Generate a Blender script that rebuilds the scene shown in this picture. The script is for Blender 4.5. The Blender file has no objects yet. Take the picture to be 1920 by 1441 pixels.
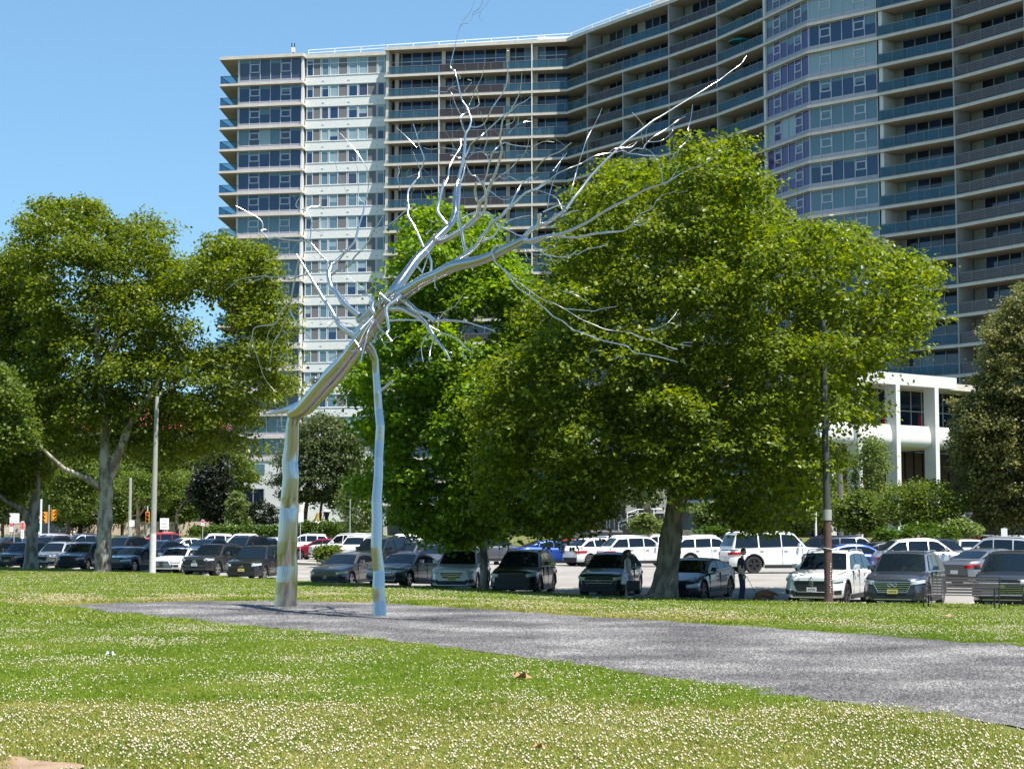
import bpy, bmesh, math, random
import numpy as np
from mathutils import Vector, Matrix
R_ = math.radians
random.seed(7); rng = np.random.default_rng(11)
scene = bpy.context.scene
COL = scene.collection

# ---------------------------------------------------------------- camera, sky, sun, exposure
FPX, PCX, PCY, EYE = 3330.0, 960.0, 720.5, 1.6
PITCH = math.atan((993 - PCY) / FPX)
cam_d = bpy.data.cameras.new('camera'); cam = bpy.data.objects.new('camera', cam_d); COL.objects.link(cam)
cam_d.sensor_width = 36.0; cam_d.lens = FPX / 1920 * 36.0; cam_d.clip_start = 0.1; cam_d.clip_end = 6000
cam.location = (0, 0, EYE); cam.rotation_euler = (math.pi / 2 + PITCH, 0, 0)
scene.camera = cam
SUN_AZ = (0.70, -0.714); SUN_EL = R_(64.5)
world = bpy.data.worlds.new('World'); scene.world = world; world.use_nodes = True
wn = world.node_tree.nodes; wl = world.node_tree.links; wn.clear()
wo = wn.new('ShaderNodeOutputWorld'); wb = wn.new('ShaderNodeBackground'); ws = wn.new('ShaderNodeTexSky')
ws.sky_type = 'NISHITA'; ws.sun_disc = False; ws.sun_elevation = SUN_EL
ws.sun_rotation = math.atan2(SUN_AZ[0], SUN_AZ[1]); ws.altitude = 0; ws.air_density = 1.0; ws.dust_density = 0.05; ws.ozone_density = 1.0
wb.inputs[1].default_value = 0.092
wg = wn.new('ShaderNodeGamma'); wg.inputs[1].default_value = .6; wm_ = wn.new('ShaderNodeMix'); wm_.data_type = 'RGBA'; wm_.blend_type = 'MULTIPLY'; wm_.inputs[0].default_value = 1; wm_.inputs[7].default_value = (1.02, 1.58, 2.0, 1)
wl.new(ws.outputs[0], wg.inputs[0]); wl.new(wg.outputs[0], wm_.inputs[6]); wl.new(wm_.outputs[2], wb.inputs[0]); wl.new(wb.outputs[0], wo.inputs[0])
sd = bpy.data.lights.new('sun', 'SUN'); sd.energy = 5.0; sd.angle = R_(0.55); sd.color = (1.0, 0.955, 0.88)
sun = bpy.data.objects.new('sun', sd); COL.objects.link(sun)
svec = Vector((SUN_AZ[0] * math.cos(SUN_EL), SUN_AZ[1] * math.cos(SUN_EL), math.sin(SUN_EL))).normalized()
sun.rotation_euler = svec.to_track_quat('Z', 'Y').to_euler(); sun.location = (20, -20, 60)
scene.view_settings.view_transform = 'Standard'; scene.view_settings.look = 'None'
scene.view_settings.exposure = 0.88; scene.view_settings.gamma = 1.0; scene.view_settings.use_curve_mapping = False
scene.render.engine = 'CYCLES'
scene.cycles.max_bounces = 6; scene.cycles.transparent_max_bounces = 12

# ---------------------------------------------------------------- picture point -> place in the world
CP, SP = math.cos(PITCH), math.sin(PITCH)
def ray(px, py):
    x = (px - PCX) / FPX; y = (PCY - py) / FPX
    return np.array([x, CP - y * SP, SP + y * CP])
def at(px, py, Y):
    r = ray(px, py); t = Y / r[1]
    return np.array([r[0] * t, Y, EYE + r[2] * t])
def at_depth(px, py, d):
    return ray(px, py) * d + np.array([0, 0, EYE])

# ---------------------------------------------------------------- terrain
KX = [-60, -40, -33.5, -19.2, -15.5, -12.6, -7.15, -2.2, 0.4, 3.4, 6.65, 10.7, 13.4, 16.3, 24, 60]
KY = [147, 124, 115.2, 99.0, 92.5, 86.7, 78.6, 73.0, 68.2, 63.4, 60.9, 58.5, 57.4, 55.6, 53.0, 45]
GX = [-60, -12, -9.35, -4.74, -2.76, 1.37, 4.95, 6.98, 15, 60]
GY = [40, 39, 37.5, 39.5, 38.3, 32.5, 27.5, 24.2, 18, 0]
def Yk(x): return np.interp(x, KX, KY)
def Yg(x): return np.interp(x, GX, GY)
def Yf(x): return np.clip(146 - 0.9 * np.asarray(x, float), 118, 205)
def smooth(t):
    t = np.clip(t, 0, 1); return t * t * (3 - 2 * t)
def z_lawn(x, y):
    yg = Yg(x) + 1.0; yk = Yk(x)
    return -0.80 * smooth((y - yg) / np.maximum(yk - yg, 1))
def z_lot(x, y):
    return -0.93 + 0.47 * smooth((y - Yk(x)) / 26) + 1.45 * smooth((y - Yf(x)) / 7)
def gz(x, y):
    return float(np.where(y < Yk(x), z_lawn(x, y), z_lot(x, y)))
def ground_at(px, Y):
    r = ray(px, 1000); x = r[0] / r[1] * Y
    return np.array([x, Y, gz(x, Y)])
GRAVEL_FAR = [(1960, 1218), (1920, 1213), (1740, 1200), (1560, 1187), (1330, 1171), (1100, 1157), (900, 1143), (720, 1132), (640, 1129.5), (560, 1128), (420, 1127.5), (300, 1129), (200, 1132), (140, 1136)]
GRAVEL_NEAR = [(150, 1141), (230, 1151), (320, 1160), (400, 1168), (520, 1178), (640, 1190), (820, 1212), (1000, 1235), (1200, 1263), (1400, 1292), (1660, 1328), (1920, 1366), (1990, 1376)]
def flat(px, py):
    r = ray(px, py); t = -EYE / r[2]; return (r[0] * t, r[1] * t)
GRAVEL = [flat(*p) for p in GRAVEL_FAR + GRAVEL_NEAR]
def in_poly(x, y, poly):
    x = np.asarray(x); y = np.asarray(y); ins = np.zeros(x.shape, bool); n = len(poly)
    for i in range(n):
        x0, y0 = poly[i]; x1, y1 = poly[(i + 1) % n]
        c = ((y0 > y) != (y1 > y)) & (x < (x1 - x0) * (y - y0) / ((y1 - y0) if y1 != y0 else 1e-9) + x0)
        ins ^= c
    return ins

# ---------------------------------------------------------------- objects
def link(o, parent=None):
    COL.objects.link(o)
    if parent is not None: o.parent = parent
    return o
def tag(o, label=None, cat=None, group=None, kind=None):
    if label: o['label'] = label
    if cat: o['category'] = cat
    if group: o['group'] = group
    if kind: o['kind'] = kind
    return o
def empty(name, loc, rz=0, label=None, cat=None, group=None):
    o = bpy.data.objects.new(name, None); o.location = tuple(map(float, loc)); o.rotation_euler = (0, 0, rz)
    o.empty_display_size = 0.3
    link(o); tag(o, label, cat, group); return o
class MB:
    def __init__(s): s.v = []; s.f = []; s.m = []
    def add(s, vs, fs, m=0):
        b = len(s.v); s.v.extend([tuple(map(float, p)) for p in vs]); s.f.extend([tuple(b + i for i in f) for f in fs]); s.m.extend([m] * len(fs)); return s
    def box(s, x0, x1, y0, y1, z0, z1, m=0):
        return s.hexa([(x0, y0), (x1, y0), (x1, y1), (x0, y1)], z0, z1, m)
    def hexa(s, quad, z0, z1, m=0):      # vertical prism over a plan polygon (counter-clockwise)
        return s.prism(quad, z0, z1, m)
    def prism(s, poly, z0, z1, m=0, mtop=None):
        n = len(poly); vs = [(p[0], p[1], z0) for p in poly] + [(p[0], p[1], z1) for p in poly]
        fs = [(i, (i + 1) % n, n + (i + 1) % n, n + i) for i in range(n)]
        s.add(vs, fs + [tuple(range(n - 1, -1, -1)), tuple(range(n, 2 * n))], m); return s
    def quad(s, a, b, c, d, m=0): return s.add([a, b, c, d], [(0, 1, 2, 3)], m)
    def fbox(s, O, t, n, a0, a1, b0, b1, z0, z1, m=0):   # box in a wall frame: a along t, b along n (outwards)
        P = lambda a, b: (O[0] + t[0] * a + n[0] * b, O[1] + t[1] * a + n[1] * b)
        q = [P(a0, b1), P(a1, b1), P(a1, b0), P(a0, b0)]
        return s.prism(q, z0, z1, m)
    def tube(s, pts, rad, sides=8, m=0, cap=True):
        pts = [np.array(p, float) for p in pts]; n = len(pts)
        if np.isscalar(rad): rad = [rad] * n
        T = []
        for i in range(n):
            d = pts[min(i + 1, n - 1)] - pts[max(i - 1, 0)]; T.append(d / (np.linalg.norm(d) + 1e-9))
        a = np.array([0, 0, 1.0]) if abs(T[0][2]) < .9 else np.array([1.0, 0, 0])
        u = np.cross(a, T[0]); u /= np.linalg.norm(u)
        vs = []
        for i in range(n):
            u = u - T[i] * np.dot(u, T[i]); u /= (np.linalg.norm(u) + 1e-9); w = np.cross(T[i], u)
            for k in range(sides):
                an = 2 * math.pi * k / sides
                vs.append(pts[i] + rad[i] * (math.cos(an) * u + math.sin(an) * w))
        fs = []
        for i in range(n - 1):
            for k in range(sides):
                k2 = (k + 1) % sides
                fs.append((i * sides + k, i * sides + k2, (i + 1) * sides + k2, (i + 1) * sides + k))
        if cap:
            fs.append(tuple(range(sides - 1, -1, -1))); fs.append(tuple((n - 1) * sides + k for k in range(sides)))
        return s.add(vs, fs, m)
    def mesh(s, name, mats, smooth=False, angle=40):
        me = bpy.data.meshes.new(name); me.from_pydata(s.v, [], s.f)
        for mt in (mats if isinstance(mats, (list, tuple)) else [mats]): me.materials.append(mt)
        if s.m and max(s.m) > 0: me.polygons.foreach_set('material_index', s.m)
        if smooth:
            me.shade_smooth(); me.set_sharp_from_angle(angle=R_(angle))
        me.update(); return me
    def build(s, name, mats, parent=None, smooth=False, angle=40):
        return link(bpy.data.objects.new(name, s.mesh(name, mats, smooth, angle)), parent)
def copy_tree(o, parent=None):
    c = o.copy(); COL.objects.link(c); c.parent = parent
    for ch in o.children: copy_tree(ch, c)
    return c
def catmull(pts, per=4):
    P = [np.array(p, float) for p in pts]
    if len(P) < 3: return P
    P = [2 * P[0] - P[1]] + P + [2 * P[-1] - P[-2]]; out = []
    for i in range(1, len(P) - 2):
        p0, p1, p2, p3 = P[i - 1:i + 3]
        for k in range(per):
            t = k / per
            out.append(0.5 * (2 * p1 + (p2 - p0) * t + (2 * p0 - 5 * p1 + 4 * p2 - p3) * t * t + (3 * p1 - p0 - 3 * p2 + p3) * t ** 3))
    out.append(P[-2]); return out
def numpy_mesh(name, verts, faces, mat, mats_idx=None):      # fast path, faces all same size
    me = bpy.data.meshes.new(name); n = len(faces); k = faces.shape[1]
    me.vertices.add(len(verts)); me.vertices.foreach_set('co', np.ascontiguousarray(verts, np.float32).ravel())
    me.loops.add(n * k); me.loops.foreach_set('vertex_index', np.ascontiguousarray(faces, np.int32).ravel())
    me.polygons.add(n); me.polygons.foreach_set('loop_start', np.arange(0, n * k, k, dtype=np.int32))
    for m in (mat if isinstance(mat, (list, tuple)) else [mat]): me.materials.append(m)
    if mats_idx is not None: me.polygons.foreach_set('material_index', np.ascontiguousarray(mats_idx, np.int32))
    me.update(calc_edges=True); return me

# ---------------------------------------------------------------- materials
def nodes_of(name):
    m = bpy.data.materials.new(name); m.use_nodes = True
    nt = m.node_tree; b = nt.nodes['Principled BSDF']; return m, nt, b
def N(nt, t, **kw):
    n = nt.nodes.new(t)
    for k, v in kw.items(): setattr(n, k, v)
    return n
def pm(name, col, rough=.6, metal=0.0, ior=1.5, nscale=None, namt=.25, bump=0, bscale=None, coord='pos', coat=0, detail=4, stretch=None):
    m, nt, b = nodes_of(name)
    b.inputs['Base Color'].default_value = (*col, 1); b.inputs['Roughness'].default_value = rough
    b.inputs['Metallic'].default_value = metal; b.inputs['IOR'].default_value = ior
    if coat: b.inputs['Coat Weight'].default_value = coat; b.inputs['Coat Roughness'].default_value = .03
    if nscale or bump:
        if coord == 'pos': src = N(nt, 'ShaderNodeNewGeometry').outputs['Position']
        else: src = N(nt, 'ShaderNodeTexCoord').outputs['Object']
        if stretch:
            mp = N(nt, 'ShaderNodeMapping'); mp.inputs['Scale'].default_value = stretch; nt.links.new(src, mp.inputs[0]); src = mp.outputs[0]
    if nscale:
        no = N(nt, 'ShaderNodeTexNoise'); no.inputs['Scale'].default_value = nscale; no.inputs['Detail'].default_value = detail
        no.inputs['Roughness'].default_value = .65
        nt.links.new(src, no.inputs['Vector'])
        cr = N(nt, 'ShaderNodeValToRGB'); e = cr.color_ramp.elements
        e[0].position = .3; e[1].position = .72
        e[0].color = tuple(c * (1 - namt) for c in col) + (1,); e[1].color = tuple(min(c * (1 + namt), 1) for c in col) + (1,)
        nt.links.new(no.outputs[0], cr.inputs[0]); nt.links.new(cr.outputs[0], b.inputs['Base Color'])
    if bump:
        n2 = N(nt, 'ShaderNodeTexNoise'); n2.inputs['Scale'].default_value = bscale or 20; n2.inputs['Detail'].default_value = 5
        nt.links.new(src, n2.inputs['Vector']); bp = N(nt, 'ShaderNodeBump'); bp.inputs['Strength'].default_value = bump; bp.inputs['Distance'].default_value = .02
        nt.links.new(n2.outputs[0], bp.inputs['Height']); nt.links.new(bp.outputs[0], b.inputs['Normal'])
    return m
M = {}
M['concrete'] = pm('concrete', (.60, .55, .48), .85, nscale=.9, namt=.12)
M['concrete_grey'] = pm('concrete_grey', (.33, .325, .30), .85, nscale=1.2, namt=.18, stretch=(1, 1, .25))
M['white_concrete'] = pm('white_concrete', (.66, .65, .62), .75, nscale=.8, namt=.08)
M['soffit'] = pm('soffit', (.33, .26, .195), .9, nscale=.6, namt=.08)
M['alu'] = pm('aluminium_frame', (.50, .49, .52), .45, metal=.3)
M['alu_white'] = pm('white_frame', (.74, .73, .74), .5)
M['dark_metal'] = pm('dark_metal', (.035, .035, .038), .45, metal=.4)
M['rail_metal'] = pm('rail_metal', (.24, .21, .21), .45, metal=.5)
M['white_paint'] = pm('white_paint', (.8, .8, .8), .5)
M['black'] = pm('black_plastic', (.018, .018, .02), .5)
M['rubber'] = pm('tyre_rubber', (.022, .022, .023), .8)
M['chrome'] = pm('chrome', (.75, .75, .77), .18, metal=1)
M['rim'] = pm('alloy_rim', (.52, .52, .54), .3, metal=.85)
M['rim_dark'] = pm('dark_rim', (.06, .06, .065), .35, metal=.6)
M['red'] = pm('red_lens', (.45, .012, .02), .15, coat=.5)
M['amber'] = pm('traffic_yellow', (.75, .33, .02), .5)
M['steel'] = pm('polished_steel', (.47, .465, .455), .17, metal=1, bump=.22, bscale=5, coord='obj', nscale=3, namt=.06, stretch=(1.6, 1.6, .12))
M['steel_branch'] = pm('brushed_steel', (.62, .61, .60), .26, metal=1, bump=.08, bscale=6, coord='obj')
def glassmat(name, col, rough=.04, ior=1.9, nscale=0):
    m = pm(name, col, rough, ior=ior, nscale=nscale or None, namt=.35)
    return m
M['glass_blue'] = glassmat('glass_blue', (.010, .036, .10), ior=1.7)
M['glass_dark'] = glassmat('glass_dark', (.008, .017, .036), ior=1.6)
M['glass_teal'] = glassmat('glass_with_curtain', (.105, .19, .235), ior=1.6)
M['glass_pale'] = glassmat('glass_with_white_blind', (.26, .36, .39), ior=1.6)
M['glass_violet'] = glassmat('glass_violet', (.045, .028, .15), ior=1.65)
M['glass_slate'] = glassmat('glass_slate', (.045, .06, .10), ior=1.65)
M['screen'] = pm('insect_screen', (.16, .155, .16), .7)
M['spandrel'] = pm('spandrel_panel', (.40, .37, .41), .5)
M['car_glass'] = glassmat('car_glass', (.006, .011, .017), ior=1.52)
M['lamp_glass'] = pm('headlamp_glass', (.58, .61, .62), .1, ior=1.6)
M['lamp_sunlit'] = pm('sunlit_headlamp', (.85, .75, .48), .15)  # yellowish gleam of sunlit lenses put into the base colour
def tint_glass(name, col, clear):
    m = bpy.data.materials.new(name); m.use_nodes = True; nt = m.node_tree; nt.nodes.clear()
    o = N(nt, 'ShaderNodeOutputMaterial'); mx = N(nt, 'ShaderNodeMixShader'); tr = N(nt, 'ShaderNodeBsdfTransparent'); p = N(nt, 'ShaderNodeBsdfPrincipled')
    tr.inputs[0].default_value = (min(1, col[0] * 1.6 + .35), min(1, col[1] * 1.6 + .4), min(1, col[2] * 1.6 + .42), 1)
    p.inputs['Base Color'].default_value = (*col, 1); p.inputs['Roughness'].default_value = .05
    mx.inputs[0].default_value = 1 - clear
    nt.links.new(tr.outputs[0], mx.inputs[1]); nt.links.new(p.outputs[0], mx.inputs[2]); nt.links.new(mx.outputs[0], o.inputs[0]); return m
M['rail_glass'] = tint_glass('teal_railing_glass', (.10, .20, .25), .70)
M['clear_glass'] = tint_glass('clear_railing_glass', (.12, .2, .24), .86)
M['rail_screen'] = tint_glass('brown_railing_screen', (.085, .068, .064), .42)
def leafmat(name, col, var=.35, trans=.35, gloss=.42, yellow=.35):
    m, nt, b = nodes_of(name)
    g = N(nt, 'ShaderNodeNewGeometry'); cr = N(nt, 'ShaderNodeValToRGB'); e = cr.color_ramp.elements
    c0 = tuple(c * (1 - var) for c in col); c1 = (min(1, col[0] * (1 + var + yellow)), min(1, col[1] * (1 + var)), col[2] * (1 + var * .3))
    e[0].color = (*c0, 1); e[1].color = (*c1, 1); e[0].position = .1; e[1].position = .95
    e2 = cr.color_ramp.elements.new(.55); e2.color = (*col, 1)
    nt.links.new(g.outputs['Random Per Island'], cr.inputs[0]); nt.links.new(cr.outputs[0], b.inputs['Base Color'])
    b.inputs['Roughness'].default_value = gloss; b.inputs['IOR'].default_value = 1.4; b.inputs['Specular IOR Level'].default_value = .42
    t = N(nt, 'ShaderNodeBsdfTranslucent'); hs = N(nt, 'ShaderNodeHueSaturation'); hs.inputs['Value'].default_value = 1.75; hs.inputs['Saturation'].default_value = 1.15
    hs.inputs['Hue'].default_value = .49
    nt.links.new(cr.outputs[0], hs.inputs['Color']); nt.links.new(hs.outputs[0], t.inputs[0])
    mx = N(nt, 'ShaderNodeMixShader'); mx.inputs[0].default_value = trans
    nt.links.new(b.outputs[0], mx.inputs[1]); nt.links.new(t.outputs[0], mx.inputs[2])
    nt.links.new(mx.outputs[0], nt.nodes['Material Output'].inputs[0]); return m
M['leaf_plane'] = leafmat('plane_leaf', (.132, .185, .020), trans=.5, gloss=.34, var=.5, yellow=.2)
M['leaf_maple'] = leafmat('maple_leaf', (.140, .24, .020), yellow=.2, trans=.5, gloss=.36, var=.45)
M['leaf_left'] = leafmat('left_plane_leaf', (.130, .175, .024), trans=.5, gloss=.35, var=.5, yellow=.15)
M['leaf_linden'] = leafmat('linden_leaf', (.125, .15, .05), yellow=.5, var=.6, trans=.4)
M['leaf_grey'] = leafmat('olive_grey_leaf', (.085, .12, .045), trans=.35)
M['leaf_bg'] = leafmat('background_leaf', (.10, .155, .03), trans=.45)
M['leaf_dark'] = leafmat('conifer_leaf', (.018, .026, .014), trans=.1)
M['leaf_light'] = leafmat('light_leaf', (.13, .19, .055), trans=.4)
M['hedge'] = leafmat('hedge_leaf', (.06, .115, .015))
def barkmat(name, c0, c1, sc):
    m, nt, b = nodes_of(name); tc = N(nt, 'ShaderNodeNewGeometry'); mp = N(nt, 'ShaderNodeMapping'); mp.inputs['Scale'].default_value = (1, 1, .45)
    nt.links.new(tc.outputs['Position'], mp.inputs[0])
    v = N(nt, 'ShaderNodeTexNoise'); v.inputs['Scale'].default_value = sc; v.inputs['Detail'].default_value = 4; nt.links.new(mp.outputs[0], v.inputs['Vector'])
    cr = N(nt, 'ShaderNodeValToRGB'); e = cr.color_ramp.elements; e[0].position = .42; e[1].position = .56; e[0].color = (*c0, 1); e[1].color = (*c1, 1)
    nt.links.new(v.outputs[0], cr.inputs[0]); nt.links.new(cr.outputs[0], b.inputs['Base Color']); b.inputs['Roughness'].default_value = .9
    bp = N(nt, 'ShaderNodeBump'); bp.inputs['Strength'].default_value = .6; bp.inputs['Distance'].default_value = .05; nt.links.new(v.outputs[0], bp.inputs['Height']); nt.links.new(bp.outputs[0], b.inputs['Normal'])
    return m
M['bark_plane'] = barkmat('plane_bark', (.16, .125, .09), (.30, .25, .18), 4.5)
M['bark_pale'] = barkmat('pale_plane_bark', (.17, .14, .11), (.40, .36, .30), 3.0)
M['bark_dark'] = barkmat('dark_bark', (.05, .04, .03), (.12, .10, .075), 6)
M['bark_tan'] = barkmat('tan_bark', (.22, .16, .10), (.36, .28, .19), 5)
_paint = {}
def paint(key):
    if key in _paint: return _paint[key]
    c, metal = {'white': ((.80, .80, .79), 0), 'pearl': ((.74, .75, .75), .1), 'silver': ((.50, .51, .52), .55), 'grey': ((.13, .13, .14), .5),
        'brown_grey': ((.11, .10, .10), .5), 'black': ((.012, .012, .014), .1), 'navy': ((.012, .022, .05), .35), 'blue': ((.02, .07, .33), .35), 'red': ((.30, .012, .03), .3),
        'dark_red': ((.10, .008, .015), .3), 'slate': ((.075, .085, .12), .6), 'steel': ((.22, .23, .25), .6), 'teal': ((.02, .05, .055), .5), 'lavender': ((.30, .29, .35), .5), 'charcoal': ((.045, .045, .05), .5), 'orange_red': ((.4, .04, .02), .2)}[key]
    m = pm('paint_' + key, c, .32, metal=metal, coat=.9, nscale=.9, namt=.05); _paint[key] = m; return m
# ================================================================ GROUND
def grid_sheet(name, U, V, fn, mat, kind='structure'):
    vs = [fn(u, v) for v in V for u in U]; nu = len(U)
    fs = [(j * nu + i, j * nu + i + 1, (j + 1) * nu + i + 1, (j + 1) * nu + i) for j in range(len(V) - 1) for i in range(nu - 1)]
    mb = MB(); mb.add(vs, fs); o = mb.build(name, mat, smooth=True); return tag(o, kind=kind)
def ground_mat(name, cols, scale, fine, bump=.3, rough=.95, fine_amt=.5):
    m, nt, b = nodes_of(name); g = N(nt, 'ShaderNodeNewGeometry')
    n1 = N(nt, 'ShaderNodeTexNoise'); n1.inputs['Scale'].default_value = scale; n1.inputs['Detail'].default_value = 6; n1.inputs['Roughness'].default_value = .6
    n2 = N(nt, 'ShaderNodeTexNoise'); n2.inputs['Scale'].default_value = fine; n2.inputs['Detail'].default_value = 3
    for n in (n1, n2): nt.links.new(g.outputs['Position'], n.inputs['Vector'])
    mx = N(nt, 'ShaderNodeMath', operation='MULTIPLY_ADD'); nt.links.new(n2.outputs[0], mx.inputs[0]); mx.inputs[1].default_value = fine_amt
    sb = N(nt, 'ShaderNodeMath', operation='SUBTRACT'); nt.links.new(n1.outputs[0], sb.inputs[0]); sb.inputs[1].default_value = fine_amt / 2
    nt.links.new(sb.outputs[0], mx.inputs[2])
    cr = N(nt, 'ShaderNodeValToRGB'); el = cr.color_ramp.elements
    while len(el) < len(cols): el.new(.5)
    for i, c in enumerate(cols): el[i].position = .28 + .44 * i / (len(cols) - 1); el[i].color = (*c, 1)
    nt.links.new(mx.outputs[0], cr.inputs[0]); nt.links.new(cr.outputs[0], b.inputs['Base Color']); b.inputs['Roughness'].default_value = rough
    b.inputs['Specular IOR Level'].default_value = .25
    bp = N(nt, 'ShaderNodeBump'); bp.inputs['Strength'].default_value = bump; bp.inputs['Distance'].default_value = .02
    nt.links.new(n2.outputs[0], bp.inputs['Height']); nt.links.new(bp.outputs[0], b.inputs['Normal']); return m
M['soil'] = ground_mat('lawn_soil', [(.07, .085, .022), (.115, .13, .035), (.16, .155, .06)], .5, 60)
M['asphalt'] = ground_mat('worn_asphalt', [(.23, .215, .195), (.28, .262, .238), (.33, .31, .285)], .35, 40, .15, .9, .25)
M['gravel'] = ground_mat('dark_gravel', [(.06, .058, .058), (.135, .128, .126), (.25, .238, .23)], .7, 48, .9, .9, 1.2)
M['earth'] = ground_mat('earth', [(.05, .075, .022), (.075, .10, .03), (.10, .12, .045)], .05, 2)
M['kerb'] = pm('kerb_stone', (.42, .38, .32), .9, nscale=2, namt=.2)
M['bare'] = ground_mat('bare_soil', [(.20, .135, .085), (.29, .20, .13), (.38, .27, .18)], 2, 50, .5)
M['line'] = pm('road_paint', (.62, .61, .58), .8, nscale=4, namt=.15)
U = np.linspace(-60, 60, 121)
Vt = np.concatenate([np.linspace(-1.2, 0, 10)[:-1], np.linspace(0, 1, 60)])
grid_sheet('lawn', U, Vt, lambda x, t: (x, (Yg(x) + 1) * (1 + t) - 12 * max(-t, 0) if t < 0 else (Yg(x) + 1) + t * (Yk(x) - .02 - Yg(x) - 1), z_lawn(x, (Yg(x) + 1) + max(t, 0) * (Yk(x) - Yg(x) - 1))), M['soil'])
# kerb stones: a real step between the grass and the car park
mb = MB(); xs = np.linspace(-60, 60, 121)
for i in range(len(xs) - 1):
    a, b = xs[i], xs[i + 1]; ya, yb = Yk(a), Yk(b); g = .012
    q = [(a + g, ya - .02), (b - g, yb - .02), (b - g, yb + .16), (a + g, ya + .16)]
    mb.prism(q, -1.1, -.785 + .004 * (i % 3), 0)
tag(mb.build('kerb', M['kerb']), kind='structure')
V2 = np.concatenate([np.linspace(0, 30, 14), np.linspace(30, 1, 1) * 0 + 34])
grid_sheet('parking_lot', U, np.linspace(0, 1, 40), lambda x, t: (x, Yk(x) + .1 + t * (Yf(x) + 1 - Yk(x)), z_lot(x, min(Yk(x) + .1 + t * (Yf(x) + 1 - Yk(x)), float(Yf(x))))), M['asphalt'])
grid_sheet('forecourt', U, np.linspace(0, 1, 16), lambda x, t: (x, Yf(x) + .6 + t * 22, z_lot(x, Yf(x) + .6 + t * 22) + .01), M['soil'])
grid_sheet('plaza', np.linspace(-140, 140, 29), np.linspace(0, 1, 4), lambda x, t: (x, Yf(x) + 9 + t * 200, .93), M['earth'])
mb = MB(); mb.quad((-2500, -2500, -1.6), (2500, -2500, -1.6), (2500, 3500, -1.6), (-2500, 3500, -1.6)); tag(mb.build('ground', M['earth']), kind='structure')
# gravel bed under the steel tree (ragged edge)
def resample(pts, n):
    p = np.array(pts); d = np.r_[0, np.cumsum(np.hypot(*np.diff(p, axis=0).T))]; t = np.linspace(0, d[-1], n); return np.c_[np.interp(t, d, p[:, 0]), np.interp(t, d, p[:, 1])]
ga = resample([flat(*p) for p in GRAVEL_FAR][::-1], 160); gb = resample([flat(*p) for p in GRAVEL_NEAR], 160); mb = MB(); vs = []
for i in range(160):
    ja, jb = .05 * math.sin(i * 1.9) + rng.normal(0, .03), .05 * math.sin(i * 2.3) + rng.normal(0, .03); L_ = np.linalg.norm(ga[i] - gb[i]) + 1e-6
    for t in np.linspace(-jb / L_, 1 + ja / L_, 7): q = gb[i] + (ga[i] - gb[i]) * t; vs.append((q[0], q[1], .012))
mb.add(vs, [(i * 7 + j, (i + 1) * 7 + j, (i + 1) * 7 + j + 1, i * 7 + j + 1) for i in range(159) for j in range(6)])
tag(mb.build('gravel_bed', M['gravel']), kind='structure')
# worn bare patch at the near left
mb = MB(); c = flat(18, 1446); pts = []
for i in range(40):
    a = 2 * math.pi * i / 40; r = 1 + .22 * math.sin(3 * a + 1) + .1 * math.sin(7 * a) + rng.normal(0, .03); pts.append((c[0] + .36 * r * math.cos(a), c[1] + .62 * r * math.sin(a), .014))
mb.add(pts, [tuple(range(40))]); tag(mb.build('bare_soil', M['bare']), kind='structure'); BARE = [(p[0], p[1]) for p in pts]
# painted stall lines and lane line
mb = MB()
def strip(p0, p1, w, m=0, dz=.006):
    p0 = np.array(p0, float); p1 = np.array(p1, float); n = int(max(2, np.linalg.norm(p1 - p0) / 2)); d = (p1 - p0) / np.linalg.norm(p1 - p0); s = np.array([-d[1], d[0]]) * w / 2
    for i in range(n):
        a = p0 + (p1 - p0) * i / n; b = p0 + (p1 - p0) * (i + 1) / n
        mb.add([(*(a - s), gz(*(a - s)) + dz), (*(b - s), gz(*(b - s)) + dz), (*(b + s), gz(*(b + s)) + dz), (*(a + s), gz(*(a + s)) + dz)], [(0, 1, 2, 3)])
for x in np.arange(-38, 22, 2.75):
    y = float(Yk(x)); strip((x, y + .5), (x + 2.0, y + 5.4), .1)
for x in np.arange(-30, 20, 4.0): strip((x, float(Yk(x)) + 9.2), (x + 3.4, float(Yk(x + 3.4)) + 9.2), .14)
tag(mb.build('parking_line', M['line']), kind='structure')
# narrow planted island in the lot with a weathered kerb, behind the grey sedans
def island(xa, xb, off, w, h, mat, name):
    mb = MB(); n = 24
    for i in range(n):
        a = xa + (xb - xa) * i / n; b = xa + (xb - xa) * (i + 1) / n
        ya, yb = float(Yk(a)) + off, float(Yk(b)) + off
        q = [(a, ya), (b, yb), (b, yb + w), (a, ya + w)]; z = min(gz(a, ya), gz(b, yb))
        mb.prism(q, z - .1, z + h)
    return tag(mb.build(name, mat), kind='structure')
island(-22, -9.5, 21, 2.2, .14, M['kerb'], 'kerb')
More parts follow.
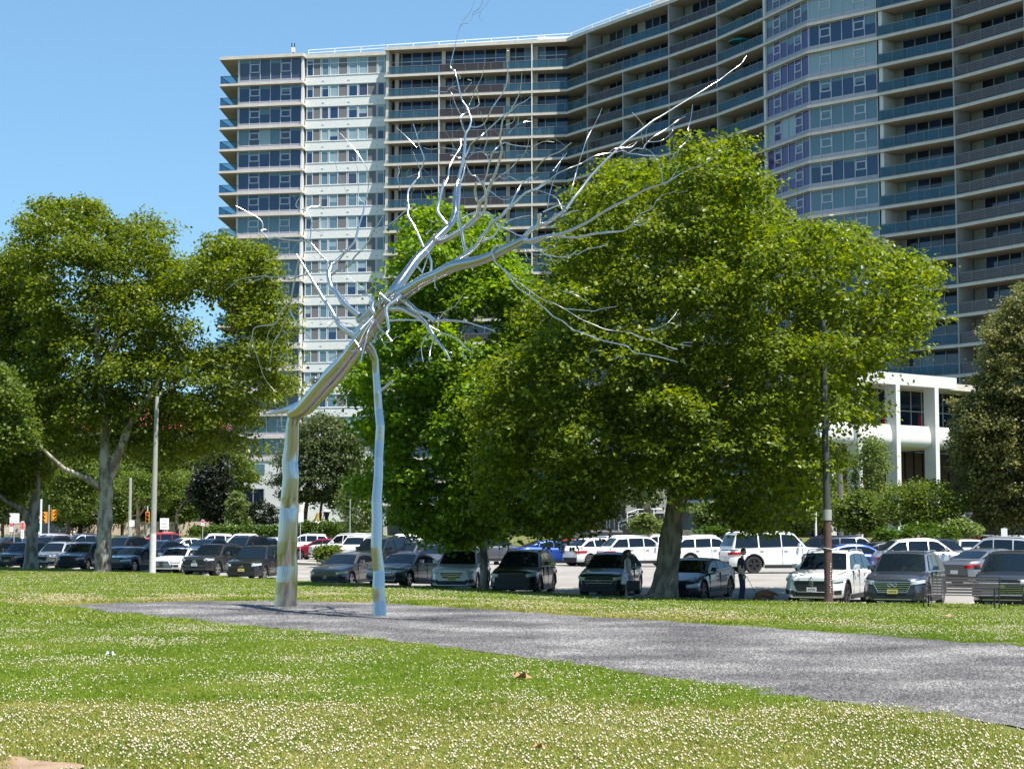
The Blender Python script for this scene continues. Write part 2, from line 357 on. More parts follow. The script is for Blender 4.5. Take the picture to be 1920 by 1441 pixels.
# ================================================================ APARTMENT TOWER
FH = 2.85
NF = 20
def zk(k): return 62.35 if k == 0 else 58.88 - FH * (k - 1)
TH = .15
A0, A1 = (-37.88, 225.87), (-26.83, 223.86)
W0, W1 = (-26.5, 224.75), (-15.9, 222.95)
B0 = (-16.2, 221.2); C0 = (6.8, 217.1)
CV = [C0, (9.1, 213.55), (13.1, 207.9), (18.02, 201.4), (22.73, 194.2), (26.65, 186.35)]
D0, D1, D2 = (26.65, 186.35), (30.15, 178.6), (36.3, 173.35)
EV = [D2, (42.25, 167.45), (47.05, 160.2), (51.2, 151.8), (54.2, 143.0)]
tower = empty('apartment_building', (0, 222, .9), label='tall curved concrete apartment tower with rows of glass railed balconies', cat='building')
T0 = Vector((0, 222, .9))
def tpart(name, mb, mats, parent=None, **kw):
    o = mb.build(name, mats, None, **kw); o.parent = parent or tower
    o.matrix_parent_inverse = Matrix.Translation(-T0) if parent is None else Matrix.Identity(4)
    return o
def frame_of(P, Q):
    P = np.array(P); Q = np.array(Q); L = np.linalg.norm(Q - P); t = (Q - P) / L; n = np.array([t[1], -t[0]]); return P, t, n, L
def offset_line(pts, d):      # moves a plan polyline inwards by d
    P = [np.array(p, float) for p in pts]; out = []
    for i in range(len(P)):
        ns = []
        if i > 0: t = (P[i] - P[i - 1]); t /= np.linalg.norm(t); ns.append(np.array([-t[1], t[0]]))
        if i < len(P) - 1: t = (P[i + 1] - P[i]); t /= np.linalg.norm(t); ns.append(np.array([-t[1], t[0]]))
        n = sum(ns); n /= np.linalg.norm(n); out.append(P[i] + n * d / max(.4, np.dot(n, ns[0])))
    return out
edge_main = [B0] + CV + [D1] + EV
inner_main = offset_line(edge_main, 5.5)
def ribbon(mb, outer, inner, z0, z1, mside=0, msoff=1):
    for i in range(len(outer) - 1):
        a, b, c, d = outer[i], outer[i + 1], inner[i + 1], inner[i]
        vs = [(*a, z0), (*b, z0), (*c, z0), (*d, z0), (*a, z1), (*b, z1), (*c, z1), (*d, z1)]
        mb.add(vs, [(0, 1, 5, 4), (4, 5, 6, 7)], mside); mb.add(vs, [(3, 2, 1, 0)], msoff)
        if i == 0: mb.add(vs, [(3, 0, 4, 7)], mside)
        if i == len(outer) - 2: mb.add(vs, [(1, 2, 6, 5)], mside)
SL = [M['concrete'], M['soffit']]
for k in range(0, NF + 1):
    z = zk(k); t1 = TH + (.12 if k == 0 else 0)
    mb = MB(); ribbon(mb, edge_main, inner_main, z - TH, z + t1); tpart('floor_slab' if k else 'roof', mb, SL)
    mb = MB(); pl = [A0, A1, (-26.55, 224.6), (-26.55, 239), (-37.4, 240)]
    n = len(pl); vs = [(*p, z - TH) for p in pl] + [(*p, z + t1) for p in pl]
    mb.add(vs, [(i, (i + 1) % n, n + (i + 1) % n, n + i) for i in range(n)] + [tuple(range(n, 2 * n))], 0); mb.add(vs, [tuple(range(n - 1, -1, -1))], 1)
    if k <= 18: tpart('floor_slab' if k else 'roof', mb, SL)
# solid body behind the glazing, so nothing shows through
mb = MB(); core_o = offset_line(edge_main, 3.4); core_i = offset_line(edge_main, 13)
for i in range(len(core_o) - 1): mb.prism([tuple(core_o[i]), tuple(core_o[i + 1]), tuple(core_i[i + 1]), tuple(core_i[i])], .9, zk(0) - TH - .01)
mb.prism([(-35.05, 227.6), (-26.6, 226.1), (-16.0, 224.4), (-16.0, 238.6), (-35.05, 238.6)], 11, zk(0) - TH - .01)
tpart('wall', mb, M['concrete_grey'])
# end wall of the projecting wing: throws the long shadow on the white brick
P, t, n, L = frame_of(B0, C0)
mb = MB(); mb.fbox(P, t, n, .12, .5, -7, -.35, .9, zk(0) - TH - .01); tpart('end_wall', mb, M['concrete'])

PANES = dict(A=['glass_blue'] * 7 + ['glass_slate', 'glass_teal', 'glass_pale'], D1=['glass_violet'] * 7 + ['glass_slate'] * 3, D2=['glass_blue', 'glass_blue', 'glass_teal', 'glass_teal', 'glass_pale', 'glass_slate'])
pane_count = [0]
def curtain(P, t, n, a0, a1, zb, zt, npan, rowmat, extra_stuff=None, inset=.4, open_at=(1, 4), parts=True):
    """one storey of curtain wall: spandrel, mullions, opening lights as one window; every pane its own sub-part"""
    w = (a1 - a0) / npan; sp = .42; fr = MB(); b1 = -inset
    fr.fbox(P, t, n, a0, a1, b1 - .1, b1 - .03, zb, zb + sp, 1)
    fr.fbox(P, t, n, a0, a1, b1 - .12, b1, zb + sp, zb + sp + .06, 0); fr.fbox(P, t, n, a0, a1, b1 - .12, b1, zt - .06, zt, 0)
    for i in range(npan + 1): fr.fbox(P, t, n, a0 + i * w - .04, a0 + i * w + .04, b1 - .13, b1 + .02, zb, zt - .002, 0)
    H = zt - zb - sp
    for i in open_at:
        x0 = a0 + i * w + .05; x1 = x0 + w - .1; z0 = zb + sp + H * .36; z1 = zb + sp + H * .78
        for (u0, u1, v0, v1) in ((x0, x1, z0, z0 + .11), (x0, x1, z1 - .11, z1), (x0, x0 + .11, z0 + .112, z1 - .112), (x1 - .11, x1, z0 + .112, z1 - .112)):
            fr.fbox(P, t, n, u0, u1, b1 - .06, b1 + .01, v0, v1, 0)
    win = tpart('window', fr, [M['alu'], M['spandrel']])
    for i in range(npan):
        x0 = a0 + i * w + .042; x1 = a0 + (i + 1) * w - .042; z0 = zb + sp + .062; z1 = zt - .062
        mname = rowmat if not isinstance(rowmat, list) else rowmat[i % len(rowmat)]
        bl = random.random()
        pb = MB(); Q = lambda a, b, z: (P[0] + t[0] * a + n[0] * b, P[1] + t[1] * a + n[1] * b, z)
        tilt = rng.normal(0, .004)
        if bl < .35 and not mname.endswith('pale'):      # blind drawn part of the way behind the glass
            zm = z1 - (z1 - z0) * rng.choice([.15, .2, .45])
            pb.quad(Q(x0, b1 - .06, z0), Q(x1, b1 - .06, z0), Q(x1, b1 - .06 + tilt, zm), Q(x0, b1 - .06 + tilt, zm), 0)
            pb.quad(Q(x0, b1 - .06 + tilt, zm), Q(x1, b1 - .06 + tilt, zm), Q(x1, b1 - .06, z1), Q(x0, b1 - .06, z1), 1)
        else: pb.quad(Q(x0, b1 - .06, z0), Q(x1, b1 - .06, z0), Q(x1, b1 - .06 + tilt, z1), Q(x0, b1 - .06 + tilt, z1), 0)
        o = pb.build('pane', [M[mname], M['glass_teal']]); o.parent = win; pane_count[0] += 1
P, t, n, L = frame_of(A0, A1)
RA = ['glass_slate', 'glass_blue', 'glass_blue', ['glass_teal', 'glass_slate', 'glass_pale', 'glass_teal', 'glass_slate', 'glass_blue'], 'glass_blue', 'glass_blue', 'glass_blue', 'glass_teal', 'glass_teal', 'glass_teal', 'glass_blue', 'glass_blue', 'glass_slate', 'glass_blue', 'glass_blue', 'glass_slate', 'glass_teal', 'glass_teal']
for k in range(1, 19):
    curtain(P, t, n, 2.55, 10.9, zk(k) + TH + .002, zk(k - 1) - TH - .002, 6, RA[k - 1], inset=.55)
mb = MB(); mb.fbox(P, t, n, 10.92, 11.15, -1.2, -.35, 9.5, zk(0) - TH - .01); mb.fbox(P, t, n, 2.3, 2.5, -12, -.62, 11, zk(0) - TH - .01); tpart('corner_column', mb, M['white_concrete'])
# side balconies at the far end
for k in range(1, 19):
    z = zk(k) + TH; mb = MB(); zt = z + 1.05
    mb.fbox(P, t, n, .12, 2.5, -.2, -.14, zt - .06, zt); mb.fbox(P, t, n, .12, 2.5, -.2, -.15, z + .05, z + .09)
    mb.fbox(P, t, n, .1, .17, -12.2, -.201, zt - .06, zt)
    for a, b in ((.12, -.2), (2.4, -.2), (.12, -3), (.12, -6), (.12, -9)): mb.fbox(P, t, n, a, a + .06, b, b + .06, z, zt - .062)
    r = tpart('balcony_railing', mb, M['dark_metal'])
    g = MB(); g.fbox(P, t, n, .2, 2.38, -.18, -.165, z + .1, zt - .07); g.fbox(P, t, n, .13, .145, -11.8, -.3, z + .1, zt - .07)
    o = g.build('railing_panel', M['clear_glass']); o.parent = r
# recessed white brick bay with strip windows
M['brick_white'] = nodes_of('white_glazed_brick')[0]
nt = M['brick_white'].node_tree; bb = nt.nodes['Principled BSDF']; br = N(nt, 'ShaderNodeTexBrick'); tc = N(nt, 'ShaderNodeNewGeometry'); mp = N(nt, 'ShaderNodeMapping'); mp.inputs['Rotation'].default_value = (R_(90), 0, 0)
br.inputs['Color1'].default_value = (.80, .79, .755, 1); br.inputs['Color2'].default_value = (.70, .69, .655, 1); br.inputs['Mortar'].default_value = (.60, .585, .55, 1); br.inputs['Scale'].default_value = 2.2; br.inputs['Mortar Size'].default_value = .012
nt.links.new(tc.outputs['Position'], mp.inputs[0]); nt.links.new(mp.outputs[0], br.inputs['Vector']); nt.links.new(br.outputs['Color'], bb.inputs['Base Color']); bb.inputs['Roughness'].default_value = .55
P, t, n, L = frame_of(W0, W1)
US = 10.35 / 1480
units = [((130, 395), [130, 250, 395]), ((410, 550), [410, 550]), ((565, 905), [565, 730, 905]), ((920, 1095), [920, 1095]), ((1110, 1460), [1110, 1280, 1460]), ((1470, 1600), [1470, 1600])]
scr = {250, 730, 1280}
for k in range(1, 19):
    zt = zk(k - 1) - .28; zb = zk(k) + .90
    mb = MB(); mb.fbox(P, t, n, -.1, L, -.5, 0, zk(k) - .28, zb - .05); mb.fbox(P, t, n, -.1, L, -.5, .05, zb - .048, zb)
    o = tpart('spandrel', mb, M['brick_white'])
    v = MB()
    for a in (2.1, 5.5, 9.3): v.fbox(P, t, n, a, a + .28, .001, .03, zk(k) + .12, zk(k) + .24)
    o2 = v.build('air_vent', M['alu']); o2.parent = o
    if k == 1: m2 = MB(); m2.fbox(P, t, n, -.1, L, -.5, .25, zk(0) - .28, zk(0) + .2); tpart('roof', m2, M['concrete'])
    for (ua, ub), br_ in units:
        a0, a1 = (ua - 120) * US, (ub - 120) * US; f = MB(); b0, b1 = -.2, -.08
        f.fbox(P, t, n, a0, a1, b0, b1, zb + .002, zb + .07); f.fbox(P, t, n, a0, a1, b0, b1, zt - .07, zt - .002)
        for u in br_:
            a = (u - 120) * US; a = min(max(a, a0 + .035), a1 - .035); f.fbox(P, t, n, a - .035, a + .035, b0, b1 + .01, zb + .071, zt - .071)
        if k == 1: f.fbox(P, t, n, a0 + .072, a1 - .072, b0, b1, zt - .75, zt - .67)
        w_ = tpart('window', f, M['alu_white'])
        for u0, u1 in zip(br_[:-1], br_[1:]):
            x0 = (u0 - 120) * US + .06; x1 = (u1 - 120) * US - .06; g = MB(); Q = lambda a, b, z: (P[0] + t[0] * a + n[0] * b, P[1] + t[1] * a + n[1] * b, z)
            if u0 in scr: mats = [M['screen']]; g.quad(Q(x0, -.12, zb + .072), Q(x1, -.12, zb + .072), Q(x1, -.12, zt - .072), Q(x0, -.12, zt - .072))
            else:
                c = random.choice(['glass_blue', 'glass_teal', 'glass_blue', 'glass_pale', 'glass_slate', 'glass_teal']); mats = [M[c], M['glass_pale']]
                zm = zt - .072 - random.choice([0.03, .5, .3, 1.0]) * (1 if c != 'glass_pale' else .03)
                g.quad(Q(x0, -.14, zb + .072), Q(x1, -.14, zb + .072), Q(x1, -.14, zm), Q(x0, -.14, zm)); g.quad(Q(x0, -.14, zm), Q(x1, -.14, zm), Q(x1, -.14, zt - .072), Q(x0, -.14, zt - .072), 1)
            o = g.build('pane', mats); o.parent = w_; pane_count[0] += 1
mb = MB(); mb.fbox(P, t, n, -.1, L, -1.2, -.25, zk(18) - .3, zk(0) - .3); tpart('wall', mb, M['concrete_grey'])
mb = MB(); mb.fbox(P, t, n, -.1, L, -1.2, -.02, .9, zk(18) - .3); tpart('wall', mb, M['brick_white'])
# lower storeys at the far corner
mb = MB(); Pa, ta, na, La = frame_of((-36.1, 225.6), (-26.6, 223.95)); mb.fbox(Pa, ta, na, 0, La, -9, 0, .9, zk(18) - TH - .01); tpart('wall', mb, M['white_concrete'])
f = MB(); f.fbox(Pa, ta, na, .7, 4.9, .002, .06, 4.55, 6.75, 1)
for a in (.7, 2.05, 3.4, 4.82): f.fbox(Pa, ta, na, a, a + .08, .061, .1, 4.55, 6.75)
f.fbox(Pa, ta, na, .7, 4.9, .061, .1, 4.45, 4.549); f.fbox(Pa, ta, na, .7, 4.9, .061, .1, 6.751, 6.85)
tpart('window', f, [M['alu'], M['glass_dark']])
f = MB(); f.fbox(Pa, ta, na, .9, 4.9, .002, .06, 8.6, 9.9, 0); tpart('window', f, M['glass_teal'])

# balcony bays
bays = []
P, t, n, L = frame_of(B0, C0)
for a0, a1, rail in ((.5, 7.1, 'glass'), (7.1, 15.4, 'screen'), (15.4, 18.95, 'glass'), (18.95, L - .2, 'glass')): bays.append((P, t, n, L, a0, a1, rail, 'B'))
for i, rail in zip(range(5), ('glass', 'screen', 'glass', 'screen', 'glass')):
    P, t, n, L = frame_of(CV[i], CV[i + 1]); bays.append((P, t, n, L, 0, L, rail, 'C'))
for i, rail in zip(range(4), ('glass', 'screen', 'glass', 'screen')):
    P, t, n, L = frame_of(EV[i], EV[i + 1]); bays.append((P, t, n, L, 0, L, rail, 'E'))
gl = ['glass_dark', 'glass_blue', 'glass_blue', 'glass_slate', 'glass_teal', 'glass_dark']
for (P, t, n, L, a0, a1, rail, sec) in bays:
    dep = 1.95 if sec == 'B' else 2.5
    for k in range(1, NF + 1):
        if sec == 'E' and k < 3: continue
        z0 = zk(k) + TH + .002; z1 = zk(k - 1) - TH - .002
        # glazed doors and windows at the back of the balcony
        f = MB(); npn = max(2, round((a1 - a0) / 1.35)); w = (a1 - a0) / npn
        solid = 1 if sec != 'B' else 0
        for i in range(npn):
            x0 = a0 + i * w; mi = 1 + random.randrange(len(gl))
            Q = lambda a, b, z: (P[0] + t[0] * a + n[0] * b, P[1] + t[1] * a + n[1] * b, z)
            if i < solid: f.quad(Q(x0, -dep - .02, z0), Q(x0 + w, -dep - .02, z0), Q(x0 + w, -dep - .02, z1), Q(x0, -dep - .02, z1), 1 + len(gl)); continue
            f.quad(Q(x0, -dep - .05, z0), Q(x0 + w, -dep - .05, z0), Q(x0 + w, -dep - .05, z1), Q(x0, -dep - .05, z1), mi)
            f.fbox(P, t, n, x0 - .035, x0 + .035, -dep - .1, -dep + .02, z0, z1)
        f.fbox(P, t, n, a0, a1, -dep - .09, -dep + .01, z0, z0 + .08)
        if k == 1: f.fbox(P, t, n, a0, a1, -dep - .09, -dep + .01, z0 + 2.0, z0 + 2.1)
        tpart('balcony_window', f, [M['alu']] + [M[g] for g in gl] + [M['concrete_grey']])
        # railing
        f = MB(); ins = .12; zt = zk(k) + TH + 1.07; npp = max(2, round((a1 - a0) / 1.75)); w = (a1 - a0 - .06) / npp
        f.fbox(P, t, n, a0 + .02, a1 - .02, -ins - .06, -ins, zt - .07, zt); f.fbox(P, t, n, a0 + .02, a1 - .02, -ins - .05, -ins, z0 + .06, z0 + .11)
        for i in range(npp + 1): f.fbox(P, t, n, a0 + .02 + i * w, a0 + .065 + i * w, -ins - .055, -ins + .005, z0, zt - .071)
        if rail == 'screen' and sec == 'E':
            for zz in np.linspace(z0 + .25, zt - .2, 5): f.fbox(P, t, n, a0 + .03, a1 - .03, -ins - .05, -ins - .01, zz, zz + .035)
        r = tpart('balcony_railing', f, M['rail_metal'])
        g = MB()
        for i in range(npp): g.fbox(P, t, n, a0 + .07 + i * w, a0 + .015 + (i + 1) * w, -ins - .035, -ins - .02, z0 + .12, zt - .08)
        o = g.build('railing_panel', M['rail_glass' if rail == 'glass' else 'rail_screen']); o.parent = r
        # dividing walls and columns
        if sec == 'B' and a0 in (7.1, 18.95) and (k > 1 or a0 > 10):
            f = MB(); f.fbox(P, t, n, a0 - .06, a0 + .06, -dep, -.02, z0, z1); tpart('partition_wall', f, M['white_concrete'])
        if sec == 'B':
            f = MB(); f.fbox(P, t, n, a0 + (.02 if a0 > 1 else .52), a0 + .5 + (.5 if a0 < 1 else 0), -dep - .02, -dep + .4, z0, z1); tpart('column', f, M['concrete'])
        if sec in 'CE':
            skip = (sec == 'C' and P[0] < 7) or (sec == 'C' and 13 < P[0] < 13.5 and k < 3) or (sec == 'E' and P[0] < 37)
            if not skip:
                f = MB(); f.fbox(P, t, n, .01, .17, -dep + .3, -.03, z0, z1); tpart('partition_wall', f, M['concrete_grey'])
            if sec == 'E' and P[0] < 37:
                f = MB(); f.fbox(P, t, n, .02, .45, -dep, -.25, z0, z1); tpart('column', f, M['white_concrete'])
# glazed corner between the two balcony wings
P, t, n, L = frame_of(D0, D1)
for k in range(2, NF + 1):
    rm = 'glass_slate' if k in (2, 3) else ['glass_violet'] * 6
    if k == 7: rm = ['glass_pale', 'glass_violet', 'glass_pale', 'glass_pale', 'glass_violet', 'glass_violet']
    curtain(P, t, n, .5, L - .05, zk(k) + TH + .002, zk(k - 1) - TH - .002, 6, rm, inset=.35)
mb = MB(); mb.fbox(P, t, n, .03, .42, -1.6, -.22, .9, zk(0) - TH - .01); tpart('corner_column', mb, M['white_concrete'])
P, t, n, L = frame_of(D1, D2)
RD = ['glass_blue', 'glass_blue', 'glass_blue', 'glass_pale', 'glass_blue', 'glass_pale', 'glass_blue', 'glass_teal', 'glass_teal', 'glass_blue', 'glass_teal', 'glass_teal']
for k in range(2, NF + 1): curtain(P, t, n, .05, L - .25, zk(k) + TH + .002, zk(k - 1) - TH - .002, 6, RD[k % len(RD)], inset=.35)
# roof railing, masts and plant room
zr = zk(0) + TH + .12
rl = MB(); pl = [(-26.4, 225.6)] + [tuple(p) for p in offset_line([(-16.2, 222.3)] + CV, .8)]
pts = []
for a, b in zip(pl[:-1], pl[1:]):
    a = np.array(a); b = np.array(b); m = max(1, int(np.linalg.norm(b - a) / 3.2)); pts += [a + (b - a) * i / m for i in range(m)]
pts.append(np.array(pl[-1]))
for zz in (.42, .8): rl.tube([(*p, zr + zz) for p in pts], .045, 6)
for p in pts: rl.tube([(*p, zr - .05), (p[0] + .12, p[1] - .1, zr + .82)], .06, 6)
tpart('roof_railing', rl, M['white_paint'])
ms = MB(); a = at(550, 100, 228); ms.tube([(a[0], 228, zr - .3), (a[0], 228, zr + 1.2)], .09, 6)
tpart('antenna_mast', ms, M['dark_metal'])
ms = MB(); ms.box(a[0] - .24, a[0] + .24, 227.8, 228.2, zr + 1.2, zr + 1.8); tpart('antenna_box', ms, M['concrete'])
ms = MB()
for dx in (-.2, .16): ms.tube([(a[0] + dx, 228, zr + 1.79), (a[0] + dx, 228, zr + 2.4)], .07, 6)
tpart('antenna', ms, M['dark_metal'])
mb = MB(); mb.box(3.2, 7.0, 220, 223, zr, zr + 1.0); tpart('plant_box', mb, M['white_concrete'])
mb = MB(); q = offset_line(CV, 5); mb.prism([tuple(q[2] + (0, 0)), tuple(q[4]), tuple(q[4] + np.array([6, 5])), tuple(q[2] + np.array([6, 5]))], zr, zr + 3.1)
tpart('plant_room', mb, M['white_concrete'])
mb = MB(); c = q[2] * .55 + q[3] * .45
for dx, dy in ((-.4, -.4), (.4, -.4), (.4, .4), (-.4, .4)): mb.tube([(c[0] + dx, c[1] + dy, zr + 3), (c[0] + dx * .6, c[1] + dy * .6, zr + 9)], .07, 5)
for i in range(6):
    s = 1 - .4 * i / 6; s2 = 1 - .4 * (i + 1) / 6; mb.tube([(c[0] - .4 * s, c[1] - .4 * s, zr + 3 + i), (c[0] + .4 * s2, c[1] - .4 * s2, zr + 4 + i)], .05, 5)
    mb.tube([(c[0] + .4 * s, c[1] - .4 * s, zr + 3 + i), (c[0] - .4 * s2, c[1] - .4 * s2, zr + 4 + i)], .05, 5)
tpart('lattice_mast', mb, M['dark_metal'])
# small mast with cross arms on the roof edge
mb = MB(); c = (CV[2][0] + .9, CV[2][1] + 1.2); mb.tube([(*c, zr), (*c, zr + 1.3)], .05, 5); mb.tube([(c[0] - .35, c[1], zr + 1.3), (c[0] + .35, c[1], zr + 1.1)], .05, 5); mb.tube([(c[0] - .3, c[1], zr + .8), (c[0] + .3, c[1], zr + .95)], .04, 5)
tpart('antenna', mb, M['alu'])

# parasol on a balcony, and furniture seen through railings
def parasol(name, loc, r, h, col, label, closed=False):
    o = empty(name, loc, label=label, cat='parasol'); m = pm('fabric_' + name + str(len(bpy.data.materials)), col, .8)
    mb = MB(); mb.tube([(0, 0, 0), (0, 0, h)], .035, 6, 0); mb.build('pole', M['alu'], o)
    mb = MB()
    if closed:
        mb.tube([(0, 0, h * .3), (0, 0, h * .42), (0, 0, h * .8), (0, 0, h * .97), (0, 0, h)], [.14, .17, .13, .06, .02], 8); mb.build('canopy', m, o, smooth=True)
    else:
        vs = [(0, 0, h)] + [(r * math.cos(a * math.pi / 4), r * math.sin(a * math.pi / 4), h - .45) for a in range(8)] + [(r * math.cos(a * math.pi / 4), r * math.sin(a * math.pi / 4), h - .6) for a in range(8)]
        mb.add(vs, [(0, 1 + i, 1 + (i + 1) % 8) for i in range(8)] + [(1 + i, 9 + i, 9 + (i + 1) % 8, 1 + (i + 1) % 8) for i in range(8)]); mb.build('canopy', m, o)
    return o
P, t, n, L = frame_of(CV[4], CV[5]); c = P + t * 3.2 - n * 1.1
parasol('balcony_parasol', (c[0], c[1], zk(3) + TH), 1.35, 2.3, (.02, .20, .22), 'open teal parasol standing on a high shaded balcony of the tower')

# potted plants and chairs left out on the balconies
pot_m = pm('terracotta', (.22, .10, .06), .8); ch_m = pm('garden_chair', (.42, .42, .42), .6); r3 = random.Random(12); first = {}
for i in range(56):
    (P, t, n, L, a0, a1, rail, sec) = r3.choice(bays); k = r3.randrange(2 if sec != 'E' else 4, 13); a = r3.uniform(a0 + .6, a1 - .6); b_ = r3.uniform(.6, 1.3); c = P + t * a - n * b_; kind = 'balcony_plant' if i % 2 else 'balcony_chair'; loc = (c[0], c[1], zk(k) + TH)
    if kind in first: o = copy_tree(first[kind]); o.location = loc; o.rotation_euler.z = r3.uniform(0, 6.28); s_ = r3.uniform(.8, 1.25); o.scale = (s_, s_, s_); continue
    if kind == 'balcony_plant':
        o = empty(kind, loc, label='small potted plant on a balcony of the apartment tower', cat='plant', group='plants on the tower balconies'); mb = MB(); mb.tube([(0, 0, 0), (0, 0, .35)], [.14, .2], 8); mb.build('pot', pot_m, o)
        q = rng.normal(0, .22, (60, 3)) * np.array([1, 1, 1.4]) + np.array([0, 0, .85]); mb = MB()
        for p in q: d_ = rng.normal(0, .1, (3, 3)); mb.add([p + d_[0], p + d_[1], p + d_[2]], [(0, 1, 2)])
        mb.build('foliage', M['hedge'], o)
    else:
        o = empty(kind, loc, label='pale garden chair on a balcony of the apartment tower', cat='chair', group='chairs on the tower balconies'); mb = MB(); mb.box(-.28, .28, -.28, .28, .40, .46); mb.build('seat', ch_m, o); mb = MB(); mb.box(-.28, .28, .24, .3, .461, .95); mb.build('backrest', ch_m, o)
        for sx in (-.25, .25):
            for sy in (-.25, .25): mb = MB(); mb.box(sx - .03, sx + .03, sy - .03, sy + .03, 0, .399); mb.build('leg', ch_m, o)
    first[kind] = o
# ================================================================ POLISHED STEEL TREE
ZO = dict(a=(420, 360, 4.5025), b=(640, 340, 4.238), c=(720, 0, 4.003), d=(1000, 90, 3.895), e=(460, 640, 2.669), f=(880, 400, 4.571))
st_base = np.array([-4.67, 36.7, 0.0])
steel_tree = empty('steel_tree_sculpture', st_base, label='polished stainless steel bare tree sculpture leaning on a second trunk over the gravel', cat='sculpture')
def spath(z, pts):
    x0, y0, s = ZO[z]; return [(x0 + p[0] / s, y0 + p[1] / s) for p in pts]
def member(name, z, pts, r, d, per=4, sides=12, wob=.0, parent=None, facet=0):
    """one steel member: picture trace, half widths and distances -> a welded tube in space"""
    pp = spath(z, [p[:2] for p in pts]); n = len(pp); s = ZO[z][2]
    rr = [p[2] for p in pts] if len(pts[0]) > 2 else list(np.linspace(r[0], r[1], n))
    if np.isscalar(d): d = (d, d)
    dd = list(d) if len(d) == n else list(np.interp(np.linspace(0, 1, n), np.linspace(0, 1, len(d)), d))
    P = [at_depth(*pp[i], dd[i]) for i in range(n)]; W = [rr[i] / s / FPX * dd[i] * (1 if sides > 12 else .88) for i in range(n)]
    if wob: P = [p + np.array([0, rng.normal(0, wob), 0]) for p in P]
    if facet:       # short straight welded sections with tight bends
        Q, V = [], []
        for i in range(n - 1):
            Q += [P[i] * .94 + P[i + 1] * .06, P[i] * .06 + P[i + 1] * .94]; V += [W[i] * .95 + W[i + 1] * .05, (W[i] * .08 + W[i + 1] * .92)]
        Q = [P[0]] + Q[1:-1] + [P[-1]]; V = [W[0]] + V[1:-1] + [W[-1]]
    else:
        Q = catmull(P, per) if n > 2 else P; V = list(np.interp(np.linspace(0, 1, len(Q)), np.linspace(0, 1, n), W))
        V = [v * (1 + (.012 if sides > 12 else .04) * rng.normal()) for v in V]
    mb = MB(); mb.tube([q - st_base for q in Q], V, sides); return mb.build(name, M['steel' if sides > 12 else 'steel_branch'], parent or steel_tree, smooth=True, angle=50)
D1_, D2_ = 36.7, 32.9
# the two trunks on the ground
member('trunk', 'e', [(200, 1330, 58), (204, 1262, 56), (207, 1200, 54), (213, 1120, 50), (208, 1060, 49), (211, 1000, 50), (217, 900, 48), (221, 830, 46), (222, 780, 45), (229, 680, 42), (224, 600, 42), (233, 520, 38), (237, 420, 34), (244, 372, 33), (262, 348, 36)], None, (36.7, 36.71, 36.7, 36.73, 36.71, 36.72, 36.74, 36.77, 36.75, 36.75, 36.79, 36.77, 36.75, 36.72, 36.7), sides=20, facet=1)
member('trunk', 'e', [(236, 362, 30), (300, 326, 44), (370, 250, 48), (440, 170, 49), (510, 92, 46), (560, 24, 42), (610, -50, 40), (655, -120, 36)], None, (36.7, 36.2, 35.5, 34.8, 34.2, 33.6, 33.3, 33.2), sides=20)
member('bark_tongue', 'e', [(320, 308, 34), (250, 330, 24), (190, 346, 17), (140, 357, 9), (88, 367, 1.5)], None, (36.3, 36.7, 36.9, 37.0, 37.1))
member('knot', 'e', [(352, 215, 20), (336, 186, 15), (352, 178, 7)], None, (35.5, 35.3, 35.2))
member('twig', 'e', [(182, 362, 4), (181, 400, 4), (184, 445, 3)], None, (36.9,), sides=8)
member('support_trunk', 'e', [(672, 1378, 34), (671, 1300, 34), (667, 1230, 32), (669, 1150, 29), (655, 1030, 28), (660, 900, 28), (657, 800, 26), (666, 680, 24), (668, 580, 22), (672, 500, 23), (676, 420, 22), (667, 340, 21), (662, 260, 20), (654, 160, 18), (650, 90, 18), (632, 44, 21), (606, 12, 25), (585, -14, 24)], None, (32.9, 33.0, 33.0, 33.1, 33.1, 33.2, 33.25, 33.35, 33.4, 33.5, 33.5, 33.6, 33.6, 33.65, 33.65, 33.6, 33.5, 33.4), sides=18, facet=1)
member('knot', 'e', [(683, 242, 9), (706, 224, 9), (738, 198, 7)], None, (32.9, 32.8, 32.7))
# main limbs
member('limb', 'b', [(170, 1220, 78), (250, 1120, 70), (330, 1010, 62), (400, 915, 56), (430, 860, 46), (520, 730, 41), (600, 620, 38), (680, 540, 35), (740, 470, 32), (820, 390, 30), (880, 320, 25), (905, 240, 22), (905, 150, 20), (915, 50, 18), (930, -5, 16)], None, (33.6, 33.2, 32.9, 32.7, 32.6, 32.8, 33, 33.2, 33.4, 33.6, 33.8, 34, 34.1, 34.2, 34.3), sides=18)
member('limb', 'c', [(559, 1361, 15), (570, 1300, 13), (595, 1200, 12), (608, 1090, 11), (612, 1010, 10), (640, 960, 9), (655, 900, 8.4), (640, 850, 8), (620, 800, 7), (590, 760, 6.3), (570, 690, 6), (550, 600, 5.5), (540, 560, 5), (528, 524, 5)], None, (34.3, 34.5, 34.8, 35))
member('twig', 'c', [(535, 528, 5), (505, 514, 5), (500, 480, 3.8), (520, 400, 3.4), (540, 310, 3.2), (560, 240, 3), (580, 180, 3), (600, 150, 2.7), (640, 100, 2.5), (670, 40, 2.3), (685, -20, 2.2), (702, -90, 1.6)], None, (35, 35.2, 35.4), sides=8)
member('limb', 'b', [(400, 960, 50), (470, 905, 56), (560, 850, 52), (650, 790, 48), (740, 750, 45), (820, 712, 46), (900, 672, 48), (1000, 650, 45), (1100, 628, 42), (1200, 590, 38), (1300, 540, 35), (1400, 492, 32), (1470, 452, 28)], None, (32.7, 32.4, 32.1, 31.8, 31.5, 31.2, 31, 30.8, 30.6, 30.4, 30.2, 30, 29.9), sides=18)
